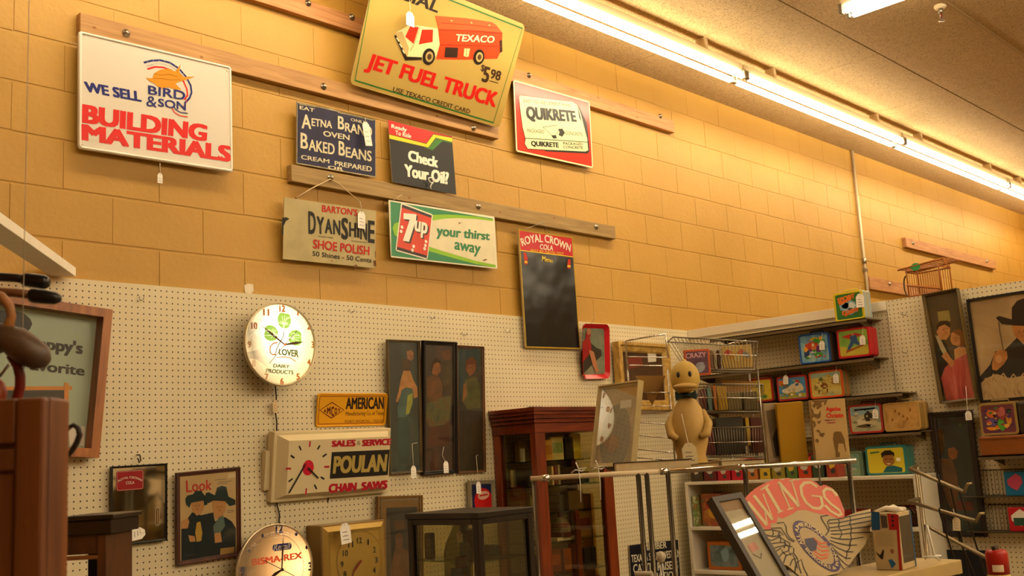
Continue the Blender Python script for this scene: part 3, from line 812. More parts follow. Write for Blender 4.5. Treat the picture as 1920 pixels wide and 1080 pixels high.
m.poly([(-.2956,.1171),(-.0965,.0851),(-.1384,-.1193),(-.3382,-.0907)], Y5 - .0006, ink('#c93a1c'))
m.poly([(-.2772,.0819),(-.1909,.0852),(-.1962,.0549),(-.2498,-.0658),(-.2905,-.0631),(-.2397,.05),(-.2807,.0508)], Y5 - .0012, ink('#2a1c14'))
m.poly([(-.287,.0888),(-.2009,.0928),(-.2052,.0633),(-.2596,-.0581),(-.3002,-.0555),(-.2486,.0584),(-.2905,.0577)], Y5 - .0018, ink('#efe8d6'))
m.text('up', [(-.2031,.0548),(-.1157,.0475),(-.13,-.0395),(-.2166,-.0266)], Y5 - .0012, ink('#2a1c14'), 0.06)
m.text('up', [(-.2115,.0599),(-.1242,.0533),(-.1384,-.0336),(-.2248,-.0207)], Y5 - .0018, ink('#efe8d6'), 0.05)
for p in [(-.3022,.0139),(-.3094,-.0088),(-.2299,-.0786),(-.1435,-.0449),(-.1492,-.0664),(-.1556,-.0838),(-.2389,-.0994)]: m.disc(p[0], p[1], 0.009, 0.009, Y5 - .0018, ink('#efe8d6'), 12)
m.text('your thirst', [(-.0599,.0522),(.3365,.0549),(.3258,-.0066),(-.0693,-.0241)], Y4, ink('#2f7a4a'), 0.04)
m.text('away', [(.0631,-.0249),(.2568,-.0331),(.2444,-.0952),(.0533,-.0867)], Y4, ink('#2f7a4a'), 0.04)
for q in ([(.0916,.0911),(.1032,.0819),(.1271,.0866),(.1057,.0772),(.0977,.0707),(.1003,.0808)], [(.2669,-.1067),(.2969,-.0992),(.2985,-.1048),(.2704,-.1128)]): m.poly(q, Y4, rust)
posed(m, 'tin_sign', pose, 'green, lime and cream soda sign lettered your thirst away, with a red tilted square', 'sign')
t = thing('twine_hanger', 'short cord from the green soda sign up to the weathered strip', 'cord', [(3.353,3.97,2.981)][0])
base = Vector([(3.353,3.97,2.981)][0])
m = Mesh(); m.tube([Vector(p) - base for p in [(3.347,3.972,2.975),(3.376,3.972,2.996),(3.405,3.972,3.011)]], 0.002, plain('#cdb48a', 0.8), 6); m.done('twine', t)

# --- black menu board
pose = ((4.508,3.983,2.602),(0,.57,-1.05),.474,.677); w, h = pose[2:]
m = Mesh()
m.prism(rq(-w / 2, w / 2, -h / 2, h / 2), 0.0, 0.008, plain('#b89a2e', 0.35, 0.3, name='yellow_frame_metal'), EDGE)
m.stroke(rq(-w / 2 + .004, w / 2 - .004, -h / 2 + .004, h / 2 - .004), 0.008, -0.002, plain('#b89a2e', 0.35, 0.3, name='yellow_frame_metal'), True)
slate, n_, l_, b_ = new_mat('black_menu_gloss')
b_.inputs['Base Color'].default_value = lin('#121210'); b_.inputs['Roughness'].default_value = 0.22
nz = n_.new('ShaderNodeTexNoise'); nz.inputs['Scale'].default_value = 3.5; bpn = n_.new('ShaderNodeBump'); bpn.inputs['Strength'].default_value = 0.35; bpn.inputs['Distance'].default_value = 0.03
tcn = n_.new('ShaderNodeTexCoord'); l_.new(tcn.outputs['Object'], nz.inputs['Vector']); l_.new(nz.outputs['Fac'], bpn.inputs['Height']); l_.new(bpn.outputs['Normal'], b_.inputs['Normal'])
zb = [(-.2295,.2135),(.2392,.2131)]
m.poly([(-w / 2 + .008, -h / 2 + .008), (w / 2 - .008, -h / 2 + .008), (w / 2 - .008, zb[1][1]), (-w / 2 + .008, zb[0][1])], Y1, slate)
m.poly([(-w / 2 + .008, zb[0][1] + .006), (w / 2 - .008, zb[1][1] + .006), (w / 2 - .008, h / 2 - .008), (-w / 2 + .008, h / 2 - .008)], Y1, plain('#b5121b', 0.25, name='red_header_gloss'))
YEL = ink('#d8b81e')
m.stroke([(-w / 2 + .008, zb[0][1] + .003), (w / 2 - .008, zb[1][1] + .003)], 0.006, Y2, YEL)
m.arctext('ROYAL CROWN', [(-.2107,.2403),(-.1423,.2649),(-.0738,.2782),(.0035,.2819),(.0638,.2768),(.1241,.2632),(.2062,.244)], 0.047, Y2, ink('#e6ddc2'), 0.03)
m.text('COLA', [(-.0612,.2689),(.0561,.2702),(.0511,.2378),(-.0642,.2371)], Y2, ink('#e6ddc2'), 0.03)
m.text('BEST BY TASTE-TEST', [(-.1421,.2315),(.1478,.2343),(.1422,.2147),(-.1438,.214)], Y2, YEL, 0.01)
m.text('Menu', [(-.0473,.2013),(.0446,.1901),(.0387,.1661),(-.0539,.1682)], Y2, YEL, 0.02)
for q in ([(-.2056,.2064),(-.1874,.208),(-.1736,.1782),(-.1772,.1401),(-.2037,.138),(-.2035,.1757)], [(.1835,.199),(.2016,.2005),(.2027,.1766),(.1955,.1425),(.1668,.1428),(.1737,.1743)]):
    m.poly(q, Y2, ink('#b52a14'))
    zs = [p[1] for p in q]; xs = [p[0] for p in q]; m.rect(min(xs) + .003, max(xs) - .003, min(zs) + .008, min(zs) + .02, Y3, YEL)
posed(m, 'menu_board', pose, 'tall black glossy menu board with red cola header and yellow edge', 'menu board')
t = thing('twine_hanger', 'wire holding the black menu board to the weathered strip', 'cord', [(4.353,3.975,2.951)][0])
base = Vector([(4.353,3.975,2.951)][0])
m = Mesh(); m.tube([Vector(p) - base for p in [(4.316,3.975,2.94),(4.391,3.975,2.968),(4.476,3.975,3.004),(4.501,3.975,2.969),(4.527,3.975,2.943)]], 0.0016, STEEL, 6); m.done('wire', t)

# --- red tray with a seated woman
pose = ((4.877,3.97,2.258),(0,5.41,-2.09),.253,.325); w, h = pose[2:]
t = thing('serving_tray', 'red rimmed metal tray printed with a woman in red, hung on the pegboard', 'tray', pose[0], pose[1])
m = Mesh(); TR = plain('#b3161b', 0.25, name='tray_red')
out, inn = rounded(w, h, 0.035, 6), rounded(w - 0.05, h - 0.05, 0.02, 6)
n_ = len(out)
vs = [(x, 0.0, z) for x, z in out] + [(x * 1.01, -0.004, z * 1.01) for x, z in out] + [(x, 0.018, z) for x, z in inn]
fs = [(i, (i + 1) % n_, n_ + (i + 1) % n_, n_ + i) for i in range(n_)] + [(n_ + i, n_ + (i + 1) % n_, 2 * n_ + (i + 1) % n_, 2 * n_ + i) for i in range(n_)]
m.add(vs, fs, TR); m.done('rim', t)
m = Mesh()
m.poly(inn, 0.017, painting('tray_ground', ['#4a5a4a', '#6f7560', '#8c8468'], 5))
sk = ink('#a8704e')
m.poly([(-.1201,-.0021),(-.0598,.0683),(.0222,.0213),(.0689,.0094),(.0716,-.0264),(-.0274,-.0848),(-.1204,-.1419)], 0.0155, ink('#3a3328'))
m.poly([(-.0731,.1152),(-.0472,.1202),(-.0291,.111),(-.0297,.0897),(-.0448,.0778),(-.034,.0684),(-.0243,.0212),(-.0287,-.0023),(-.0887,-.049),(-.1184,-.0721),(-.1165,-.0022),(-.104,.0563),(-.0779,.0752)], 0.014, ink('#8e1f1a'))
m.poly([(-.0653,.1318),(-.0431,.1368),(-.0286,.1251),(-.033,.1038),(-.0553,.0965),(-.0696,.1105)], 0.0125, sk)
m.poly([(-.0504,.0095),(-.0064,-.0024),(.0213,-.0735),(.0386,-.1211),(.0085,-.1277),(-.0198,-.0802),(-.0404,-.0259)], 0.0125, sk)
m.done('printed_panel', t)
m = Mesh(); m.tube([(-0.03, 0.012, h / 2 - .002), (-0.018, 0.0, h / 2 + 0.03), (-0.008, 0.0, h / 2 + 0.06), (0.0, 0.004, h / 2 + 0.07)], 0.0013, STEEL, 5); m.done('hanging_wire', t)

# ================================================================== clocks on the pegboard
def numeral_ring(m, items, hgt, y, mat, bold=0.03):
    for txt, (x, z) in items:
        wd = hgt * (0.62 if len(txt) == 1 else 1.05) * (0.45 if txt == '1' else 1)
        m.text(txt, rq(x - wd / 2, x + wd / 2, z - hgt / 2, z + hgt / 2), y, mat, bold)
def needle(m, a, b, w0, w1, y, mat):
    dx, dz = b[0] - a[0], b[1] - a[1]; d = math.hypot(dx, dz); nx, nz = -dz / d, dx / d
    md = (a[0] + dx * .55, a[1] + dz * .55)
    m.prism([(a[0] + nx * w0 / 2, a[1] + nz * w0 / 2), (md[0] + nx * w1 / 2, md[1] + nz * w1 / 2), b, (md[0] - nx * w1 / 2, md[1] - nz * w1 / 2), (a[0] - nx * w0 / 2, a[1] - nz * w0 / 2)], y, y + 0.0012, mat)

def lit_face(name, bulb, spread, strong, weak, tint_hi, tint_lo, base='#c4b48c'):
    """backlit dial: brightest before the bulb, dimmer towards the far rim"""
    m, n, l, b = new_mat(name)
    tc = n.new('ShaderNodeTexCoord'); mp = n.new('ShaderNodeMapping'); gr = n.new('ShaderNodeTexGradient'); rp = n.new('ShaderNodeValToRGB'); st = n.new('ShaderNodeMapRange')
    mp.inputs['Location'].default_value = (-bulb[0] / spread, 0, -bulb[1] / spread); mp.inputs['Scale'].default_value = (1 / spread,) * 3
    gr.gradient_type = 'QUADRATIC_SPHERE'
    l.new(tc.outputs['Object'], mp.inputs['Vector']); l.new(mp.outputs['Vector'], gr.inputs['Vector'])
    rp.color_ramp.elements[0].color = (*tint_lo, 1); rp.color_ramp.elements[1].color = (*tint_hi, 1)
    l.new(gr.outputs['Fac'], rp.inputs['Fac']); l.new(rp.outputs['Color'], b.inputs['Emission Color'])
    st.inputs['To Min'].default_value = weak; st.inputs['To Max'].default_value = strong
    l.new(gr.outputs['Fac'], st.inputs['Value']); l.new(st.outputs['Result'], b.inputs['Emission Strength'])
    b.inputs['Base Color'].default_value = lin(base)
    b.inputs['Roughness'].default_value = 0.4
    return m

def dome_clock(name, label, pose, rad, face_mat, rimmat, art, hands, depth=0.1):
    t = thing(name, label, 'clock', pose[0], pose[1])
    b = Mesh(); b.lathe([(rad * .60, PEG - pose[0][1] - .002), (rad * .86, depth * .35), (rad * .985, depth * .12), (rad, 0.004)], rimmat, 48, 'y'); b.done('case', t)
    b = Mesh(); b.lathe([(rad, 0.006), (rad * 1.01, -0.004), (rad * .985, -0.012), (rad * .965, -0.006), (rad * .96, 0.002)], rimmat, 48, 'y'); b.done('rim', t)
    b = Mesh(); b.disc(0, 0, rad * .965, rad * .965, 0.0, face_mat, 64); art(b); b.done('dial', t)
    b = Mesh(); hands(b); b.done('hands', t)
    b = Mesh(); b.lathe([(rad * .965, -0.006)] + [(rad * .965 * math.cos(a), -0.006 - 0.03 * math.sin(a)) for a in [R(12 * i) for i in range(1, 8)]] + [(0.0, -0.036)], glass('clock_dome_glass', 0.03), 48, 'y'); b.done('dome_glass', t)
    return t

pose = ((2.608,3.9,2.202),(0,0,0),.362,.367)
rad = 0.184
CLK = lit_face('clover_backlight', (-0.02, 0.05), 0.36, 3.6, 0.8, (1.0, 0.93, 0.68), (1.0, 0.68, 0.27))
GR1, GR2 = glow('lit_clover_green', (0.36, 0.60, 0.08), 1.0, '#7aa030'), glow('lit_stem_green', (0.20, 0.26, 0.06), 0.3, '#4a5a20')
NUM = glow('lit_orange_ink', (0.85, 0.28, 0.03), 0.35, '#c86a14')
def art(m):
    c = [('12', 535, 155), ('11', 372, 193), ('10', 252, 328), ('9', 203, 518), ('8', 247, 708), ('7', 377, 848), ('6', 532, 893), ('5', 695, 845), ('4', 805, 698), ('3', 850, 520), ('2', 803, 335), ('1', 693, 195)]
    pts = [(.0128,.1596),(-.0704,.1377),(-.131,.0757),(-.1564,-.0068),(-.1364,-.087),(-.0738,-.1452),(.0035,-.1634),(.0879,-.1412),(.1476,-.075),(.1719,.0053),(.1513,.0874),(.0946,.147)]
    numeral_ring(m, [(a[0], p) for a, p in zip(c, pts)], 0.030, Y1, NUM, 0.07)
    m.ring(0, 0, rad * .80, rad * .80, 0.0012, Y1, glow('lit_pale_line', (0.9, 0.75, 0.4), 0.7, '#d8c080'))
    def leaf(cx, cz, ang):
        lobe = []
        for i in range(25):
            a = -math.pi + 2 * math.pi * i / 24
            r = 0.040 * (1 - 0.24 * math.cos(a) ** 8 * (1 if math.cos(a) > 0 else 0)) * (0.75 + 0.25 * abs(math.sin(a * 0.5 + math.pi / 2)) + .12 * math.cos(a))
            x, z = r * 1.12 * math.cos(a), r * 0.92 * math.sin(a)
            lobe.append((cx + x * math.cos(ang) - z * math.sin(ang), cz + x * math.sin(ang) + z * math.cos(ang)))
        m.poly(lobe, Y1, GR1)
        pale = glow('lit_leaf_vein', (0.93, 0.90, 0.62), 1.0, '#f0ecc0')
        for k in (-.5, 0, .5):
            m.stroke([(cx - .03 * math.cos(ang), cz - .03 * math.sin(ang)), (cx + .028 * math.cos(ang + k), cz + .028 * math.sin(ang + k))], 0.0022, Y2, pale)
        for k in (-1.5, 1.5, -2.2, 2.2):
            m.stroke([(cx - .008 * math.cos(ang), cz - .008 * math.sin(ang)), (cx + .022 * math.cos(ang + k), cz + .022 * math.sin(ang + k))], 0.002, Y2, pale)
    for (x, z), a in zip([(.0216,.1005),(-.0407,.0456),(.0717,.0323)], (1.45, 2.95, .02)): leaf(x, z, a)
    m.stroke([(.0191,.0585),(.0149,.0342),(-.001,.0116),(-.0195,-.0196),(-.0292,-.0504)], 0.0045, Y2, GR2)
    m.stroke([(-.0138,.0067),(-.0366,.0036),(-.0536,-.0144),(-.0541,-.0382),(-.0402,-.0473),(-.0251,-.045)], 0.006, Y2, NUM)
    m.text('LOVER', [(-.0103,-.0193),(.0937,-.0221),(.0928,-.0553),(-.011,-.0463)], Y2, GR2, 0.06)
    m.stroke([(-.0203,-.0588),(.0204,-.0553),(.0512,-.0588),(.0792,-.0755)], 0.004, Y2, NUM)
    m.text('DAIRY', [(-.0381,-.0861),(.0462,-.0904),(.0428,-.1049),(-.0405,-.1025)], Y2, GR2, 0.05)
    m.text('PRODUCTS', [(-.0765,-.1085),(.0663,-.1144),(.0627,-.132),(-.0788,-.127)], Y2, GR2, 0.05)
BRO = plain('#5a3418', 0.4)
def hands(m):
    p = [(.0177,-.0015),(-.0988,.0779),(.1195,.015),(.0814,.063),(-.065,-.0874)]
    needle(m, p[0], p[1], .005, .010, -0.007, BRO); needle(m, p[0], p[2], .006, .012, -0.0085, BRO); m.stroke([p[3], p[0], p[4]], 0.003, -0.010, plain('#6b4a20', .4)); m.disc(p[0][0], p[0][1], .006, .006, -0.011, NUM, 14)
t = dome_clock('dome_clock', 'round lit clock with a green clover and orange numerals, glowing white on the pegboard', pose, rad, CLK, plain('#b7a98a', 0.3, 0.7, name='clock_rim_metal'), art, hands)
m = Mesh(); c = Vector(pose[0])
m.tube([Vector(p) - c for p in [(2.644,4,2.032),(2.648,4,1.978),(2.641,4,1.919),(2.648,4,1.871),(2.647,4,1.829)]], 0.0035, plain('#2f2416', .6, name='cord_rubber'), 6); m.done('power_cord', t)
price_tag('buff tag tied to the cord below the clover clock', [(2.632,3.985,1.96)][0], 0.024, 0.052, card=plain('#d8bd92', .8), string=[(0, .005, .02)])

# round pharmacy clock, only its upper half in view
pose = ((2.56,3.9,1.247),(0,0,0),.366,.379); rad = 0.187
BIS = lit_face('pharmacy_backlight', (0.12, 0.0), 0.30, 2.4, 0.10, (1.0, 0.66, 0.25), (1.0, 0.48, 0.16), '#b98a4c')
PUR = plain('#2c2768', 0.4)
def art(m):
    pts = [(.0235,.1639),(-.1569,.0085),(.1771,-.0082)]
    numeral_ring(m, list(zip(('12', '9', '3'), pts)), 0.036, Y1, PUR, 0.07)
    for x, z in [(-.0594,.1426),(-.1255,.0878),(.1084,.135),(.1608,.0738)]: m.disc(x, z, 0.0075, 0.0085, Y1, PUR, 16)
    m.ring(0, 0, rad * .76, rad * .76, 0.0016, Y1, PUR)
    q = [(-.0109,.1086),(.0839,.0997),(.0831,.0663),(-.0116,.0757)]; cx = sum(p[0] for p in q) / 4; cz = sum(p[1] for p in q) / 4
    m.poly([(cx + x, cz + z) for x, z in rounded(q[1][0] - q[0][0], (q[0][1] - q[3][1]) * .85, 0.012)], Y1, plain('#34308c', 0.4))
    m.text('Rexall', [(cx - .038, cz + .015), (cx + .042, cz + .015), (cx + .036, cz - .012), (cx - .044, cz - .012)], Y2, plain('#e8dcc4', .4), 0.02)
    m.text('BISMA-REX', [(-.1144,.0534),(.1353,.0568),(.1351,.03),(-.112,.025)], Y2, glow('lit_red_ink', (0.85, 0.14, 0.03), 0.35, '#d03a18'), 0.055)
def hands(m):
    p = [(.0283,-.0053),(.0393,.1339),(-.032,-.0312),(-.0613,.043),(.0944,-.0417)]
    BLK = plain('#2a140c', .4)
    needle(m, p[0], p[1], .005, .008, -0.007, BLK); needle(m, p[0], p[2], .006, .014, -0.0085, BLK); m.stroke([p[3], p[0], p[4]], 0.003, -0.010, BLK); m.disc(p[0][0], p[0][1], .007, .007, -0.011, BLK, 14)
t = dome_clock('dome_clock', 'round amber lit clock with red and blue lettering, cut off by the bottom edge', pose, rad, BIS, plain('#c9b79a', 0.25, 0.6), art, hands)
m = Mesh(); c = Vector(pose[0]); m.tube([Vector(p) - c for p in [(2.643,4.005,1.516),(2.656,4.005,1.465),(2.652,4.005,1.42)]], 0.0035, plain('#2f2416', .6), 6); m.done('power_cord', t)

# chain saw clock
pose = ((2.923,3.96,1.673),(0,8.06,-.54),.653,.306); w, h = pose[2:]
t = thing('advertising_clock', 'wide cream clock with a black panel and red CHAIN SAWS lettering', 'clock', pose[0], pose[1])
m = Mesh(); PLAS = plain('#cdbd95', 0.4, name='cream_plastic'); m.box(-w / 2, w / 2, 0.0, 0.05, -h / 2, h / 2, PLAS, 0.004)
m.done('case', t)
m = Mesh(); fw, fh, yf = w / 2 - 0.05, h / 2 - 0.036, -0.04
a, b = w / 2 - 0.016, h / 2 - 0.014
vs = [(-a, 0, -b), (a, 0, -b), (a, 0, b), (-a, 0, b), (-fw, yf, -fh), (fw, yf, -fh), (fw, yf, fh), (-fw, yf, fh)]
m.add(vs, [(0, 1, 5, 4), (1, 2, 6, 5), (2, 3, 7, 6), (3, 0, 4, 7), (4, 5, 6, 7)], PLAS)
CR = ink('#a8122a'); K = ink('#1c1a18')
y = yf - .0006
m.text('SALES', [(-.0482,.1096),(.0866,.1102),(.0857,.0788),(-.0491,.0814)], y, CR, 0.10)
m.text('&', [(.0938,.1034),(.1157,.1037),(.1155,.0841),(.0936,.0839)], y, plain('#6a6a50', .4), 0.0)
m.text('SERVICE', [(.1237,.1078),(.2974,.1084),(.2964,.0771),(.1228,.0773)], y, CR, 0.10)
m.poly([(-.0451,.0579),(.2904,.0556),(.2859,-.0641),(-.0498,-.0612)], y, K)
m.text('POULAN', [(-.0323,.0397),(.2786,.0355),(.2726,-.0466),(-.0354,-.0398)], y - .0006, plain('#a8914a', .5), 0.07)
m.text('CHAIN', [(-.0524,-.0833),(.105,-.0859),(.1033,-.1264),(-.0538,-.1244)], y, CR, 0.10)
m.text('SAWS', [(.1311,-.0876),(.2872,-.0875),(.2853,-.1274),(.1306,-.1256)], y, CR, 0.10)
ticks = [('366,482 362,530', CR), ('450,518 428,552', K), ('506,590 472,614', K), ('528,697 486,699', CR), ('486,803 456,784', K), ('422,886 402,850', K), ('333,880 330,934', CR), ('184,824 220,798', K), ('162,714 206,713', CR), ('202,602 234,624', K), ('274,522 290,558', K)]
for q, c in zip(([(-.1659,.1117),(-.1676,.0867)], [(-.1119,.0908),(-.1249,.0734)], [(-.0734,.0512),(-.0947,.0395)], [(-.0557,-.0063),(-.0829,-.006)],
        [(-.0796,-.061),(-.0996,-.0498)], [(-.1182,-.1021),(-.1321,-.0823)], [(-.1736,-.0952),(-.1757,-.123)], [(-.269,-.0601),(-.2478,-.048)],
        [(-.2859,-.0028),(-.259,-.0037)], [(-.2649,.0535),(-.2445,.0413)], [(-.223,.093),(-.2119,.0739)]), (CR, K, K, CR, K, K, CR, K, CR, K, K)):
    m.stroke(q, 0.008, y, c)
q = [(-.1696,-.005)][0]; m.disc(q[0], q[1], .030, .034, y, ink('#b8152e'), 30)
m.done('face', t)
m = Mesh(); p = [(-.1732,-.0042),(-.2658,-.1088),(-.1157,-.054),(-.1867,.012)]
m.stroke([p[3], p[1]], 0.007, yf - .005, K); m.stroke([p[0], p[2]], 0.007, yf - .006, K); m.done('hands', t)
m = Mesh(); c = Vector(pose[0]); m.box(-w / 2 - .025, -w / 2, .02, .05, -.10, .07, plain('#c4b48e', .5)); m.done('side_box', t)
m = Mesh(); m.tube([(.0, .03, -h / 2), (-.004, .035, -h / 2 - .06), (-.016, .036, -h / 2 - .15)], .0035, plain('#2f2416', .6), 6); m.done('power_cord', t)

# square clock with clear front
pose = ((2.977,3.9,1.262),(0,0,.3),.358,.288); w, h = pose[2:]; h = 0.37; loc = Vector(pose[0]) + Vector((0, 0, -(h - pose[3]) / 2))
t = thing('square_clock', 'square brass coloured clock behind a clear cover, below the chain saw clock', 'clock', loc, (0, 0, 0))
BRS = plain('#a8873c', 0.3, 0.35, name='brassy_plastic')
m = Mesh(); m.box(-w / 2, w / 2, 0.0, PEG - loc.y - .002, -h / 2, h / 2, plain('#8a6a34', .35, .3), 0.004); m.done('case', t)
m = Mesh(); W, H = w / 2 - .03, h / 2 - .03
vs = []
for d, yy in ((0.03 - .008, -0.0005), (0.0, -0.012), (-.014, -0.006)): vs += [(-W - d, yy, -H - d), (W + d, yy, -H - d), (W + d, yy, H + d), (-W - d, yy, H + d)]
m.add(vs, [(i * 4 + j, i * 4 + (j + 1) % 4, i * 4 + 4 + (j + 1) % 4, i * 4 + 4 + j) for i in range(2) for j in range(4)] + [(8, 9, 10, 11)], BRS)
cx, cz = [(.0253,-.0243)][0]; cz += (h - pose[3]) / 2
dz0 = (h - pose[3]) / 2
m.ring(cx, cz, .128, .128, .006, -0.0075, plain('#8f7030', .3, .35)); m.disc(cx, cz, .125, .125, -0.007, plain('#a08238', .35, .3), 48)
pts = [(x, z + dz0) for x, z in [(.0243,.0627),(.0737,.0506),(.1079,.0132),(.1168,-.0335),(.1032,-.0768),(-.0253,.049),(-.0561,.0141),(-.0762,-.032),(-.0617,-.0757)]]
numeral_ring(m, list(zip(('12', '1', '2', '3', '4', '11', '10', '9', '8'), pts)), 0.026, -0.0085, plain('#1d1710', .4), 0.02)
m.done('dial', t)
m = Mesh(); p = [(x, z + dz0) for x, z in [(.0287,-.0256),(-.0119,-.0663),(-.0256,-.0997)]]
m.stroke(p, 0.006, -0.012, plain('#7a2414', .4)); m.stroke([p[0], p[1]], 0.011, -0.0125, plain('#7a2414', .4)); m.done('hands', t)
m = Mesh(); m.box(-w / 2 - .004, w / 2 + .004, -0.036, 0.002, -h / 2 - .004, h / 2 + .004, glass('clear_plastic_cover', 0.07)); m.done('cover', t)
p = [(2.882,3.84,1.406),(2.855,3.84,1.472)]
price_tag('white tag on a string in front of the square brass clock', p[0], 0.056, 0.085, (0, 0, -6), [Vector(p[1]) - Vector(p[0])])

# yellow licence-plate sized sign
pose = ((3.068,4,1.92),(0,10.01,-.19),.414,.158); w, h = pose[2:]
AMB, MAR = plain('#d99c16', 0.35, name='amber_enamel'), ink('#5a1410')
m = plate(w, h, AMB, 0.004, 0.014)
m.tube([(x, -0.001, z) for x, z in rounded(w - .008, h - .008, .012)], 0.004, AMB, 6, closed=True)
m.stroke(rounded(w - .03, h - .03, .008), 0.0028, Y1, ink('#7a1c10'), True)
m.stroke([(-.1877,-.0002),(-.1223,.0355),(-.0496,-.0003),(-.119,-.0371)], 0.005, Y1, MAR, True)
for c, q in zip('AMCOT', ([(-.1661,.0029),(-.1517,.0049),(-.1489,-.0115),(-.165,-.0103)], [(-.1483,.0115),(-.1285,.0157),(-.1253,-.0206),(-.1457,-.017)], [(-.1248,.019),(-.1083,.0156),(-.1057,-.0285),(-.1203,-.0305)], [(-.1054,.0134),(-.0901,.0089),(-.0876,-.0177),(-.1022,-.0219)], [(-.0872,.0077),(-.0706,.0043),(-.0693,-.009),(-.0841,-.0122)])):
    m.text(c, q, Y1, MAR, 0.06)
m.text('AMERICAN', [(-.0439,.0581),(.1854,.0609),(.1879,.0016),(-.0402,.0029)], Y1, ink('#241510'), 0.05)
m.text('Manufacturing Co. of Texas', [(-.0379,-.0077),(.1902,-.007),(.191,-.0323),(-.0369,-.0333)], Y1, ink('#4a2a10'), 0.0)
m.text('FORT WORTH - TEXAS', [(-.0397,-.0483),(.1925,-.0485),(.1929,-.0611),(-.0385,-.0611)], Y1, ink('#4a2a10'), 0.0)
for sx in (-1, 1): m.tube([(sx * (w / 2 - .012), -.002, .005), (sx * (w / 2 + .008), .004, .012)], .0018, STEEL, 5)
posed(m, 'tin_sign', pose, 'small amber sign with a maroon diamond, hung above the chain saw clock', 'sign')

# ================================================================== framed pictures on the pegboard
def features(m, cx, cz, s, y, dark, lip, lean=0.0):
    """brows, eyes, nose shade and mouth of a printed face, s = half its height"""
    for sx in (-1, 1):
        ex = cx + sx * s * .34 + lean * s
        m.disc(ex, cz + s * .10, s * .10, s * .06, y, dark, 10)
        m.stroke([(ex - s * .17, cz + s * .26), (ex, cz + s * .31), (ex + s * .17, cz + s * .25)], s * .07, y, dark)
    m.stroke([(cx + lean * s * 1.4, cz + s * .05), (cx + lean * s * 1.7 + s * .05, cz - s * .24), (cx + lean * s * 1.4 - s * .06, cz - s * .26)], s * .05, y, lip)
    m.stroke([(cx - s * .24 + lean * s, cz - s * .48), (cx + lean * s, cz - s * .53), (cx + s * .24 + lean * s, cz - s * .46)], s * .10, y, lip)

def framed(name, label, pose, bw, mat, art, depth=(-0.008, 0.012), cat='picture', glassed=True, group=None, pane=None, profile=True):
    t = thing(name, label, cat, pose[0], pose[1], group)
    w, h = pose[2:]
    frame_mesh(w, h, bw, depth[0], depth[1], mat, profile=profile).done('frame', t)
    m = Mesh(); art(m, w, h); m.done('picture_panel', t)
    if glassed:
        g = Mesh(); g.rect(-w / 2 + bw * .8, w / 2 - bw * .8, -h / 2 + bw * .8, h / 2 - bw * .8, -0.0035, pane or glass('picture_glass', 0.09)); g.done('glazing', t)
    return t

# big deep framed poster at the left edge
pose = ((1.557,3.97,2.052),(0,0,5),.568,.576)
def art(m, w, h):
    m.rect(-w / 2 + .02, w / 2 - .02, -h / 2 + .02, h / 2 - .02, 0.03, plain('#9fb09c', 0.3, name='pale_green_poster'))
    K = ink('#1a1712'); y = 0.029
    m.poly([(-.1975,.2243),(-.1155,.2341),(-.0738,.2413),(-.0299,.234),(-.0041,.2173),(.0052,.1996),(-.002,.1768),(-.0258,.1546),(-.0548,.1445),(-.0889,.1448),(-.131,.1458),(-.1868,.1295)], y, K)
    m.text("Hoppy's", [(-.0234,.1523),(.2047,.1575),(.2073,.0926),(-.0197,.098)], y, K, 0.045)
    m.text('Favorite', [(-.0198,.0659),(.2204,.0635),(.2223,.0248),(-.0172,.0262)], y, K, 0.045)
    O = ink('#c47a28')
    m.poly([(-.166,-.0547),(.1478,-.023),(.1492,-.0365),(-.1645,-.0683)], y, O)
    m.poly([(-.1644,-.0691),(.1493,-.0374),(.1555,-.0992),(-.1575,-.1299)], y, ink('#26231c'))
    m.poly([(.1464,-.0087),(.1637,-.0087),(.1735,-.1067),(.1564,-.1082)], y - .001, O)
    m.poly([(.1648,-.0196),(.1786,-.02),(.179,-.0337),(.1663,-.0349)], y - .001, O)
    m.poly([(.1765,-.1727),(.2435,-.1679),(.2466,-.2423),(.1917,-.2435)], y, ink('#d9d3c4'))
t = framed('framed_poster', "big orange wood framed pale green poster reading Hoppy's Favorite", pose, 0.034, OAK, art, (-0.03, 0.034), 'poster', True, profile=False)

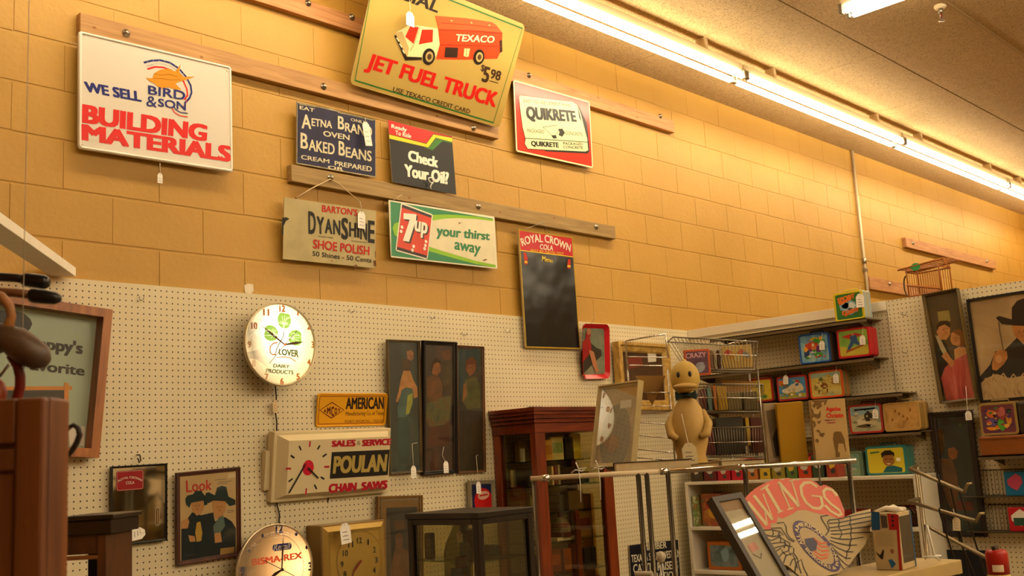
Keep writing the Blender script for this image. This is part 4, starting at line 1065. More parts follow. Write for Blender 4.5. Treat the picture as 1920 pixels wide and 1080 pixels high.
# mirror with thermometer
pose = ((2.001,3.99,1.555),(0,1.66,-.81),.232,.305)
def art(m, w, h):
    mir = plain('#cfc9b8', 0.05, 1.0, name='aged_mirror'); m.rect(-w / 2 + .008, w / 2 - .008, -h / 2 + .008, h / 2 - .008, 0.0, mir)
    q = [(-.0959,.1344),(.0162,.1321),(.0163,.0553),(-.0932,.0581)]; cx = sum(a[0] for a in q) / 4; cz = sum(a[1] for a in q) / 4
    m.poly([(cx + x, cz + z) for x, z in rounded(q[1][0] - q[0][0], q[0][1] - q[3][1], .008)], Y1, ink('#8a1018'))
    m.stroke([(cx + x, cz + z) for x, z in rounded((q[1][0] - q[0][0]) * .95, (q[0][1] - q[3][1]) * .93, .006)], .0012, Y2, ink('#c8a890'), True)
    m.arctext('ROYAL CROWN', [(-.0856,.0915),(-.0635,.1005),(-.0403,.1033),(-.0169,.0991),(.0077,.0878)], .0085, Y2, ink('#d8c8b0'), .02)
    m.text('COLA', [(-.0565,.0921),(-.0215,.0911),(-.0215,.0801),(-.0565,.0807)], Y2, ink('#d8c8b0'), .02)
    q = [(.0556,.016),(.0933,.0152),(.0908,-.1249),(.0633,-.1265)]; cx = sum(a[0] for a in q) / 4; cz = sum(a[1] for a in q) / 4
    m.poly([(cx + x, cz + z) for x, z in rounded(.017, .070, .008)], Y1, ink('#b8b09c')); m.poly([(cx + x, cz + z) for x, z in rounded(.0135, .066, .0065)], Y2, ink('#5a3c14'))
    m.stroke([(cx, cz - .028), (cx, cz + .028)], .0015, Y3, ink('#c8b88a'))
framed('advertising_mirror', 'black framed mirror with a red cola badge and a small thermometer', pose, 0.009, BLACKWOOD, art, (-0.006, 0.012), 'mirror', False)
p = [(2.008,3.965,1.446)]
price_tag('white tag lying sideways on the bottom of the black framed mirror', p[0], 0.045, 0.066, (0, 0, 82), [(.0, -.002, -.012), (-.03, 0, -.02)])
t = thing('pegboard_hook', 'dark hook above the black framed mirror', 'hook', [(2.003,4,1.728)][0])
m = Mesh(); m.tube([(0, .012, .02), (0, -.01, .018), (.002, -.014, -.004), (-.006, -.016, -.012), (-.010, -.016, .004)], .003, plain('#3a2a1c', .5, .4), 6); m.done('wire', t)

# magazine cover
pose = ((2.302,3.985,1.49),(0,4.27,-2.36),.291,.37)
def art(m, w, h):
    m.rect(-w / 2 + .008, w / 2 - .008, -h / 2 + .008, h / 2 - .008, 0.002, plain('#b79c6a', 0.5, vary=.08, scale=8, name='magazine_tan'))
    HAT, COAT, SK = ink('#22302e'), ink('#20292b'), ink('#b08050')
    y = .0012
    m.text('Look', [(-.1027,.1504),(.0155,.143),(.0135,.1012),(-.1005,.1017)], y, ink('#b02a24'), .02)
    m.poly([(-.124,-.0429),(-.0911,.003),(-.0758,.0195),(-.035,.0033),(.0195,.0085),(.0271,-.0296),(.0748,-.0167),(.1067,-.0393),(.1258,-.0699),(.1225,-.1777),(.0494,-.1741),(-.1247,-.1692)], y, COAT)
    m.poly([(-.0806,.0612),(-.0242,.0643),(-.0219,.0317),(-.035,.0102),(-.0555,.0034),(-.0757,.0286)], y - .0006, SK)
    m.poly([(.0147,.0555),(.0781,.051),(.0777,.0111),(.0589,-.0148),(.0324,-.0209),(.0195,.0085)], y - .0006, SK)
    m.poly([(-.1057,.0776),(-.0956,.0902),(-.0727,.0915),(-.0599,.1049),(-.0343,.1032),(-.0241,.0874),(-.0086,.0742),(-.0063,.0438),(-.0218,.0409),(-.0243,.062),(-.0806,.0589),(-.0883,.0392),(-.1018,.0544)], y - .0012, HAT)
    m.poly([(-.0147,.0911),(-.0006,.0933),(.028,.0774),(.0388,.1089),(.0601,.1134),(.0814,.1066),(.0906,.0661),(.1239,.0484),(.1237,.0295),(.0966,.0254),(.0754,.0489),(.02,.0572),(-.0036,.0482),(-.0164,.0681)], y - .0018, HAT)
    m.poly([(-.0557,-.0241),(-.0393,-.0215),(-.0304,-.0686),(-.0358,-.1),(-.0563,-.1018),(-.0631,-.0643)], y - .0006, ink('#b08c3a'))
    m.poly([(-.1263,-.0109),(-.0961,-.0009),(-.0887,-.0155),(-.0964,-.0419),(-.124,-.0406)], y - .0012, SK)
    m.poly([(-.0941,-.0694),(-.0663,-.0776),(-.0614,-.0988),(-.0867,-.0977)], y - .0012, SK); m.poly([(.024,-.0779),(.053,-.077),(.0589,-.1174),(.0263,-.1176)], y - .0012, SK)
    m.poly([(.0483,-.0135),(.0669,-.0087),(.0744,-.0541),(.0264,-.1083),(.019,-.0472)], y - .0006, ink('#5a6a60'))
    m.poly([(.0513,-.1433),(.1175,-.145),(.1161,-.1697),(.05,-.1682)], y - .0012, ink('#a5814a'))
    m.poly([(.0905,.1605),(.1251,.1593),(.1249,.1422),(.0903,.1435)], y - .0006, ink('#cbb890'))
    f1 = [(-.0527,.0398),(.0486,.0238)]
    features(m, f1[0][0], f1[0][1], .021, y - .0012, ink('#3a2412'), ink('#7a3c24')); features(m, f1[1][0], f1[1][1], .022, y - .0012, ink('#3a2412'), ink('#7a3c24'))
    for q in ([(.0286,.1399),(.0817,.1396)], [(.0443,.13),(.1085,.1295)], [(.039,.123),(.0869,.1221)], [(.0857,.0079),(.118,.0075)], [(.0857,.0008),(.1179,-.0001)], [(-.1071,-.1492),(-.0516,-.1536)]):
        m.stroke(q, .0022, y, ink('#6a5a40'))
framed('framed_magazine', 'brown framed magazine cover headed Look, two people in big black hats', pose, 0.017, wood('mahogany', '#3a1a0a', '#54260f', stretch=(8, 8, 2)), art, (-0.008, 0.012), 'picture')

# three tall narrow pictures and the lower one
pose = ((3.379,3.985,1.935),(0,2.4,-.62),.208,.654)
def art(m, w, h):
    m.rect(-w / 2 + .008, w / 2 - .008, -h / 2 + .008, h / 2 - .008, .002, painting('paint_teal', ['#14150f', '#202a22', '#33443a'], 5, (1, 1, .5)))
    SK = plain('#a3713c', .5, vary=.25, scale=25); y = .001
    P = 'z3.857,720,620: '
    m.poly([(.0203,.2714),(.0521,.2791),(.0653,.2621),(.0618,.2343),(.0415,.2202),(.0237,.2302)], y, plain('#8a5f38', .5, vary=.3, scale=30))
    f = [(.044,.2478)][0]; features(m, f[0], f[1], .012, y - .0003, ink('#2a1a0c'), ink('#5a2a18'), .1)
    m.poly([(-.0123,.2227),(.0149,.2369),(.0417,.2305),(.0498,.1961),(.0312,.1753),(.0041,.1681),(-.0114,.1885)], y, ink('#43301a'))
    m.poly([(-.0046,.1749),(.0402,.1754),(.0572,.1342),(.0832,.0929),(.0864,.0447),(.059,.038),(.0378,.0861),(.0019,.0862),(-.0181,.0658),(-.0441,.0186),(-.057,.0255),(-.0383,.0727),(-.0217,.1338)], y - .0006, SK)
    m.poly([(-.0178,.0794),(.011,.093),(.0513,.0861),(.0588,.0312),(.0346,-.0299),(.0116,-.0533),(-.0459,-.0541),(-.0483,-.0083),(-.0349,.0321)], y - .0012, plain('#3d5650', .5, vary=.3, scale=14))
    m.poly([(.0189,.052),(.0507,.0655),(.0494,.0176),(.0254,-.0366),(.003,-.0429)], y - .0018, plain('#8a8c2e', .5, vary=.3, scale=18))
    m.poly([(-.0389,-.0556),(.016,-.0554),(.0325,-.1046),(.0258,-.1856),(.0099,-.279),(-.0428,-.2763),(-.0537,-.1891)], y - .0006, plain('#2b3f39', .5, vary=.3, scale=9))
t = framed('framed_picture', 'leftmost of three tall pictures, woman in a blue green gown on a dark ground', pose, 0.011, wood('olive_frame', '#4a3a1c', '#6a5630', stretch=(6, 6, 2)), art, (-0.008, 0.012), 'picture', group=None)
pose = ((3.598,3.975,1.928),(0,4.02,-.12),.228,.671)
def art(m, w, h):
    m.rect(-w / 2 + .012, w / 2 - .012, -h / 2 + .012, h / 2 - .012, .002, painting('paint_umber', ['#120c07', '#2a170b', '#47250f'], 5, (1, 1, .6)))
    y = .001
    m.poly([(.0137,.2846),(.0665,.297),(.081,.276),(.0762,.2438),(.0376,.2393),(.0185,.2564)], y, plain('#5b3419', .5, vary=.3, scale=26))
    m.poly([(-.0522,.2229),(-.0241,.2447),(.0043,.2349),(.011,.1857),(-.0145,.1572),(-.0474,.1706)], y, plain('#7b4a1f', .5, vary=.3, scale=26))
    f = [(-.0174,.1887),(.0492,.2609)]; features(m, f[0][0], f[0][1], .015, y - .0003, ink('#2a160a'), ink('#4a1c10'), .1); features(m, f[1][0], f[1][1], .013, y - .0003, ink('#1e1208'), ink('#3a1a10'), -.1)
    m.poly([(-.0587,.1914),(-.0523,.2299),(-.0213,.2518),(.009,.2385),(.0128,.2139),(-.0052,.229),(-.0382,.2198),(-.0493,.1776)], y - .0005, ink('#2c180a'))
    m.poly([(.0185,.2352),(.0762,.2367),(.0858,.1587),(.0761,.0948),(.0282,.0945)], y - .0006, plain('#3d3018', .5, vary=.4, scale=20))
    m.poly([(-.0846,.1492),(-.0474,.1636),(-.0004,.1539),(.0234,.1155),(.0187,.0523),(-.0657,.0245),(-.0843,.0591)], y - .0006, plain('#5e3a16', .5, vary=.35, scale=18))
    m.poly([(-.086,.0177),(.0187,.0523),(.0809,.0595),(.0761,-.0603),(.0378,-.0878),(-.0654,-.0997),(-.0886,-.0581)], y - .0012, painting('paint_sash', ['#5c1f10', '#4c4a1c', '#29341a'], 16))
    m.poly([(-.0654,-.0997),(.0761,-.0744),(.0664,-.1932),(-.0744,-.1956)], y - .0006, plain('#44200e', .5, vary=.3, scale=10))
framed('framed_picture', 'middle of three tall pictures, in a wide black frame, couple in brown shadow', pose, 0.020, BLACKWOOD, art, (-0.012, 0.012), 'picture')
pose = ((3.828,3.985,1.92),(0,2.79,.17),.199,.661)
def art(m, w, h):
    m.rect(-w / 2 + .008, w / 2 - .008, -h / 2 + .008, h / 2 - .008, .002, painting('paint_olive', ['#1a1408', '#2a2210', '#3a3018'], 4, (1, 1, .5)))
    y = .001
    m.poly([(-.0915,.3051),(.0698,.3187),(.0674,.201),(-.0243,.1698),(-.066,.0613),(-.0957,.0468)], y, plain('#2c3a36', .5, vary=.3, scale=8))
    m.poly([(-.0278,.2531),(.0178,.2691),(.0427,.2443),(.0366,.1929),(-.0043,.1702),(-.0258,.1987)], y - .0006, plain('#744724', .5, vary=.3, scale=24))
    m.poly([(-.0359,.1912),(-.0308,.253),(.0179,.2764),(.0499,.2482),(.045,.2078),(.0324,.2367),(-.0132,.2317)], y - .001, ink('#5a3014'))
    m.poly([(-.0397,.1478),(.0362,.171),(.076,.1206),(.0684,.004),(-.0275,-.0031),(-.0662,.047)], y - .0006, plain('#4c4a22', .5, vary=.35, scale=14))
    m.poly([(-.053,.126),(-.029,.1336),(-.026,.0759),(-.0566,.0327)], y - .0012, plain('#7a5028', .5, vary=.3, scale=24))
framed('framed_picture', 'rightmost of three tall pictures, in a thin brown frame, hung slightly lower', pose, 0.012, wood('brown_frame', '#4c2c12', '#6c4420', stretch=(6, 6, 2)), art, (-0.008, 0.012), 'picture')
for (p, s1, lab) in zip([(3.38,3.94,1.639),(3.594,3.94,1.653),(3.813,3.94,1.539)], ([(3.391,3.955,1.75),(3.423,3.955,1.754)], [(3.576,3.945,1.686),(3.589,3.945,1.728)], [(3.822,3.955,1.675),(3.834,3.955,1.68)]),
        ('white tag at the bottom of the leftmost tall picture', 'white tag on a looped string on the middle black framed picture', 'white tag hanging under the rightmost tall picture, before the little red disc picture')):
    price_tag(lab, p, 0.032, 0.055, (0, 0, 0), [Vector(q) - Vector(p) for q in s1])
pose = ((3.316,3.985,1.235),(0,0,2.22),.279,.539)
def art(m, w, h):
    m.rect(-w / 2 + .02, w / 2 - .02, -h / 2 + .02, h / 2 - .02, .002, plain('#6e5022', .5, vary=.1, name='brown_mat_board'))
    m.rect(-w / 2 + .055, w / 2 - .03, -h / 2 + .05, h / 2 - .055, .001, painting('paint_dusk', ['#0d0b06', '#1a160c', '#2c2412'], 5))
    m.poly([(-.0322,.0829),(-.0056,.0982),(.0163,.0749),(.0113,.0253),(.0525,.0007),(.0737,-.0894),(.0362,-.1086),(-.0658,-.1008),(-.0432,-.0044),(-.0282,.0386)], 0.0, plain('#54381c', .5, vary=.4, scale=18))
    m.poly([(-.0418,.1497),(.0246,.1525),(.0316,.1131),(-.0319,.1105)], 0.0, plain('#4a3014', .5, vary=.3, scale=20))
framed('framed_picture', 'gold brown framed dark picture left of the small black display case, below the tall ones', pose, 0.014, wood('golden_brown', '#6a4818', '#8a6428', stretch=(6, 6, 2)), art, (-0.008, 0.012), 'picture')
pose = ((3.878,3.985,1.454),(0,0,1.44),.184,.192)
def art(m, w, h):
    m.rect(-w / 2 + .02, w / 2 - .02, -h / 2 + .02, h / 2 - .02, .002, plain('#1d2450', .4))
    p = [(.0109,-.0019)][0]; m.disc(p[0], p[1] - .01, .066, .066, .001, ink('#c4191a'), 36)
    p = [(.0118,.0173)][0]; m.disc(p[0], p[1], .042, .022, .0003, ink('#d8a890'), 24, .15); m.stroke([(p[0] - .03, p[1] - .002), (p[0] + .03, p[1] + .004)], .008, -.0004, ink('#b8241c'))
framed('framed_picture', 'small grey framed picture of a red disc on blue, behind the small black display case', pose, 0.022, plain('#8b8168', .5, vary=.1, name='grey_wash_frame'), art, (-0.008, 0.012), 'picture')
pose = ((5.339,3.97,2.115),(0,0,-.03),.532,.421)
def art(m, w, h):
    m.rect(-w / 2 + .04, w / 2 - .04, -h / 2 + .04, h / 2 - .04, .004, plain('#4a2c12', .5, vary=.2, scale=6, name='brown_print'))
    q = [(.0567,.1528),(.1481,.1559),(.1404,.0973),(.0545,.0916)]; m.poly(q, .003, ink('#e6ddc8'))
    q = [(-.1631,.1089),(-.0081,.127),(-.0046,.0664),(-.1604,.0428)]; m.poly(q, .003, plain('#7a2c1c', .5, vary=.4, scale=60))
framed('framed_picture', 'ornate gold framed picture hung in the pegboard corner behind the wire baskets', pose, 0.062, GOLDWOOD, art, (-0.022, 0.03), 'picture')
pose = ((5.347,4,.966),(0,0,1.37),.5,.257); w, h = pose[2:]
m = plate(w, h, plain('#131520', .4, name='dark_navy_enamel'), .004)
LT = ink('#d8cfb4')
m.text('MEMBER', [(-.1106,.1281),(.1272,.1258),(.126,.0863),(-.1119,.0861)], Y1, LT, .03)
m.text('TEXAS & SOUTHWESTERN', [(-.2378,.0713),(.2604,.0673),(.2647,.0214),(-.2378,.0265)], Y1, LT, .03)
m.text('CATTLE RAISERS', [(-.2243,.0168),(.2334,.0012),(.2341,-.0486),(-.2266,-.0363)], Y1, LT, .03)
m.text("ASSOCIATION", [(-.2102,-.0464),(.2263,-.0606),(.2247,-.1019),(-.2113,-.0875)], Y1, LT, .03)
posed(m, 'tin_sign', pose, 'dark navy sign with white lettering CATTLE RAISERS, low behind the chrome posts', 'sign')

# ================================================================== partition: shelves and lunch boxes
SHELFM = plain('#6a5a40', 0.45, 0.4, name='bronze_shelf_steel')
def wall_shelf(y0, y1, ztop, label, depth=0.2):
    t = thing('metal_shelf', label, 'shelf', (PX_, (y0 + y1) / 2, ztop), (-90, 0, 0), 'narrow metal shelves on the partition')
    L = (y1 - y0) / 2; m = Mesh()
    m.box(-L, L, -depth, 0.0, -0.006, 0.0, SHELFM); m.box(-L, L, -depth, -depth + .004, -0.022, 0.0, SHELFM)
    m.done('shelf_board', t)
    for x in (-L + .06, L - .06):
        b = Mesh(); b.prism([(0, 0), (depth * .9, 0), (depth * .9, -.012), (.012, -.05), (0, -.05)], -.002, .002, SHELFM)
        b.done('bracket', t, (x, 0, -.006), (0, 0, R(-90)))
for a in ((2.66, 3.72, 2.336, 'topmost narrow dark shelf on the partition, under the green and yellow lunch box'), (2.64, 3.9, 2.110, 'second narrow dark shelf on the partition, under the blue and red lunch boxes'),
          (2.50, 3.9, 1.897, 'third narrow dark shelf on the partition, under the two picture lunch boxes'), (2.42, 3.3, 1.678, 'lowest narrow dark shelf, under the plain tan lunch box')):
    wall_shelf(*a)

I = ink
def blobp(cx, cz, rx, rz, n=9, j=.25, seed=1):
    q = random.Random(seed)
    return [(cx + rx * math.cos(2 * math.pi * i / n) * (1 + q.uniform(-j, j)), cz + rz * math.sin(2 * math.pi * i / n) * (1 + q.uniform(-j, j))) for i in range(n)]
def lunch_box(pose, label, body, band, art, depth=0.1, handle='top', busy=None, group='vintage lunch boxes'):
    w, h = pose[2:]
    t = thing('lunch_box', label, 'lunch box', pose[0], (pose[1][0], 0, 0), group)
    m = Mesh()
    o = rounded(w, h, .018, 4); i = rounded(w - .022, h - .022, .012, 4); n = len(o)
    vs = [(x, depth, z) for x, z in o] + [(x, .006, z) for x, z in o] + [(x * .985, 0, z * .98) for x, z in o] + [(x, 0, z) for x, z in i] + [(x, .0025, z) for x, z in rounded(w - .028, h - .028, .010, 4)]
    for k in range(4):
        m.add(vs[k * n:(k + 2) * n], [(j, (j + 1) % n, n + (j + 1) % n, n + j) for j in range(n)], body if k == 0 else band)
    m.add(vs[:n], [tuple(range(n))], body)
    m.tube([(x * 1.004, depth * .55, z * 1.004) for x, z in o], .0022, band, 6, closed=True)
    bo = m.done('box', t)
    a = Mesh(); a.poly(rounded(w - .024, h - .024, .011, 4), .0015, art[0])
    for k, (pts, col) in enumerate(art[1]):
        a.poly([(u * (w - .03), v * (h - .03)) for u, v in pts], .0009 - .0005 * (k // 2), col)
    if busy:
        q = random.Random(label)
        for k in range(26):
            s_ = q.uniform(.03, .08)
            a.poly([(u * (w - .03), v * (h - .03)) for u, v in blobp(q.uniform(-.4, .4), q.uniform(-.4, .4), s_, s_ * q.uniform(.5, 1.2), 7, .35, k)], -.0022 - .00004 * k, I(q.choice(busy)))
    a.done('front_panel', t)
    if handle:
        b = Mesh(); b.tube([(-.045, depth * .5, h / 2), (-.042, depth * .5, h / 2 + .014), (.042, depth * .5, h / 2 + .014), (.045, depth * .5, h / 2)], .004, band, 6); b.done('handle', bo)
    return t
lunch_box(((5.78,2.781,2.423),(-90,0,0),.185,.173), 'green and yellow lunch box alone on the topmost partition shelf', I('#9aa3a0'), I('#c9b21a'), (I('#2f6b2c'), [(blobp(0, -.02, .36, .30, seed=4), I('#7fa0b4')), (blobp(-.12, .02, .14, .12, seed=5), I('#4f6f92')), (blobp(.12, .0, .14, .14, seed=6), I('#c9d0c8')),
    ([(-.40, .20), (.10, .36), (.18, .44), (.12, .24), (-.36, .08)], I('#d9702a')), ([(-.20, -.42), (.34, -.22), (.36, -.12), (-.12, -.28)], I('#d9702a')), (blobp(.05, -.14, .12, .07, seed=7), I('#23405a'))]))
a = Mesh(); ORA = I('#d9702a')
a.text('SPORT', [(-.0672,.0543),(.0454,.0712),(.0471,.0423),(-.0651,.0274)], -.0012, ORA, .09); a.text('GOOFY', [(-.0455,-.0249),(.0644,-.0139),(.064,-.0388),(-.0448,-.0526)], -.0012, ORA, .09)
a.done('lettering', bpy.data.objects['lunch_box'])
lunch_box(((5.78,3.026,2.202),(-90,0,0),.202,.184), 'blue rimmed lunch box with busy many coloured art, left of the red one', I('#6a5538'), I('#1d4f9a'), (painting('box_art_sky', ['#3a6fa0', '#6fa2b8', '#9ab7a8'], 14), [(blobp(-.1, .1, .26, .16, seed=11), I('#c0401e')), (blobp(.2, .28, .2, .12, seed=12), I('#4c9a34')), (blobp(.05, -.08, .24, .2, seed=13), I('#6a2f7a')), (blobp(-.3, -.2, .12, .2, seed=14), I('#27406f')), (blobp(.12, -.25, .16, .12, seed=15), I('#3f8f3a')), (blobp(-.02, .02, .12, .1, seed=16), I('#c46a3a')), (blobp(.0, .36, .16, .06, seed=17), I('#c9a21e'))]), busy=('#c0401e', '#2f5a8a', '#d0c8a0', '#5a2a6a', '#3a8a34', '#e0a030', '#1c2a40', '#b0c0b8'))
lunch_box(((5.78,2.776,2.206),(-90,0,0),.202,.172), 'red rimmed lunch box with a running figure in blue over green hills', I('#a01a20'), I('#bb1c22'), (painting('box_art_hills', ['#4f8a36', '#86a83a', '#b8b04a'], 4), [([(-.5, -.5), (.5, -.5), (.5, -.12), (.1, -.22), (-.5, -.1)], I('#b9a83a')), ([(-.18, .36), (.10, .40), (.36, .28), (.12, .22), (.0, .06), (-.1, .16), (-.42, .30)], I('#b22a1c')), ([(-.1, .3), (.12, .32), (.16, .05), (.28, -.14), (.14, -.10), (.02, -.02), (-.16, -.30), (-.30, -.42), (-.22, -.16), (-.1, .05)], I('#2f4f7c')), (blobp(.0, .34, .06, .07, seed=21), I('#b07a4a')), ([(-.3, -.3), (.36, -.1), (.36, -.16), (-.28, -.38)], I('#a04a1c'))]))
lunch_box(((5.78,3.419,1.985),(-90,0,0),.178,.149), 'red rimmed yellow lunch box half hidden by the wire baskets', I('#6e6346'), I('#9a1f1c'), (painting('box_art_yellow', ['#b89a1a', '#c8b030', '#8a8a20'], 6), [(blobp(.1, .05, .14, .28, seed=31), I('#8c7a1e')), (blobp(.15, -.36, .2, .1, seed=32), I('#4c7a24'))]))
lunch_box(((5.78,3.199,1.979),(-90,0,0),.206,.151), 'red rimmed lunch box with a blue sky and white horse scene', I('#7a6a4a'), I('#9c2420'), (plain('#4a87b4', .4), [([(-.5, -.5), (.5, -.5), (.5, -.3), (-.1, -.2), (-.5, -.28)], I('#a8a03a')), (blobp(.16, -.02, .3, .26, seed=41), I('#cfc6a8')), (blobp(-.22, -.12, .2, .14, seed=42), I('#d8cdb0')), (blobp(.22, .3, .1, .09, seed=43), I('#b8381e')), ([(-.48, .16), (-.26, .16), (-.26, .42), (-.48, .42)], I('#d2702c')), (blobp(.2, .16, .07, .08, seed=44), I('#3a5a8a'))]), busy=('#d8cdb0', '#b8a878', '#7a8a4a', '#e4dcc4', '#8a5a3a', '#5f8fae'))
lunch_box(((5.78,2.975,1.983),(-90,0,0),.216,.165), 'orange rimmed lunch box with a rider on a yellow plain', I('#7c6a3c'), I('#d0531a'), (painting('box_art_plain', ['#b7a04a', '#cdb85c', '#8fae9a'], 3), [([(-.5, .3), (.5, .34), (.5, .5), (-.5, .5)], I('#9ab4a0')), (blobp(-.12, -.06, .2, .14, seed=51), I('#7a4a1e')), (blobp(-.16, .18, .07, .16, seed=52), I('#6a6a34')), ([(-.26, -.16), (-.22, -.16), (-.26, -.4), (-.3, -.38)], I('#6a3c14')), ([(.0, -.14), (.05, -.14), (.04, -.38), (.0, -.36)], I('#6a3c14')), (blobp(.26, .1, .08, .16, seed=53), I('#a8803c'))]), busy=('#c8b860', '#a8a058', '#b89a4a', '#8a7a3a', '#d4c47a'))
lunch_box(((5.78,2.753,1.764),(-90,0,0),.204,.168), 'red rimmed pale lunch box with grey figures in a landscape, on the lowest dark shelf', I('#8a7a58'), I('#a8322a'), (painting('box_art_pale', ['#a8b0a0', '#b9ae86', '#8f9a78'], 5), [([(-.5, .16), (.5, .2), (.5, .5), (-.5, .5)], I('#8fb0b8')), ([(-.42, .34), (.4, .38), (.4, .44), (-.42, .42)], I('#a83a2c')), (blobp(.1, .08, .16, .2, seed=61), I('#3c3424')), (blobp(-.16, -.12, .2, .14, seed=62), I('#cfc4a2')), (blobp(.2, -.2, .2, .14, seed=63), I('#c0b48c')), (blobp(-.02, -.3, .3, .06, seed=64), I('#5a4a2a'))]), 0.11, busy=('#3c3424', '#c8bc98', '#8a8464', '#a8a080', '#5a5238', '#d4cbb0'))
lunch_box(((5.78,2.541,1.762),(-90,0,0),.211,.162), 'plain tan lunch box with a tooled leather pattern, right end of the lowest dark shelf', I('#8a6a34'), I('#b08a4c'), (painting('tooled_tan', ['#a87c3c', '#c09450', '#8a602a'], 7), [([(-.34 + .12 * k, -.2 + .12 * ((k * 3) % 4)), (-.26 + .12 * k, -.12 + .12 * ((k * 3) % 4)), (-.3 + .12 * k, -.02 + .12 * ((k * 3) % 4))], I('#7c4a1a')) for k in range(6)]), 0.13)
lunch_box(((5.75,2.646,1.524),(-90,0,0),.237,.162), 'teal rimmed yellow lunch box with a smiling portrait, on the white shelf unit', I('#3d6a5c'), I('#2d6f6a'), (plain('#c2b02a', .4), [([(-.12, -.5), (.42, -.5), (.44, -.34), (.2, -.22), (.0, -.26)], I('#1e5a62')), (blobp(.08, .02, .17, .27, 12, .06, 71), I('#8a5a2c')), ([(-.1, .1), (-.12, .3), (.0, .42), (.16, .42), (.26, .3), (.25, .12), (.2, .22), (-.02, .22)], I('#1f170e')), ([(.0, -.12), (.14, -.13), (.08, -.18)], I('#e3d6b4')), (blobp(.02, .06, .025, .02, 8, 0, 72), I('#20160c')), (blobp(.15, .05, .025, .02, 8, 0, 73), I('#20160c')), ([(.3, .1), (.42, .08), (.4, -.06), (.3, -.04)], I('#e0d8bc')), ([(-.42, .3), (-.16, .34), (-.16, .4), (-.42, .38)], I('#4a6a2a'))]), 0.11)
lunch_box(((5.76,2.014,1.714),(-90,0,0),.192,.171), 'square lunch box crowded with orange, purple and green shapes, on the long brown box', I('#3a2c18'), I('#8a6e3a'), (painting('box_art_crowd', ['#4a1f14', '#6a2c3a', '#3a2a4a'], 10), [(blobp(-.2, .2, .16, .16, seed=81), I('#c4622a')), (blobp(.12, .24, .14, .18, seed=82), I('#a85a50')), (blobp(-.2, -.1, .2, .14, seed=83), I('#5a4a7c')), (blobp(.08, -.2, .13, .22, seed=84), I('#4f9a34')), (blobp(.34, -.04, .09, .2, seed=85), I('#c08a2a')), (blobp(-.2, -.34, .2, .07, seed=86), I('#cf8420')), (blobp(.36, .26, .08, .1, seed=87), I('#24221e'))]), 0.12, busy=('#c4622a', '#4a2a5a', '#b8a060', '#3a6a2c', '#8a3a3a', '#d09a3a', '#1c1814'))
for p, lab in zip([(5.765,2.698,2.479),(5.765,2.965,2.236),(5.765,2.71,2.237),(5.765,3.226,2.055),(5.765,2.899,2.033),(5.765,2.682,1.811),(5.765,2.597,1.567)], ('white tag on the green and yellow lunch box', 'white tag on the blue rimmed lunch box', 'white tag on the red rimmed lunch box with the running figure', 'white tag on the blue sky lunch box', 'white tag on the orange rimmed lunch box', 'white tag on the pale lunch box with grey figures', 'white tag on the yellow portrait lunch box')):
    price_tag(lab, p, 0.034 if lab[-30:].find('green and yellow') < 0 else 0.048, 0.05 if 'green' not in lab else 0.075, (-90, 0, 4), [(.002, 0, .02), (.004, .002, .05)])

pose = ((5.72,1.985,1.574),(-90,0,.38),.253,.093); w, h = pose[2:]
t = thing('storage_box', 'long brown box under the square crowded lunch box', 'box', pose[0], (-90, 0, 0))
m = Mesh(); m.box(-w / 2, w / 2, 0, .2, -h / 2, h / 2 + .006, plain('#7c4413', .45, vary=.08, name='brown_leatherette'), .006); m.done('body', t)
m = Mesh(); m.box(-w / 2 - .002, w / 2 + .002, -.002, .2, h / 2 - .012, h / 2 - .008, plain('#5a2e0c', .5)); m.done('lid_edge', t)
t = thing('lunch_box', 'dark lunch box at the right edge beside the square crowded one', 'lunch box', [(5.76,1.895,1.713)][0], (-90, 0, 0), 'vintage lunch boxes')
m = Mesh(); m.box(-.02, .18, 0, .12, -.083, .083, plain('#332616', .4, vary=.3), .012); m.done('box', t)
wall_shelf(1.62, 2.13, 1.527, 'metal shelf under the long brown box at the right edge')

# white shelf unit under the pegboard shelves
WX0, WX1, WYA, WYB = 5.62, 5.925, 2.425, 3.93
t = thing('shelf_unit', 'white open shelf unit below the partition shelves, packed with toys and boxes', 'shelf unit', (5.77, 3.18, 0))
WP_ = plain('#cfc6b2', .45, vary=.03, name='white_shelf_paint')
def ub(y0, y1, z0, z1, x0=WX0, x1=WX1, name='shelf_board'):
    m = Mesh(); m.box(x0 - 5.77, x1 - 5.77, y0 - 3.18, y1 - 3.18, z0, z1, WP_, .002); m.done(name, t)
ub(WYA, WYB, 1.425, 1.443); ub(WYA + .02, WYB - .02, 1.145, 1.165); ub(WYA + .02, WYB - .02, .88, .90); ub(WYA + .02, WYB - .02, .55, .57); ub(WYA, WYB, 0.06, .10)
ub(WYA, WYA + .022, 0, 1.425, name='side_panel'); ub(WYB - .022, WYB, 0, 1.425, name='side_panel')
m = Mesh(); m.box(5.905 - 5.77, 5.925 - 5.77, WYA + .02 - 3.18, WYB - .02 - 3.18, .1, 1.42, pegboard('pegboard_back', 'Y', 2.655, 2.41)); m.done('back_panel', t)

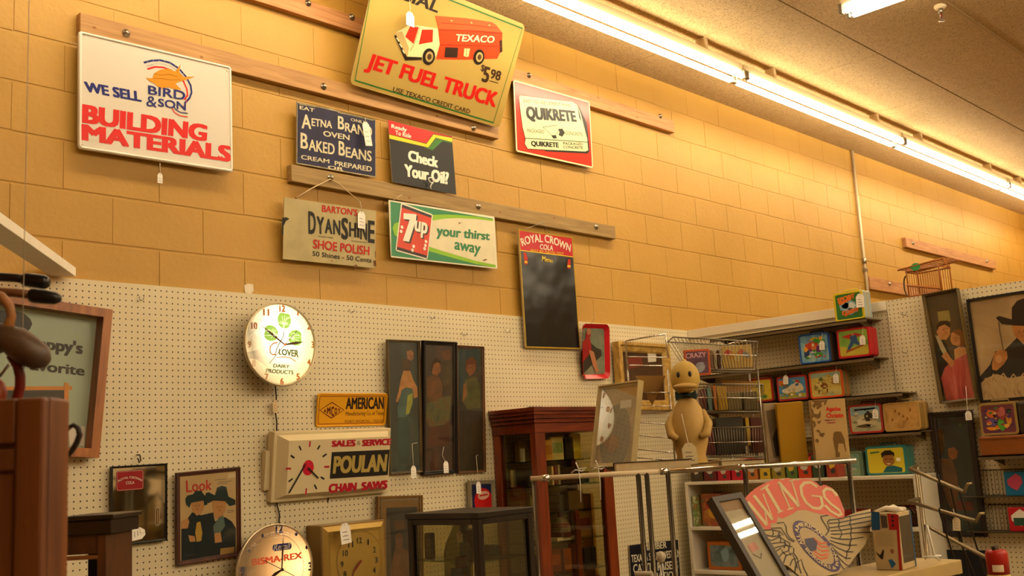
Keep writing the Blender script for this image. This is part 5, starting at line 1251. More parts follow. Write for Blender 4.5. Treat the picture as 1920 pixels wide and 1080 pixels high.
# goods on the unit: each box a thing; y runs from far (left) to near (right)
def carton(label, y, z, wy, h, d, col, art=(), x=5.66, name='toy_box', cat='box', group='toy boxes on the white unit', lie=0):
    t = thing(name, label, cat, (x, y, z), (-90 + lie, 0, 0), group)
    m = Mesh(); m.box(-wy / 2, wy / 2, 0, d, 0, h, col, .004); m.done('carton', t)
    if art:
        a = Mesh()
        for k, (pts, c) in enumerate(art): a.poly([(u * wy * .92, h / 2 + v * h * .9) for u, v in pts], -.0006 * (k + 1), c)
        a.done('printed_front', t)
    return t
tops = [(3.86, .09, '#3a2a1c', 'dark brown'), (3.76, .09, '#5a1c1c', 'maroon'), (3.66, .09, '#a01420', 'bright red'), (3.56, .085, '#b0182a', 'crimson'), (3.46, .08, '#a8642a', 'orange brown'), (3.37, .07, '#b89a2a', 'mustard'),
        (3.28, .085, '#8a7a2c', 'olive yellow'), (3.19, .07, '#4f6a2c', 'green'), (3.105, .085, '#b23a1a', 'orange red'), (3.02, .07, '#34402c', 'dark green'), (2.93, .075, '#8a3a2a', 'brick red')]
names_ = ['first', 'second', 'third', 'fourth', 'fifth', 'sixth', 'seventh', 'eighth', 'ninth', 'tenth', 'eleventh']
for (y, hw, c, nm), ordn in zip(tops, names_):
    hh = .10 + .03 * ((int(y * 100) % 3) / 2)
    carton(f'{nm} box on top of the white unit, {ordn} from the pegboard corner', y, 1.443, hw, hh, .15, plain(c, .45, vary=.15, scale=18), [(blobp(0, .1, .3, .25, seed=int(y * 100)), plain('#c8a43a' if int(y * 100) % 2 else '#b8b09a', .45)), (blobp(.1, -.25, .2, .12, seed=int(y * 50)), plain('#3a3a34', .45))], x=5.66)
lunch_box(([(5.74,3.094,1.49)][0], (-90, 0, 0), .21, .15), 'red and yellow lunch box on the white unit below the animal cut-out book', I('#7a2a18'), I('#a8261c'), (plain('#b8963a', .4), [([(-.42, -.4), (-.2, -.4), (-.16, .3), (-.34, .4)], I('#2f3f5a')), ([(.1, -.4), (.36, -.4), (.32, .36), (.14, .4)], I('#8a2018')), (blobp(-.02, -.3, .1, .12, seed=91), I('#a84a1c'))]))
lunch_box(([(5.74,2.886,1.508)][0], (-90, 0, 0), .2, .15), 'faded teal lunch box on the white unit, left of the portrait lunch box', I('#6a7a62'), I('#5a6a54'), (painting('box_art_sea', ['#4a7a72', '#6f8f7a', '#8a8a5a'], 8), [(blobp(-.1, .0, .3, .06, seed=93), I('#b89a5a')), (blobp(.2, -.2, .2, .08, seed=94), I('#9aa08a'))]))
carton('comic covered box on the middle shelf of the white unit, far left', 3.785, 1.165, .15, .20, .14, painting('comic_cover', ['#a87a2c', '#8a3a20', '#5a6a34'], 12), [(blobp(-.1, .2, .2, .16, seed=95), I('#a02a20')), (blobp(.1, -.1, .3, .2, seed=96), I('#b8862a'))], x=5.68)
carton('thin comic covered box at the very end of the middle white shelf', 3.885, 1.165, .03, .19, .2, painting('comic_spine', ['#c8c0a0', '#5a7a3a', '#a83a2c'], 30), x=5.64)
carton('orange edged picture box on the lower shelf of the white unit', 3.72, .90, .24, .17, .12, plain('#a85a1c', .45), [([(-.45, -.42), (.45, -.42), (.45, .42), (-.45, .42)], painting('picture_box', ['#3a4a4a', '#6a7a7a', '#8a6a3a'], 10)), (blobp(.05, .05, .14, .3, seed=97), I('#7a94a0'))], x=5.68)
carton('dark brown box standing in front on the lower white shelf', 3.46, .90, .22, .14, .15, plain('#2c1a0e', .5), x=5.66)
stuff_ = [('red', '#8a1a1a', 2.86, .09), ('dark', '#241e1a', 3.0, .08), ('tan', '#8a6a40', 2.74, .07), ('black', '#15120f', 3.10, .06)]
for nm, c, y, h in stuff_: carton(f'low {nm} toy on the middle white shelf behind the big WINGS sign', y, 1.165, .12, h, .16, plain(c, .5, vary=.2), name='toy', cat='toy', x=5.68, group='low toys on the middle white shelf')
t = thing('toy_basket', 'small dark basket with red striped handle on the middle white shelf', 'basket', (5.74, 2.55, 1.165), (-90, 0, 0))
m = Mesh(); m.lathe([(.06, 0), (.075, .05), (.07, .06)], plain('#4a2f18', .7, vary=.3), 18); m.done('bowl', t)
for k in range(4):
    m = Mesh(); m.tube([(.06 * math.cos(a) + .02 * k - .03, 0, .06 + .05 * math.sin(a)) for a in [R(18 * i) for i in range(11)]], .004, plain('#8a2218' if k % 2 else '#2a1c14', .5), 6); m.done('handle', t)

# pictures on the partition
pose = ((5.9,2.269,2.133),(-90,0,-2.67),.199,.62)
def art(m, w, h):
    m.rect(-w / 2 + .008, w / 2 - .008, -h / 2 + .008, h / 2 - .008, .002, painting('paint_room', ['#2e2110', '#4a3716', '#3a3c1c'], 4, (1, 1, .6)))
    y = .001; SK = plain('#b07844', .5, vary=.22, scale=40)
    m.poly([(-.0388,.2024),(.0274,.1997),(.0262,.1378),(-.0398,.14)], y, plain('#8a7a3c', .5, vary=.1))
    m.poly([(-.0758,.0694),(-.0463,.074),(-.0188,.0122),(-.0022,-.0568),(-.0163,-.1395),(-.0625,-.1894),(-.0874,-.2802),(-.1026,-.2688),(-.0886,-.091)], y, ink('#1c1810'))
    m.poly([(-.0731,.0738),(-.0516,.0653),(-.025,-.0248),(-.035,-.0611),(-.0528,-.0204)], y - .0005, ink('#a89870'))
    m.poly([(-.0523,.123),(-.0062,.1417),(.0203,.1197),(.0109,.0643),(-.0143,.0381),(-.0491,.0458),(-.0614,.0862)], y - .001, SK)
    m.poly([(-.057,.1238),(-.0318,.1482),(.0082,.1429),(.024,.1191),(.0154,.1016),(-.009,.1249),(-.0438,.1167),(-.0561,.0949)], y - .0015, ink('#2a180a'))
    m.poly([(.0198,.0723),(.0487,.0768),(.0817,.0522),(.0783,.0057),(.0436,-.0074),(.0133,.0069),(.0058,.0347)], y - .001, SK)
    m.poly([(.0259,.0807),(.0691,.0874),(.0925,.0504),(.083,-.0044),(.0556,-.0188),(.0621,.0461),(.0372,.0645)], y - .0015, ink('#7a4a1c'))
    f = [(-.0146,.0925),(.0398,.0357)]
    features(m, f[0][0], f[0][1], .026, y - .0014, ink('#3a2010'), ink('#7a3a20'), .12); features(m, f[1][0], f[1][1], .022, y - .0014, ink('#4a2a14'), ink('#a03a2c'), -.15)
    m.poly([(.0177,-.0221),(.0526,-.0089),(.0871,-.0239),(.0898,-.0617),(.0566,-.094),(.0129,-.0779)], y - .001, ink('#c08850'))
    m.poly([(-.0069,-.0843),(.0326,-.0716),(.0914,-.0526),(.0974,-.23),(.0938,-.3032),(.0014,-.3082),(-.0705,-.2917),(-.0798,-.1681),(-.05,-.1157)], y - .0012, painting('rose_gown', ['#7a2422', '#a83c34', '#c06050'], 7, (2.5, 1, .6)))
    m.poly([(-.025,-.0248),(-.0114,-.0553),(.0097,-.0963),(-.0132,-.1211),(-.0345,-.0802),(-.0575,-.0482)], y - .0018, SK)
framed('framed_picture', 'narrow framed picture of a dancing couple, woman in a rose gown, on the partition', pose, 0.012, wood('bronze_frame', '#4a3a1a', '#6a5426', stretch=(6, 6, 2)), art, (-0.03, 0.012), 'picture')
pose = ((5.91,1.908,2.097),(-90,0,-.76),.478,.57)
def art(m, w, h):
    m.rect(-w / 2 + .008, w / 2 - .008, -h / 2 + .008, h / 2 - .008, .002, painting('portrait_ground', ['#8a7048', '#a8895c', '#b89a6c'], 3))
    y = .001; K = ink('#1e1610'); SK = plain('#a86c34', .5, vary=.22, scale=25)
    m.poly([(-.024,.1065),(-.013,.1232),(.0544,.1135),(.1495,.073),(.1345,-.0318),(.038,-.0016),(-.0086,.0316),(-.0205,.0696)], y, SK)
    f = [(.02,.064)][0]; features(m, f[0], f[1], .034, y - .0003, ink('#3a2010'), ink('#7a3c20'))
    m.poly([(-.2269,-.143),(-.1652,-.0856),(-.1289,-.0167),(-.0857,-.0221),(-.0074,.0405),(.0213,.0006),(.1345,-.0318),(.1135,-.294),(-.2331,-.1883)], y - .0005, ink('#1f1c18'))
    m.poly([(-.0994,.1633),(-.0808,.1698),(-.019,.1423),(-.0101,.205),(.0203,.2368),(.0559,.2449),(.1721,.2307),(.1658,.0707),(.0685,.0934),(-.0149,.1098),(-.0739,.1246)], y - .001, K)
    m.poly([(-.1564,-.0866),(-.1345,-.0251),(-.1017,-.0109),(-.0685,-.0242),(-.0692,-.0605),(-.0957,-.0937),(-.1347,-.1211),(-.1558,-.1142)], y - .001, SK)
    m.stroke([(-.0878,.1385),(-.0891,.079),(-.0858,.0145),(-.0852,-.0185)], .004, y - .0012, ink('#5a4020'))
    m.disc(*[(-.1156,-.0604)][0], .018, .022, y - .0015, ink('#c08a50'), 16)
    m.poly([(-.2469,-.2878),(-.2274,-.1797),(-.1928,-.1558),(-.1372,-.139),(-.0714,-.1688),(-.0018,-.1628),(.1284,-.1902),(.1085,-.3286)], y - .0015, painting('pale_fringe', ['#a08050', '#b89a68', '#8a6a3c'], 9, (5, 1, 1.5)))
    fr = [(-.2198,-.1897),(-.1972,-.1554),(-.179,-.1847),(-.1546,-.1371),(-.1335,-.1758),(-.102,-.1384),(-.0825,-.1857),(-.0513,-.1485),(-.0309,-.1866),(0,-.1496),(.0199,-.1893),(.0498,-.1569)]
    for k in range(0, len(fr) - 1): m.stroke([fr[k], fr[k + 1]], .006, y - .002, ink('#b89a68'))
framed('framed_picture', 'big black framed portrait of a person in a black hat, at the right edge', pose, 0.012, BLACKWOOD, art, (-0.012, 0.012), 'picture', profile=False)
pose = ((5.9,2.312,1.435),(-90,0,.06),.234,.679)
def art(m, w, h):
    m.rect(-w / 2 + .02, w / 2 - .02, -h / 2 + .02, h / 2 - .02, .002, painting('paint_night', ['#0c0f0a', '#16201a', '#20302a'], 4, (1, 1, .6)))
    y = .001
    m.poly([(-.0838,.2553),(-.0528,.2395),(-.0536,.1562),(-.0789,.1019),(-.089,.1579)], y, plain('#4a3312', .5, vary=.4, scale=16))
    m.poly([(-.0373,.137),(-.0041,.1428),(.0138,.1163),(.002,.0802),(-.0266,.0722),(-.0436,.1005)], y, plain('#7a4414', .5, vary=.35, scale=24))
    m.poly([(-.0886,.0839),(-.0255,.0813),(-.0069,.0075),(-.0043,-.0834),(-.0426,-.2097),(-.0821,-.1549),(-.0874,-.0451)], y - .0005, plain('#5a3510', .5, vary=.45, scale=16))
    m.poly([(-.043,-.1372),(.0547,-.1565),(.0582,-.2013),(-.0324,-.2007)], y, plain('#5a2010', .5, vary=.4, scale=20))
    m.disc(*[(.0428,.2633)][0], .006, .008, y, ink('#4a6a24'), 12)
framed('framed_picture', 'tall dark painting in a wide near black frame behind the sloping hook arms', pose, 0.030, wood('near_black_brown', '#1c1008', '#2c1a0c', stretch=(6, 6, 2)), art, (-0.02, 0.012), 'picture')
p = [(5.85,2.198,1.764)][0]
price_tag('white tag between the dancing couple picture and the dark painting', p, 0.034, 0.045, (-90, 0, 0), [(0, 0, .03), (-.002, .02, .14)])
pose = ((5.91,2.51,1.281),(-90,0,1.02),.13,.297)
def art(m, w, h):
    m.rect(-w / 2, w / 2, -h / 2, h / 2, .004, plain('#5a5448', .5, vary=.1, name='grey_poster'))
    m.poly([(-.05, .05), (.0, .08), (.055, .04), (.055, -.02), (.02, .0), (.0, -.06), (-.02, 0), (-.055, -.03)], .003, ink('#22302a')); m.rect(-.04, .045, -.13, -.06, .003, ink('#4a1f12')); m.poly([(-.02, .12), (.02, .12), (.025, .08), (-.02, .08)], .003, ink('#6a2f22'))
framed('framed_picture', 'small grey poster between the white unit and the tall dark painting', pose, 0.008, plain('#7a7260', .5), art, (-0.002, 0.006), 'picture', False)
t = thing('tin_sign', 'dark blue board low on the partition behind the hanging rods', 'sign', [(5.9,2.319,.938)][0], (-90, 0, 0))
m = Mesh(); m.box(-.13, .13, 0, .012, -.09, .085, plain('#15171c', .4)); m.done('board', t)

# small wire racks with blister toys at the right edge
def wire_rack(label, y, z, w, h, toycol, toylabel, d=0.1):
    t = thing('wire_rack', label, 'wire rack', (5.925, y, z), (-90, 0, 0), 'small wire racks')
    m = Mesh(); DW = plain('#4a3f2c', .4, .6, name='dark_rack_wire')
    m.tube([(-w / 2, -.004, 0), (-w / 2, -.004, h), (w / 2, -.004, h), (w / 2, -.004, 0)], .003, DW, 6, closed=True)
    for k in range(1, 14): m.tube([(-w / 2 + w * k / 14, -.004, 0), (-w / 2 + w * k / 14, -.004, h)], .0014, DW, 5)
    m.done('back_grid', t)
    m = Mesh(); m.box(-w / 2 - .1, w / 2, -d, 0, -.006, 0, DW, .001); m.done('ledge', t)
    b = thing('toy_package', toylabel, 'toy', (5.925 - .07, y - w * .28, z), (-90, 0, 0))
    m = Mesh(); m.box(-.075, .075, 0, .05, 0, h * .92, plain(toycol, .4), .004)
    m.poly([(x, h * .5 + v) for x, v in blobp(-.02, 0, .035, .04, seed=5)], -.0006, plain('#c04a6a' if 'blue' in toylabel else '#e0d8c8', .4)); m.done('card', b)
    if 'red' in toylabel:
        m = Mesh(); m.poly([(-.05, .03), (.06, .03), (.06, .07), (-.05, .07)], -.001, plain('#2a4a3a', .4)); m.done('window', b)
wire_rack('upper small wire rack at the right edge, holding a blue package', [(5.92,2.055,1.369)][0][1], 1.312, .26, .135, '#1f6f9a', 'blue toy package on the upper small wire rack')
wire_rack('lower small wire rack at the right edge, holding a red package', [(5.92,2.055,1.212)][0][1], 1.128, .25, .135, '#b01a22', 'red toy package on the lower small wire rack')

# bamboo bird cage standing on the partition top
t = thing('bird_cage', 'orange bamboo bird cage on top of the partition', 'bird cage', [(6,2.381,2.459)][0], (-97, 0, 0))
CANE = plain('#9a5a1e', .5, vary=.15, name='cane')
loc_z = [(6,2.381,2.459)][0][2]
BZ = 2.443 - loc_z
m = Mesh()
for sx in (-.10, .10):
    for sy in (-.06, .06): m.tube([(sx, sy, BZ), (sx, sy, BZ + .17)], .005, CANE, 6)
for z in (BZ + .006, BZ + .15):
    m.tube([(-.105, -.06, z), (.105, -.06, z), (.105, .06, z), (-.105, .06, z)], .005, CANE, 6, closed=True)
m.done('cage_frame', t)
for sy in (-.06, .06):
    m = Mesh()
    for k in range(15):
        x = -.10 + .2 * k / 14; m.tube([(x, sy, BZ), (x, sy, BZ + .15)], .0018, CANE, 5)
    m.done('bar_row', t)
m = Mesh()
for sy in (-.09, .09): m.tube([(-.135, sy, BZ + .165), (.15, sy, BZ + .185)], .006, CANE, 6)
for k in range(12): m.tube([(-.13 + .025 * k, -.09, BZ + .168 + .0016 * k), (-.13 + .025 * k, .09, BZ + .168 + .0016 * k)], .004, CANE, 5)
m.tube([(.15, -.09, BZ + .185), (.175, -.09, BZ + .12)], .004, CANE, 6); m.tube([(-.1, -.07, BZ + .07), (.1, -.07, BZ + .02)], .006, CANE, 6)
m.done('roof', t)
m = Mesh(); m.disc(-.02, BZ + .165, .03, .022, -.095, plain('#2f8a4a', .5), 14); m.done('green_label', t)
m = Mesh(); m.tube([(-.11 - .02 * math.sin(a), -.05, BZ + .07 + .06 * math.cos(a)) for a in [R(18 * i) for i in range(11)]], .005, plain('#5a4a2c', .5), 6); m.done('side_hoop', t)

# wire basket rail far right of the block wall line of sight: white plank on the left
pe = [(1.742,3.97,2.435)][0]
t = thing('white_beam', 'white painted beam coming in from the left edge to the block wall above the pegboard', 'beam', (pe[0], 3.99, 2.4335), (52.8 - 90, 0, 0))
m = Mesh(); m.box(-.09, 0.0, -2.3, -0.012, 0.008, .043, plain('#efe8d8', .5, vary=.04, name='beam_paint'), .002); m.done('beam', t)

# ================================================================== curio cabinet
X0, X1, YF, YB, ZT = 4.005, 4.62, 3.70, 4.008, 1.907
t = thing('curio_cabinet', 'tall cherry wood glass cabinet with a moulded cornice, against the pegboard', 'cabinet', ((X0 + X1) / 2, (YF + YB) / 2, 0))
cx, cy = (X0 + X1) / 2, (YF + YB) / 2
def cb(name, x0, x1, y0, y1, z0, z1, mat, bev=.003):
    m = Mesh(); m.box(x0 - cx, x1 - cx, y0 - cy, y1 - cy, z0, z1, mat, bev); return m.done(name, t)
m = Mesh()
for k, (ov, z0, z1) in enumerate(((.03, 1.885, ZT), (.024, 1.868, 1.885), (.016, 1.858, 1.868), (.020, 1.848, 1.858), (.010, 1.838, 1.848), (.013, 1.826, 1.838), (.004, 1.775, 1.826))):
    m.box(X0 - ov - cx, X1 + ov - cx, YF - ov - cy, YB - cy, z0, z1, CHERRYH, .003)
m.done('cornice', t)
for nm, x0, x1, y0, y1 in (('corner_post', X0, X0 + .075, YF, YF + .04), ('corner_post', X1 - .075, X1, YF, YF + .04), ('corner_post', X0, X0 + .04, YB - .045, YB), ('corner_post', X1 - .04, X1, YB - .045, YB)):
    cb(nm, x0, x1, y0, y1, .1, 1.775, CHERRY)
cb('door_stile', X0 + .30, X0 + .335, YF + .02, YF + .04, .12, 1.36, CHERRY)
cb('base', X0 - .01, X1 + .01, YF - .01, YB, 0, .12, CHERRYH)
cb('floor_panel', X0 + .01, X1 - .01, YF + .02, YB, .60, .62, CHERRYH)
for z in (1.63, 1.50, 1.36, 1.21, 1.05):
    m = Mesh(); m.box(X0 + .04 - cx, X1 - .04 - cx, YF + .045 - cy, YB - .005 - cy, z - .006, z, glass('shelf_glass', .05, '#cfd8c0')); m.done('glass_shelf', t)
m = Mesh(); m.box(X0 + .075 - cx, X1 - .075 - cx, YF + .012 - cy, YF + .016 - cy, .62, 1.775, glass('cabinet_glass', .06, '#e6e2d0')); m.done('front_glass', t)
m = Mesh(); m.box(X0 + .012 - cx, X0 + .016 - cx, YF + .04 - cy, YB - .045 - cy, .62, 1.775, glass('cabinet_glass', .06, '#e6e2d0')); m.done('side_glass', t)
m = Mesh(); m.box(X1 - .016 - cx, X1 - .012 - cx, YF + .04 - cy, YB - .045 - cy, .62, 1.775, glass('cabinet_glass', .06, '#e6e2d0')); m.done('side_glass', t)
t2 = thing('metal_clip', 'small dark metal piece lying on top of the cherry cabinet', 'clip', (4.16, 3.86, ZT))
m = Mesh(); m.box(-.02, .08, -.012, .012, 0, .014, plain('#231a12', .4, .5), .004); m.tube([(-.02, 0, .01), (-.07, 0, .002), (-.075, 0, .004)], .003, plain('#231a12', .4, .5), 6); m.done('clip', t2)

def item(name, label, cat, x, y, z, mesh, group='collectibles inside the cherry cabinet', ang=0):
    t = thing(name, label, cat, (x, y, z), (ang, 0, 0), group)
    mesh.done('body', t); return t
def bx(w, d, h, col, band=None):
    up = lambda c: '#' + ''.join('%02x' % min(255, int(int(c[i:i + 2], 16) * 1.4 + 6)) for i in (1, 3, 5))
    col = up(col); band = up(band) if band else None
    m = Mesh(); m.box(-w / 2, w / 2, -d / 2, d / 2, 0, h, plain(col, .5, vary=.15, scale=25), .003)
    if band: m.rect(-w * .42, w * .42, h * .3, h * .75, -d / 2 - .0006, plain(band, .5, vary=.2, scale=40))
    return m
Z1, Z2, Z3, Z4, Z5 = 1.63, 1.50, 1.36, 1.21, 1.05
for a in (('book', 'olive green book at the left of the top cabinet shelf', 'book', 4.16, 3.93, Z1, bx(.12, .03, .115, '#6a5a1c')), ('figurine', 'small white figurine before the olive book in the cabinet', 'figurine', 4.07, 3.86, Z1, bx(.02, .02, .07, '#cfc8b0')),
          ('book', 'orange tan book on the top cabinet shelf', 'book', 4.19, 3.80, Z1, bx(.07, .03, .11, '#a07a34', '#8a5a20')), ('book', 'pale picture book on the top cabinet shelf', 'book', 4.28, 3.81, Z1, bx(.10, .025, .125, '#a8a070', '#6a7a50')),
          ('box', 'black box on the top cabinet shelf', 'box', 4.40, 3.84, Z1, bx(.07, .05, .12, '#17130e')), ('book', 'yellow speckled card at the right of the top cabinet shelf', 'book', 4.50, 3.86, Z1, bx(.09, .01, .14, '#a8942c', '#b8a43c')),
          ('hat', 'black hat like shape on the second cabinet shelf, left', 'hat', 4.11, 3.86, Z2, bx(.11, .09, .10, '#120f0c')), ('book', 'cream book on the second cabinet shelf', 'book', 4.075, 3.93, Z2, bx(.05, .02, .09, '#b8a880')),
          ('book', 'thin cream spine on the second cabinet shelf', 'book', 4.19, 3.81, Z2, bx(.015, .1, .10, '#a89a78')), ('book', 'thin maroon spine on the second cabinet shelf', 'book', 4.215, 3.81, Z2, bx(.015, .1, .10, '#5a1c1c')), ('book', 'grey spine on the second cabinet shelf', 'book', 4.24, 3.81, Z2, bx(.016, .1, .105, '#8a8270')),
          ('box', 'wide dark box on the second cabinet shelf', 'box', 4.36, 3.84, Z2, bx(.16, .08, .09, '#241a10')), ('box', 'dark cradle shape on the second cabinet shelf, right', 'box', 4.51, 3.85, Z2, bx(.07, .08, .06, '#1c130c')),
          ('book', 'olive book on the third cabinet shelf, left', 'book', 4.13, 3.86, Z3, bx(.08, .03, .10, '#6a6030', '#7a7040')), ('box', 'dark tin on the third cabinet shelf', 'box', 4.26, 3.84, Z3, bx(.12, .06, .085, '#2a2416')), ('box', 'brown carton on the third cabinet shelf', 'box', 4.42, 3.84, Z3, bx(.12, .06, .10, '#4a3a20')),
          ('box', 'white card base under the little hat in the cabinet', 'box', 4.27, 3.80, Z4, bx(.15, .08, .018, '#b8b094')),
          ('box', 'red brown carton on the lower cabinet shelf', 'box', 4.22, 3.83, Z5, bx(.09, .05, .12, '#5a2a14', '#7a3a20')), ('box', 'orange carton on the lower cabinet shelf', 'box', 4.33, 3.84, Z5, bx(.06, .05, .11, '#8a4a1c')), ('box', 'dark green carton on the lower cabinet shelf', 'box', 4.17, 3.90, Z5, bx(.06, .05, .09, '#1c2416')),
          ('box', 'black box on the lower cabinet shelf, right', 'box', 4.50, 3.83, Z5, bx(.10, .06, .10, '#14110c')), ('box', 'red brown tall carton on the lower cabinet shelf, middle', 'box', 4.41, 3.83, Z5, bx(.06, .05, .13, '#6a2c12')), ('box', 'mustard figure box on the fourth cabinet shelf, right', 'box', 4.50, 3.85, Z4, bx(.11, .05, .13, '#6a4c1c', '#4a1c14'))):
    item(*a)
t = thing('knit_hat', 'small knit hat with red pompom in the cabinet', 'hat', (4.27, 3.80, Z4 + .018), group='collectibles inside the cherry cabinet')
m = Mesh(); m.lathe([(.055, 0), (.056, .03), (.05, .06), (.034, .085), (.012, .1), (0, .102)], plain('#8a7a68', .9, vary=.2, scale=60), 20); crown = m.done('crown', t)
m = Mesh(); m.lathe([(.057, .0), (.058, .025)], plain('#5a2a20', .9, vary=.3, scale=60), 20); m.lathe([(.0525, .05), (.047, .068)], plain('#8a2a22', .9), 20); m.done('brim', crown)
m = Mesh(); m.blob((0, 0, .115), (.016, .016, .016), plain('#7a1c14', .9)); m.done('pompom', crown)
t = thing('paper_plate', 'round red edged disc low in the cabinet', 'plate', (4.50, 3.765, .93), group='collectibles inside the cherry cabinet')
m = Mesh(); m.disc(0, 0, .075, .075, 0, plain('#6a1414', .4), 30); m.disc(0, 0, .045, .045, -.0006, plain('#8a6a24', .4), 26); m.box(-.05, .05, .002, .01, -.07, .03, plain('#4a1010', .5)); m.done('disc', t)
t = thing('book', 'yellow edged narrow board standing on the floor side of the cabinet, right', 'board', (4.70, 3.95, 0))
m = Mesh(); m.box(-.012, .012, -.02, .05, 0, 1.43, plain('#a8761c', .5, vary=.2)); m.done('board', t)

# ================================================================== small black display case on a counter
CASEZ = 1.462
near = Vector((2.722, 2.826, 0))
t = thing('display_case', 'small black framed glass display case in front of the pegboard', 'display case', near, (4, 0, 0))
# local: x along its right face, y away to the back
cw, cd, cz0 = .32, .37, .93
def db(name, x0, x1, y0, y1, z0, z1, mat=DARKWOOD, bev=.003):
    m = Mesh(); m.box(x0, x1, y0, y1, z0, z1, mat, bev); return m.done(name, t)
db('top', -.006, cw + .006, -.006, cd + .006, CASEZ - .022, CASEZ)
for x in (0, cw - .03):
    for y in (0, cd - .03): db('corner_post', x, x + .03, y, y + .03, cz0, CASEZ - .022)
for q in ((0.03, cw - .03, 0, .02), (.03, cw - .03, cd - .02, cd), (0, .02, .03, cd - .03), (cw - .02, cw, .03, cd - .03)):
    db('top_rail', *q, CASEZ - .045, CASEZ - .022)
db('base', -.006, cw + .006, -.006, cd + .006, cz0 - .04, cz0)
gc = glass('case_glass', .06, '#e2dfcc')
for q in ((.03, cw - .03, .009, .012), (.03, cw - .03, cd - .012, cd - .009), (.009, .012, .03, cd - .03), (cw - .012, cw - .009, .03, cd - .03)):
    db('glass_pane', *q, cz0, CASEZ - .045, gc, 0)
SHZ = 1.285
db('glass_shelf', .02, cw - .02, .02, cd - .02, SHZ - .006, SHZ, glass('shelf_glass', .05, '#cfd8c0'), 0)
M4 = Matrix.Translation(near) @ Matrix.Rotation(R(4), 4, 'Z')
def inside(x, y, z): return tuple(M4 @ Vector((x, y, z)))
t = thing('glass_bottle', 'wide shouldered clear bottle with a blue and orange label, inside the small black case', 'bottle', inside(.10, .20, SHZ - .13))
BG = glass('bottle_glass', .09, '#b8b48a')
m = Mesh(); m.lathe([(.05, 0), (.055, .01), (.055, .15), (.045, .19), (.02, .24), (.012, .26), (.012, .285)], BG, 24); m.done('bottle', t)
m = Mesh(); m.lathe([(.0135, .275), (.0135, .297)], plain('#1c1410', .4), 14); m.done('cap', t)
m = Mesh()
for a, b, z0, z1, c in ((200, 262, .02, .07, '#8a4a18'), (195, 240, .07, .10, '#24386a'), (215, 262, .10, .14, '#7a4418'), (190, 215, .0, .05, '#1f3a6a')):
    pts = [R(a + (b - a) * i / 8) for i in range(9)]
    m.add([(.0562 * math.cos(q), .0562 * math.sin(q), z) for z in (z0, z1) for q in pts], [(i, i + 1, 10 + i, 9 + i) for i in range(8)], plain(c, .5, vary=.2), True)
m.done('label_band', t)
db2 = [('small brown figurine', '#6a4a24', .05, .30, .10), ('red brown carton', '#5a2414', .20, .22, .10), ('black and white box', '#2a2824', .24, .27, .10), ('teal tin', '#3a4a40', .22, .12, .04), ('low red tin', '#6a2014', .26, .14, .035), ('silver trinket box', '#8a8474', .28, .20, .035)]
for nm, c, x, y, h in db2:
    t = thing('collectible', f'{nm} inside the small black display case', 'collectible', inside(x, y, SHZ), (20, 0, 0), 'collectibles inside the small black case')
    m = Mesh(); m.box(-.02, .02, -.015, .015, 0, h, plain(c, .5, vary=.25, scale=30), .006); m.done('body', t)
for (px_, lab) in (((.04, .06), 'white tag left inside the small black case'), ((.08, .10), 'white tag before the bottle in the small black case'), ((.15, .05), 'white tag right of the bottle in the small black case')):
    price_tag(lab, inside(px_[0], px_[1] + .07, SHZ + .10), .022, .035, (-46, 0, 0), [(0, 0, .02)], marks=False)
t = thing('counter', 'wooden counter carrying the small black display case', 'counter', (2.9, 3.15, 0), (4, 0, 0))
m = Mesh(); m.box(-.22, .35, -.36, .42, .85, .888, DARKWOOD, .004); m.done('top', t)
m = Mesh(); m.box(-.20, .33, -.34, .40, 0, .85, BROWNPLY); m.done('body', t)

# ================================================================== chrome display rack
RO = Vector((0, 0, 0)); RYAW = -46.46
rm = Matrix.Rotation(R(RYAW), 4, 'Z')
ra, rb, rj, rk = [(2.597,2.432,1.579),(3.346,1.643,1.581),(2.904,2.109,1.573),(3.082,1.921,1.58)]
org = Vector(((ra[0] + rb[0]) / 2, (ra[1] + rb[1]) / 2, 0)); RZ = 1.579
MR = Matrix.Translation(org) @ rm
inv = MR.inverted()
def rl(p): return inv @ Vector(p)
L0, L1 = rl(ra).x, rl(rb).x
t = thing('display_rack', 'chrome tube display rack with a top rail, carrying the framed oval and the books', 'rack', org, (RYAW, 0, 0))
CREAMROD = plain('#cbb896', .35, name='cream_rod')
POST = plain('#5d5344', .3, .9, name='chrome_dark_reflection')  # chrome like the rail; the dark floor's reflection is put into the base colour
m = Mesh(); m.tube([(rl(rj).x, 0, RZ), (L1, 0, RZ)], .009, CHROME, 12); rail = m.done('rail', t)
m = Mesh(); m.tube([(L0, 0, RZ), (rl(rj).x, 0, RZ)], .0085, CREAMROD, 12); m.done('rail', t)
for x in (rl(rj).x, rl(rk).x, L0 + .05):
    m = Mesh(); m.tube([(x - .012, 0, RZ), (x + .012, 0, RZ)], .0115, CHROME, 12); m.done('collar', rail)
for p in [(2.605,2.426,1.566),(2.847,2.174,1.555),(2.867,2.154,1.554),(2.916,2.103,1.55),(3.093,1.916,1.553),(3.332,1.664,1.551)]:
    x = rl(p).x
    m = Mesh(); m.tube([(x, 0, .02), (x, 0, RZ)], .0085 if x > L0 + .1 else .004, POST, 10); m.done('post', t)
m = Mesh(); m.tube([(L0, .42, RZ - .006), (L1, .42, RZ - .006)], .008, CHROME, 10); m.done('rail', t)
for x in (L0 + .01, L1 - .01):
    m = Mesh(); m.tube([(x, 0, RZ - .004), (x, .42, RZ - .004)], .006, CHROME, 8); m.done('side_rail', t)
    m = Mesh(); m.tube([(x, .42, .02), (x, .42, RZ)], .0035, POST, 8); m.done('post', t)
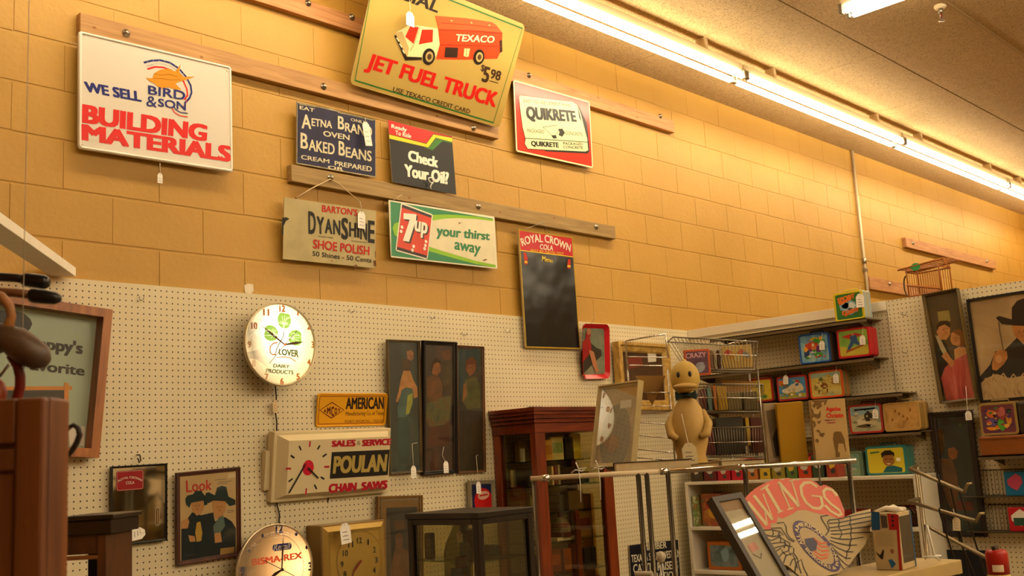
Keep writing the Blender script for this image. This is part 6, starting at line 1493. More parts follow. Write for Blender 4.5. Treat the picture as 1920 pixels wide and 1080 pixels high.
m = Mesh(); m.box(L0, L1, .012, .41, RZ - .004, RZ + .002, glass('rack_shelf_glass', .04, '#e8e6da')); m.done('glass_shelf', t)
for x in (L0 + .02, L1 - .02):
    m = Mesh(); m.box(x - .012, x + .012, -.02, .44, 0, .025, CHROME, .004); m.done('foot', t)
SHELF = RZ + .003
def rk_at(x, y, z=SHELF): return tuple(MR @ Vector((x, y, z)))
# white twist ties on the rail
for p, lab in zip([(2.698,2.306,1.595),(2.743,2.258,1.598)], ('white twist tie on the rail under the left of the oval frame', 'white knotted string on the rail at the corner of the oval frame')):
    t = thing('twist_tie', lab, 'tie', p, (RYAW, 0, 0))
    m = Mesh(); m.tube([(-.025, -.004, -.004), (-.01, -.012, .006), (.01, -.012, 0), (.025, -.006, .01), (.0, -.012, .008), (-.008, -.008, .03)], .0022, plain('#d8d0c0', .6), 6)
    m.tube([(.0, -.012, -.0), (.002, -.012, -.04), (.0, -.012, -.10)], .0016, plain('#d8d0c0', .6), 5); m.done('tie', t)

# items standing on the rack
pose = ((3.021,2.388,1.749),(-103.5,-12,0),.24,.307)
def art(m, w, h):
    m.rect(-w / 2 + .01, w / 2 - .01, -h / 2 + .01, h / 2 - .01, .002, plain('#a48a60', .5, vary=.1, name='tan_mat_board'))
    p = [(-.0032,-.0455)]; r1 = [(.074,-.0435),(-.0161,.0393)]
    m.disc(p[0][0] + .0, p[0][1], .088, .122, .001, plain('#6a5c44', .5, vary=.25, scale=12, name='oval_print'), 40)
    m.poly([(p[0][0] + x - .01, p[0][1] - .02 + z) for x, z in blobp(0, 0, .045, .03, 11, .25, 3)], .0004, plain('#8a5a2c', .5, vary=.3, scale=30))
    q = [(.0109,.0881),(.0731,.0879),(.0752,.0601),(.0116,.0589)]; m.poly(q, .0004, ink('#cfc4ac'))
framed('framed_picture', 'cream framed oval print leaning on the chrome rack, left of the books', pose, 0.016, plain('#b9a574', .4, vary=.08, name='cream_gilt_frame'), art, (-0.012, 0.012), 'picture', pane=glass('float_glass', 0.34))
pose = ((2.912,2.154,1.598),(-46.46,0,-.29),.262,.034); w, h = pose[2:]
def book(label, loc, ang, w, h, th, cover, pages='#c8b48a', art=None, spine='l', name='book', group=None):
    """upright or flat book; front cover faces -y, thickness along +y"""
    t = thing(name, label, 'book', loc, ang, group)
    m = Mesh(); m.box(-w / 2, w / 2, 0, .003, -h / 2, h / 2, cover, .001); m.box(-w / 2, w / 2, th - .003, th, -h / 2, h / 2, cover, .001); m.box(-w / 2, -w / 2 + .003, 0, th, -h / 2, h / 2, cover, .001); m.done('cover', t)
    m = Mesh(); m.box(-w / 2 + .004, w / 2 - .004, .003, th - .003, -h / 2 + .004, h / 2 - .004, plain(pages, .8, name='book_pages')); m.done('pages', t)
    if art:
        m = Mesh(); art(m, w, h); m.done('cover_print', t)
    return t
def flat_book(label, x, y, z, w, d, th, cover, pages='#c9b48a'):
    t = thing('book', label, 'book', rk_at(x, y, z), (RYAW, 0, 0), 'books lying flat on the chrome rack')
    m = Mesh(); m.box(-w / 2, w / 2, 0, d, 0, .003, cover, .001); m.box(-w / 2, w / 2, 0, d, th - .003, th, cover, .001); m.box(-w / 2, w / 2, d - .003, d, 0, th, cover, .001); m.done('cover', t)
    m = Mesh(); m.box(-w / 2 + .004, w / 2 - .004, .004, d - .004, .003, th - .003, plain(pages, .85, vary=.05, scale=60)); m.done('pages', t)
fb = rl(pose[0])
flat_book('thick flat book with its page edges to the front, in front of the plaster figure', fb.x, .04, SHELF, .262, .08, .034, plain('#3a2a1c', .5))
x1 = rl([(3.035,2.025,1.595)][0]).x
flat_book('flat tan book beside the thick flat book, under the wire baskets', x1, .06, SHELF, .10, .2, .018, plain('#8a6438', .5), '#b89a68')
x2 = rl([(3.119,1.967,1.593)][0]).x
flat_book('flat cream book under the wire baskets', x2, .075, SHELF, .09, .2, .022, plain('#b8a684', .5))
x3 = rl([(3.169,1.915,1.592)][0]).x
flat_book('flat dark red book at the foot of the wire baskets', x3, .075, SHELF, .07, .18, .02, plain('#5a1c14', .5), '#d0bc90')

# upright books
pose = ((3.316,1.708,1.687),(-44.31,1.96,-.06),.118,.202)
def art(m, w, h):
    y = -.0006; T = ink('#6e5126')
    m.text('Agatha', [(-.0089,.0751),(.0422,.0734),(.0423,.0565),(-.0091,.0582)], y, ink('#cc2c16'), .05)
    m.text('Christie', [(-.0095,.0545),(.0488,.0527),(.049,.0369),(-.0101,.0385)], y, ink('#cc2c16'), .05)
    m.text('Elephants Can', [(-.0157,.0343),(.0201,.0328),(.0198,.0267),(-.0157,.0281)], y, ink('#b23a5a'), .02)
    m.text('Remember', [(-.0073,.0259),(.0208,.0249),(.0202,.0187),(-.0073,.0197)], y, ink('#b23a5a'), .02)
    m.poly([(.01,-.0128),(.0176,-.0081),(.0361,-.01),(.0417,-.0258),(.0458,-.0373),(.0456,-.0513),(.0477,-.0766),(.0447,-.0778),(.0405,-.0538),(.0394,-.0504),(.0229,-.0489),(.0186,-.075),(.0255,-.081),(.023,-.0942),(.0093,-.0946),(.0106,-.0745),(.0076,-.0519),(.0064,-.035)], y, T)
    m.poly([(-.0577,.101),(.0005,.0989),(-.0082,.0827),(-.0141,.0816),(-.0116,.0928),(-.0233,.0906),(-.0201,.0791),(-.0354,.0687),(-.041,.0704),(-.0384,.083),(-.0495,.0723),(-.0542,.0839),(-.0449,.0904)], y, T)
    m.poly([(-.0594,.0742),(-.0527,.0682),(-.0511,.0554),(-.037,.0518),(-.0271,.0654),(-.0287,.0429),(-.0385,.0364),(-.0521,.0442),(-.0612,.0391),(-.0559,.0501)], y, T)
    m.poly([(-.0603,.0334),(-.0493,.0285),(-.0476,.0158),(-.0572,.0051),(-.0545,.019)], y, T); m.poly([(-.0421,.0281),(-.0269,.0315),(-.0373,.0186)], y, T)
    m.poly([(-.052,-.0009),(-.039,.0007),(-.0343,-.0103),(-.0186,-.0117),(-.0286,-.0261),(-.0394,-.0184),(-.0373,-.0115)], y, T); m.poly([(-.0551,-.033),(-.0488,-.0277),(-.0417,-.0337),(-.0461,-.0447),(-.0542,-.0386)], y, T)
def upright(pose, label, th, cover, art=None, pages='#b89a68'):
    w, h = pose[2:]
    return book(label, pose[0], pose[1], w, h, th, cover, pages, art)
upright(((3.316,1.708,1.687),(-44.31,1.96,-.06),.118,.202), 'tan book with a brown elephant and red author lettering on its cover', .022, plain('#b0915a', .5, vary=.04, scale=6, name='tan_book_cloth'), art)
upright(((3.254,1.817,1.685),(-47.1,6.72,-1.51),.091,.201), 'plain mustard yellow book standing left of the elephant book', .02, plain('#a67a0a', .5, vary=.04, scale=6, name='mustard_cloth'))
def art(m, w, h):
    m.poly([(-w * .35, h * .38), (w * .5, h * .40), (w * .5, -h * .44), (-w * .1, -h * .42)], -.0006, plain('#6a5c44', .5, vary=.2, scale=10)); m.poly([(-w * .05, -h * .1), (w * .3, h * .08), (w * .5, h * .1), (w * .5, -h * .40), (w * .1, -h * .40)], -.001, ink('#2a221a'))
upright(((3.235,1.881,1.687),(-46.46,2.86,-.69),.046,.201), 'narrow grey brown photo book left of the mustard book', .02, plain('#a08c68', .5, vary=.06, scale=6, name='grey_cloth'), art)
# spine of the elephant book seen as its own cream band
# plain plaster bird figure
bl = [(3.118,2.141,1.61)][0]
b0 = rl(bl)
t = thing('plaster_figurine', 'plain buff plaster duckling figurine with a dark green ribbon, on the chrome rack', 'figurine', rk_at(b0.x, b0.y), (RYAW - 12, 0, 0))
PLA = plain('#b2904f', .6, vary=.10, scale=14, name='aged_plaster'); PLB = plain('#b89848', .6, vary=.1, scale=14)
m = Mesh()
m.lathe([(.0, .0), (.052, .0), (.056, .02), (.05, .045), (.06, .08), (.066, .12), (.062, .165), (.05, .205), (.036, .23), (.03, .25), (.033, .268)], PLA, 28)
for sx in (-1, 1):
    m.tube([(sx * .048, .0, .195), (sx * .066, -.02, .15), (sx * .06, -.05, .115), (sx * .04, -.062, .105)], [.014, .018, .016, .010], PLA, 10)
    m.blob((sx * .034, -.035, .012), (.026, .045, .014), PLB, 14, 8)
m.done('body', t)
m = Mesh(); m.blob((0, 0, .315), (.052, .054, .062), PLB, 22, 14)
m.blob((0, -.052, .282), (.044, .042, .013), PLA, 18, 10); m.blob((0, -.046, .272), (.034, .032, .010), PLA, 18, 10)
m.blob((0, .01, .372), (.012, .02, .012), PLB, 10, 6); m.done('head', t)
m = Mesh()
for sx in (-1, 1): m.blob((sx * .02, -.0475, .325), (.0065, .006, .011), plain('#241a10', .4), 12, 8)
m.done('eyes', t)
m = Mesh(); m.lathe([(.037, .243), (.041, .252), (.037, .261)], plain('#1f2c24', .6), 22)
for sx in (-1, 1): m.prism([(0.004 * sx, .25), (.036 * sx, .268), (.036 * sx, .234)], -.052, -.044, plain('#1f2c24', .6))
m.done('ribbon', t)
p = [(3.013,2.077,1.664),(3.001,2.065,1.768)]
price_tag('large buff tag hanging on the plaster duckling figurine', p[0], .050, .068, (RYAW, 0, -3), [(0, .03, .05), Vector(p[1]) - Vector(p[0])], plain('#c8b78e', .8, name='buff_tag_card'))

# wire basket rack
pose = ((3.198,2.179,1.837),(-46.46,0,0),.561,.506)
t = thing('wire_basket_rack', 'chrome wire rack with three tiers of baskets holding books, behind the plaster figure', 'wire rack', pose[0], (RYAW, 0, 0))
wz0 = SHELF - pose[0][2]
def bar(m, pts, r=.0028, mat=None): m.tube(pts, r, mat or DARKWIRE, 6)
def P3(pts, y): return [(u, y, v) for u, v in pts]
m = Mesh()
fr1 = [(-.2194,.1046),(-.2207,.2122),(-.2112,.2154),(-.0732,.2308),(-.0691,.1449)]
bar(m, P3(fr1, 0), .0034, CHROME)
for q in ([(-.2181,.1553),(-.0704,.144)], [(-.2179,.124),(-.0824,.1144)]): bar(m, P3(q, 0), .0022, CHROME)
lg = [(-.2202,.1066),(-.2196,-.2235)]; bar(m, [(lg[0][0], 0, lg[0][1]), (lg[1][0], 0, wz0)], .003, CHROME)
rg = [(-.0748,.1003),(-.0745,-.2316)]; bar(m, [(rg[0][0], 0, rg[0][1]), (rg[1][0], 0, wz0)], .003, CHROME)
for q in ([(-.1972,.0239),(-.0756,.017)], [(-.2007,-.0222),(-.0739,-.0332)], [(-.2091,-.0832),(-.0714,-.0986)], [(-.2125,-.1289),(-.0716,-.1482)], [(-.2124,-.1784),(-.0719,-.1995)], [(-.2146,-.2086),(-.0703,-.228)]): bar(m, P3(q, 0), .002, CHROME)
m.done('side_frame', t)
m = Mesh(); q = [(-.2027,-.049),(-.0683,-.0604)]; m.box(q[0][0], q[1][0], -.004, .004, q[0][1] - .004, q[0][1] + .004, STEEL); m.done('cross_bar', t)
GUS = plain('#8a6428', .5, .2, name='brown_gusset')
for q, nm in (([(-.1926,.0856),(-.0804,.0793),(-.139,-.0257)], 0), ([(.1355,.0593),(.2699,.0439),(.1867,-.0594)], 1)):
    m = Mesh(); m.prism(q, .012 + .1 * nm, .016 + .1 * nm, GUS); m.done('gusset', t)
def basket(tl, tr, br, bl_, d=.16):
    b = Mesh(); n = 22
    q = [tl, tr, br, bl_]
    for yy in (0.0, d):
        for k in range(n + 1):
            a = tl[0] + (tr[0] - tl[0]) * k / n, tl[1] + (tr[1] - tl[1]) * k / n
            c = bl_[0] + (br[0] - bl_[0]) * k / n, bl_[1] + (br[1] - bl_[1]) * k / n
            bar(b, [(a[0], yy, a[1]), (c[0], yy * .8 + .01, c[1])], .0012)
        for f in (0.0, .5):
            bar(b, [(tl[0] + (bl_[0] - tl[0]) * f, yy, tl[1] + (bl_[1] - tl[1]) * f), (tr[0] + (br[0] - tr[0]) * f, yy, tr[1] + (br[1] - tr[1]) * f)], .0024 if f == 0 else .0015, CHROME if f else None)
        bar(b, [(bl_[0], yy * .8 + .01, bl_[1]), (br[0], yy * .8 + .01, br[1])], .003)
    for a, c in ((tl, 0), (tr, 0)): bar(b, [(a[0], 0, a[1]), (a[0], d, a[1])], .0024)
    for k in range(n + 1):
        c = bl_[0] + (br[0] - bl_[0]) * k / n, bl_[1] + (br[1] - bl_[1]) * k / n
        bar(b, [(c[0], .01, c[1]), (c[0], d * .8 + .01, c[1])], .0018)
    b.done('basket', t)
B1 = [(-.0439,.2179),(.2616,.1828),(.2463,.0822),(.0183,.097)]; B2 = [(.0137,.0429),(.2663,.0267),(.2552,-.0709),(.0401,-.0569)]; B3 = [(.0484,-.1187),(.2636,-.125),(.2535,-.231),(.0587,-.222)]
for q in (B1, B2, B3): basket(*q)
m = Mesh(); q = [(.2507,.0877),(.2494,-.2534)]; bar(m, [(q[0][0], 0, q[0][1]), (q[1][0], 0, wz0 + .002)], .0034, STEEL); bar(m, [(q[0][0], .14, q[0][1]), (q[1][0], .14, wz0 + .002)], .0034, STEEL)
q = [(.0871,-.2255),(.1084,-.2456),(.1368,-.2282)]; bar(m, P3(q, 0), .003, STEEL); q = [(.1744,.1898),(.2415,.1977),(.2443,.1858)]; bar(m, P3(q, .1), .004, CHROME); m.done('leg', t)
wl = Matrix.Translation(pose[0]) @ rm
def in_basket(label, q, y, th, col, printed=None, pages=False, kind='book'):
    c = q; x0, x1, z0, z1 = c[0][0], c[1][0], c[3][1], c[0][1]
    tt = thing(kind, label, 'book', tuple(wl @ Vector(((x0 + x1) / 2, y, z0))), (RYAW, 0, 0), 'books in the wire baskets')
    m = Mesh(); m.box(-(x1 - x0) / 2, (x1 - x0) / 2, 0, th, 0, z1 - z0, col, .002)
    m.done('cover', tt)
    if printed:
        m = Mesh(); printed(m, x1 - x0, z1 - z0); m.done('cover_print', tt)
def pr(m, w, h):
    m.rect(-w * .42, w * .42, h * .08, h * .92, -.0006, plain('#5a3a4a', .5, vary=.3, scale=30)); m.text('CRAZY', [(-w * .44, h * .86), (w * .36, h * .88), (w * .36, h * .70), (-w * .44, h * .66)], -.0012, ink('#cf9aa0'), .04)
    m.poly([(w * u, h * (.4 + v)) for u, v in blobp(.12, -.08, .2, .22, seed=8)], -.0012, plain('#8a8a94', .5, vary=.3, scale=40))
in_basket('orange bordered puzzle book in the top wire basket, left', [(-.0129,.1671),(.0802,.1618),(.0759,.0666),(-.0149,.0717)], -.012, .012, plain('#b8521c', .5), pr)
def pr2(m, w, h):
    for k, c in enumerate(('#b8341c', '#c88a2a', '#d8c07a', '#b85a2a', '#8a8a7a')): m.poly([(w * u, h * (.5 + v)) for u, v in blobp(-.3 + .15 * k, .2 - .13 * (k % 3), .12, .14, seed=k)], -.0006 - .0003 * k, plain(c, .5))
in_basket('orange and yellow magazine in the top wire basket, right', [(.1322,.1765),(.2409,.1703),(.237,.0866),(.1307,.0926)], .02, .012, plain('#c8a85a', .5), pr2)
for i, (a, c, nm) in enumerate((('1333,655 1339,655 1340,691 1334,691', '#8a6a4a', 'tan'), ('1340,655 1346,655 1347,691 1341,691', '#b8a888', 'cream'), ('1347,655 1353,655 1354,691 1348,691', '#4a2a1c', 'dark brown'))):
    pass
SP = ([(.0883,.1652),(.1,.1646),(.0958,.0946),(.0842,.0952)], [(.1019,.1645),(.1136,.1638),(.1094,.0938),(.0978,.0945)], [(.1155,.1637),(.1271,.163),(.1229,.093),(.1113,.0937)])
for q, c, nm in zip(SP, ('#8a6a4a', '#b8a888', '#4a2a1c'), ('tan', 'cream', 'dark brown')): in_basket(f'thin {nm} spine between the puzzle book and the magazine in the top basket', q, .03, .10, plain(c, .5))
SP = ([(.0472,.0255),(.0626,.0247),(.0578,-.0541),(.0443,-.0533)], [(.0668,.0283),(.0822,.0274),(.077,-.0552),(.0635,-.0544)], [(.0887,.0348),(.1003,.0342),(.0943,-.0561),(.0828,-.0555)], [(.1038,.0301),(.1385,.0281),(.1327,-.0583),(.1001,-.0565)], [(.1405,.0068),(.1887,.004),(.1846,-.0612),(.1385,-.0586)], [(.1965,.0055),(.2505,.0025),(.2461,-.0647),(.1942,-.0618)])
for q, c, nm in zip(SP, ('#5a2a20', '#5f8478', '#b86a1c', '#b8901c', '#7a6a3a', '#6a5a30'), ('maroon', 'teal', 'orange', 'golden yellow', 'olive', 'khaki')): in_basket(f'{nm} book in the middle wire basket', q, .03, .08, plain(c, .5, vary=.08))
SP = ([(.0562,-.0943),(.0793,-.0956),(.0725,-.2171),(.0553,-.2161)], [(.09,-.0828),(.188,-.0883),(.1794,-.223),(.0821,-.2176)], [(.1977,-.0869),(.2112,-.0876),(.2037,-.1884),(.1923,-.1877)], [(.215,-.0879),(.2553,-.0901),(.245,-.2191),(.2068,-.217)])
for q, c, nm in zip(SP, ('#5a1420', '#3a352a', '#b89420', '#5a2c1c'), ('dark red', 'wide grey black', 'narrow yellow', 'brown red')): in_basket(f'{nm} book in the bottom wire basket', q, .035, .07, plain(c, .5, vary=.25, scale=12))

# ================================================================== front counter with the big cut-out sign
CT = 1.24
t = thing('counter', 'cream counter corner at the bottom right carrying the boxed toy and the big cut-out sign', 'counter', (3.561, 1.418, 0), (-5.6, 0, 0))
CRP = plain('#a8905c', .5, vary=.06, name='cream_laminate')
m = Mesh(); m.box(-1.2, 0, 0, .22, CT - .045, CT, CRP, .004); m.done('top', t)
m = Mesh(); m.box(-1.18, -.02, .03, .20, 0, CT - .045, plain('#8f7a4e', .6)); m.done('body', t)

pose = ((3.142,1.652,1.38),(-25.62,-29.06,-1),.513,.371); w, h = pose[2:]
m = Mesh(); SG = plain('#a8946a', .5, vary=.05, scale=8, name='cream_cutout_board'); PK = plain('#c05a48', .5, name='coral_board'); LN = plain('#2f2618', .5)
O = 'z4.571,1280,860: '
outl = [(-.2704,.1166),(-.2275,.1458),(-.1737,.1683),(-.11,.1811),(-.0783,.1814),(-.054,.1751),(-.0111,.1693),(.0265,.1424),(.0545,.143),(.0818,.114),(.0797,.0508),(.0676,.027),(.1274,.04),(.1826,.0453),(.1549,-.0064),(.133,-.037),(.0952,-.0736),(.035,-.1107),(.0006,-.1342),(-.0489,-.1536),(-.0979,-.156),(-.1868,-.145),(-.2129,-.1102),(-.2393,-.0939),(-.2495,-.0602),(-.2556,-.0169),(-.2594,.0229),(-.2764,.0725)]
m.prism(outl, 0.0, .008, SG, plain('#6a5a38', .6))
m.poly([(-.2707,.1215),(-.241,.1412),(-.2106,.1567),(-.1682,.1713),(-.1242,.1828),(-.0986,.1746),(-.0884,.1807),(-.0634,.1762),(-.0475,.1679),(-.03,.1734),(-.0013,.171),(.0211,.155),(.0289,.1403),(.0467,.1458),(.0702,.132),(.082,.1054),(.0808,.0732),(.0736,.0375),(.0574,.0174),(.0349,.0268),(.0132,.0379),(-.0261,.048),(-.0666,.0653),(-.0955,.0658),(-.1197,.0552),(-.1634,.0435),(-.1762,.0518),(-.1903,.0312),(-.2097,.0332),(-.221,.01),(-.2388,.0118),(-.2532,.0427),(-.2645,.092)], -.0006, PK)
WH = plain('#c0ac80', .5, name='cream_letter')
def sk(q, wd, c=WH, y=-.0014): m.stroke(q, wd, y, c)
sk([(-.2617,.1117),(-.2277,.0263)], .0125); sk([(-.2265,.027),(-.2141,.0762)], .005); sk([(-.2311,.1313),(-.1993,.0426)], .0125); sk([(-.198,.0434),(-.1952,.134)], .005)
sk([(-.1977,.1478),(-.1821,.1528)], .005); sk([(-.1756,.1568),(-.1608,.068)], .0125); sk([(-.1854,.154),(-.1599,.1628)], .005); sk([(-.1718,.0646),(-.1489,.07)], .005)
sk([(-.1211,.1659),(-.1197,.0739)], .006); sk([(-.1205,.1695),(-.0836,.0786)], .014); sk([(-.0695,.1716),(-.0827,.0785)], .006); sk([(-.0802,.1698),(-.0581,.1716)], .005); sk([(-.1314,.0715),(-.1079,.0755)], .005)
sk([(.0163,.1391),(-.0003,.1573),(-.0247,.1585),(-.0453,.1454),(-.0549,.1168),(-.0513,.0891),(-.0357,.0687),(-.0125,.0638),(.0049,.073),(.0133,.1042)], .0105); sk([(-.0211,.111),(.0171,.1039)], .006)
sk([(.0755,.1004),(.0688,.1233),(.0483,.1307),(.0319,.1219),(.0263,.1003),(.0383,.0763),(.0592,.0524),(.0613,.0369),(.0477,.0337),(.0257,.0511),(.0133,.074)], .0105)
PUR2, DKB = ink('#3a2450'), ink('#2a2440')
ec = [(-.0825,-.0579),(-.109,.0199),(-.0563,-.1336),(-.1259,-.0619),(-.0393,-.0553)]
c0 = ec[0]
e1 = Vector((ec[1][0] - ec[2][0], ec[1][1] - ec[2][1])) / 2; e2 = Vector((ec[4][0] - ec[3][0], ec[4][1] - ec[3][1])) / 2
def ell(k, n=44, a0=0, a1=2 * math.pi):
    return [(c0[0] + e1.x * k * math.cos(a0 + (a1 - a0) * i / n) * 1.16 + e2.x * k * math.sin(a0 + (a1 - a0) * i / n) * 1.22, c0[1] + e1.y * k * math.cos(a0 + (a1 - a0) * i / n) * 1.16 + e2.y * k * math.sin(a0 + (a1 - a0) * i / n) * 1.22) for i in range(n + 1)]
m.poly(ell(1.0)[:-1], -.0012, PUR2); m.poly(ell(.72)[:-1], -.0018, plain('#a58f68', .5))
lt = plain('#c8b488', .5)
m.arctext('ALL AMERICAN', ell(.76, 20, R(-80), R(70)), .0135, -.0024, lt, .03)
m.arctext('& WINGS', ell(.93, 16, R(190), R(95)), .0125, -.0024, lt, .03)
m.arctext('BURGERS', ell(.93, 16, R(268), R(196)), .0125, -.0024, lt, .03)
fl = [(-.1158,-.0314),(-.0805,-.0311),(-.0752,-.0476),(-.0922,-.0733),(-.1147,-.0748),(-.1206,-.0507)]
m.poly(fl, -.0024, DKB)
for q in ([(-.0822,-.033),(-.0645,-.0527),(-.0395,-.0513)], [(-.0794,-.0471),(-.0658,-.0644),(-.044,-.0647)], [(-.0855,-.0615),(-.0723,-.0774),(-.0471,-.0782)], [(-.1014,-.0743),(-.0828,-.09),(-.0514,-.0903)], [(-.1112,-.081),(-.0886,-.1018),(-.0615,-.1001)]):
    m.stroke(q, .006, -.0024, ink('#b8521c'))
for q in ([(-.0208,.0367),(-.0199,.0206),(-.0152,.0024),(-.0161,-.0152),(-.0342,-.0282)],
          [(-.0208,.0367),(.0094,.0383)],
          [(.0056,.0225),(.0398,.0218),(.0873,.0271),(.1765,.0331)],
          [(-.0025,.0113),(.0361,.0097),(.0854,.0138),(.17,.0191)],
          [(-.0075,-.0037),(.0344,-.0035),(.0831,-.0003),(.1634,.0039)],
          [(-.0081,-.0147),(.0303,-.0164),(.0759,-.0143),(.1506,-.0151)],
          [(-.011,-.0253),(.0333,-.0299),(.073,-.0295),(.1357,-.0337)],
          [(-.0185,-.0355),(.0155,-.0456),(.0528,-.0495),(.103,-.0481)],
          [(-.0259,-.0456),(.0035,-.0595),(.0374,-.0696),(.0664,-.0705)],
          [(-.0277,-.0541),(-.0084,-.0734),(.0176,-.0891),(.0407,-.0916)],
          [(-.0293,-.0669),(-.0166,-.0897),(.0027,-.1089),(.021,-.1109)],
          [(-.0285,-.0798),(-.0202,-.1063),(-.0076,-.1289),(.004,-.1345)],
          [(-.0275,-.097),(-.0258,-.1269),(-.0203,-.1443)],
          [(.0056,.0225),(-.0061,.0139),(-.0075,-.0037),(-.0161,-.016)],
          [(.0407,.0218),(.0394,.0094),(.0283,-.0029),(.0303,-.0164),(.0286,-.0294),(.0108,-.0451)],
          [(.0873,.0271),(.0854,.0138),(.0736,.0006),(.0749,-.0142),(.0626,-.0285),(.0551,-.0497),(.0351,-.0694)],
          [(.0176,-.0891),(.0332,-.0778),(.044,-.0616)],
          [(.0027,-.1089),(.0124,-.0993),(.0179,-.0848)],
          [(-.1895,.0299),(-.1646,.0305),(-.1617,.0162),(-.169,-.0048),(-.1653,-.0224),(-.1521,-.0345)],
          [(-.2185,.0154),(-.1817,.0138),(-.178,-.0039),(-.1717,-.026),(-.157,-.037)],
          [(-.2459,.0117),(-.2182,.011),(-.1918,.0019),(-.184,-.0119)],
          [(-.2535,-.0004),(-.2216,-.0123),(-.193,-.011)],
          [(-.2519,-.0177),(-.2316,-.0241),(-.1993,-.0146),(-.187,-.0287),(-.1729,-.0388)],
          [(-.2503,-.0348),(-.2219,-.0336),(-.1943,-.0344),(-.183,-.0505)],
          [(-.2486,-.0519),(-.2185,-.0467),(-.19,-.0455),(-.1696,-.0519)],
          [(-.2452,-.0648),(-.2115,-.0516),(-.21,-.0687),(-.2004,-.0781)],
          [(-.2411,-.0862),(-.2144,-.0682),(-.1886,-.0626),(-.1871,-.0796)],
          [(-.2246,-.1005),(-.2048,-.0776),(-.179,-.072),(-.1794,-.093),(-.1836,-.1216)],
          [(-.2063,-.1108),(-.1883,-.092),(-.1687,-.09),(-.1755,-.1143),(-.1778,-.1388)],
          [(-.1979,-.1324),(-.1806,-.1054),(-.1573,-.0954),(-.1615,-.1241),(-.1586,-.1472)],
          [(-.2261,-.0118),(-.2179,-.0041),(-.2137,.0106)],
          [(-.1918,.0019),(-.2,-.0059),(-.1993,-.0146),(-.2004,-.0273),(-.2086,-.035)],
          [(-.187,-.0287),(-.1904,-.0412),(-.2004,-.0528)],
          [(-.1729,-.0388),(-.1826,-.0547),(-.1886,-.0626)],
          [(-.1661,-.0565),(-.1745,-.0725),(-.1687,-.09)]):
    m.stroke(q, .0035, -.0014, LN)
posed(m, 'cutout_sign', pose, 'large die-cut sign lettered WINGS over outspread wings and a flag emblem, leaning on the counter', 'sign')
t = thing('sign_easel', 'dark support leaning behind the big die-cut sign', 'easel', (pose[0][0] + .08, pose[0][1] + .11, CT), (pose[1][0], 0, 0))
m = Mesh(); m.tube([(0, .16, .006), (0, .015, .20)], .006, DARKWOOD, 8); m.tube([(.1, .16, .006), (.1, .015, .20)], .006, DARKWOOD, 8); m.tube([(0, .16, .006), (.1, .16, .006)], .006, DARKWOOD, 8); m.done('strut', t)

pose = ((2.565,1.589,1.393),(-12.67,-31.75,-3.49),.12,.282)
def art(m, w, h):
    m.rect(-w / 2 + .01, w / 2 - .01, -h / 2 + .01, h / 2 - .01, .003, plain('#8f8468', .4, vary=.08, scale=5, name='pale_print'))
    m.rect(-w * .34, w * .36, h * .335, h * .455, .0022, plain('#6a4c28', .5)); m.poly([(w * u, h * v) for u, v in ((-.2, -.05), (.1, -.02), (.12, -.1), (-.16, -.13))], .0022, plain('#a06a5a', .5, vary=.3, scale=60))
    m.stroke([(-.02, -h * .14), (0.0, -h * .2), (.012, -h * .15)], .004, .0022, plain('#4a3a24', .5))
framed('framed_picture', 'small black framed glossy picture leaning back in front of the WINGS sign', pose, 0.017, plain('#3a3128', .45, name='charcoal_frame'), art, (-0.006, 0.022), 'picture', True, profile=False)
pz = Vector(pose[0])

pose = ((3.226,1.511,1.328),(-86,0,0),.085,.174); w, h = pose[2:]
t = thing('toy_box', 'white boxed toy with blue and red panels, standing on the cream counter', 'box', pose[0], (pose[1][0], 0, 0))
BX = plain('#b29c74', .5, name='box_card'); bz = CT - pose[0][2] + .001; dd = .115
m = Mesh(); m.box(-w / 2, w / 2, 0, dd, bz, h / 2, BX, .002)
y = -.0008; BL, RD = ink('#1f4a70'), ink('#a01c1c')
m.poly([(-.0385,.092),(-.0125,.09),(-.0162,.0356),(-.044,.0345)], y, BL); m.poly([(.0115,.0858),(.0401,.0826),(.0371,.0356),(.0121,.0349)], y, RD)
m.poly([(.0381,.0826),(.0469,.0816),(.0381,-.0877),(.0302,-.0883)], y, RD); m.poly([(-.011,.0807),(.0089,.0786),(.0084,.0417),(-.0105,.0412)], y, ink('#4a4038'))
for k, q in enumerate(([(.0236,.0755),(.0302,.075)], [(.0229,.0634),(.0293,.0629)], [(.0222,.0489),(.0287,.0489)])): m.stroke(q, .008, y - .0004, ink('#2a1420'))
for k in range(8):
    z = h / 2 - .062 - k * .0055; m.stroke([(-w * .38, z), (w * .26, z)], .0008, y, plain('#7a6a4c', .6))
m.poly([(-.0401,-.0301),(-.025,-.042),(-.0141,-.0238),(-.0109,-.0286),(-.0177,-.0552),(-.025,-.0529)], y, ink('#2a2018')); m.disc(*[(.014,-.0295)][0], .006, .007, y, ink('#8a5a40'), 14)
m.poly([(-.0017,-.0573),(.01,-.0536),(.0219,-.0677),(.0135,-.0762),(.0066,-.0824),(.0032,-.0693)], y, ink('#1f5a8a'))
X = w / 2 + .0008
m.add([(X, .010, bz + .02), (X, dd - .010, bz + .02), (X, dd - .010, h / 2 - .012), (X, .010, h / 2 - .012)], [(0, 1, 2, 3)], plain('#3a3020', .2, name='dark_window'))
m.add([(X + .0005, dd - .010, bz), (X + .0005, dd, bz), (X + .0005, dd, h / 2), (X + .0005, dd - .010, h / 2)], [(0, 1, 2, 3)], BL)
m.done('carton', t)
m = Mesh(); m.tube([(-w * .4, .02, h / 2 + .003), (-w * .1, .05, h / 2 + .010), (w * .4, .03, h / 2 + .006), (w * .5, .07, h / 2 + .008)], [.005, .010, .012, .006], plain('#d8cbb0', .25, name='crumpled_wrap'), 8)
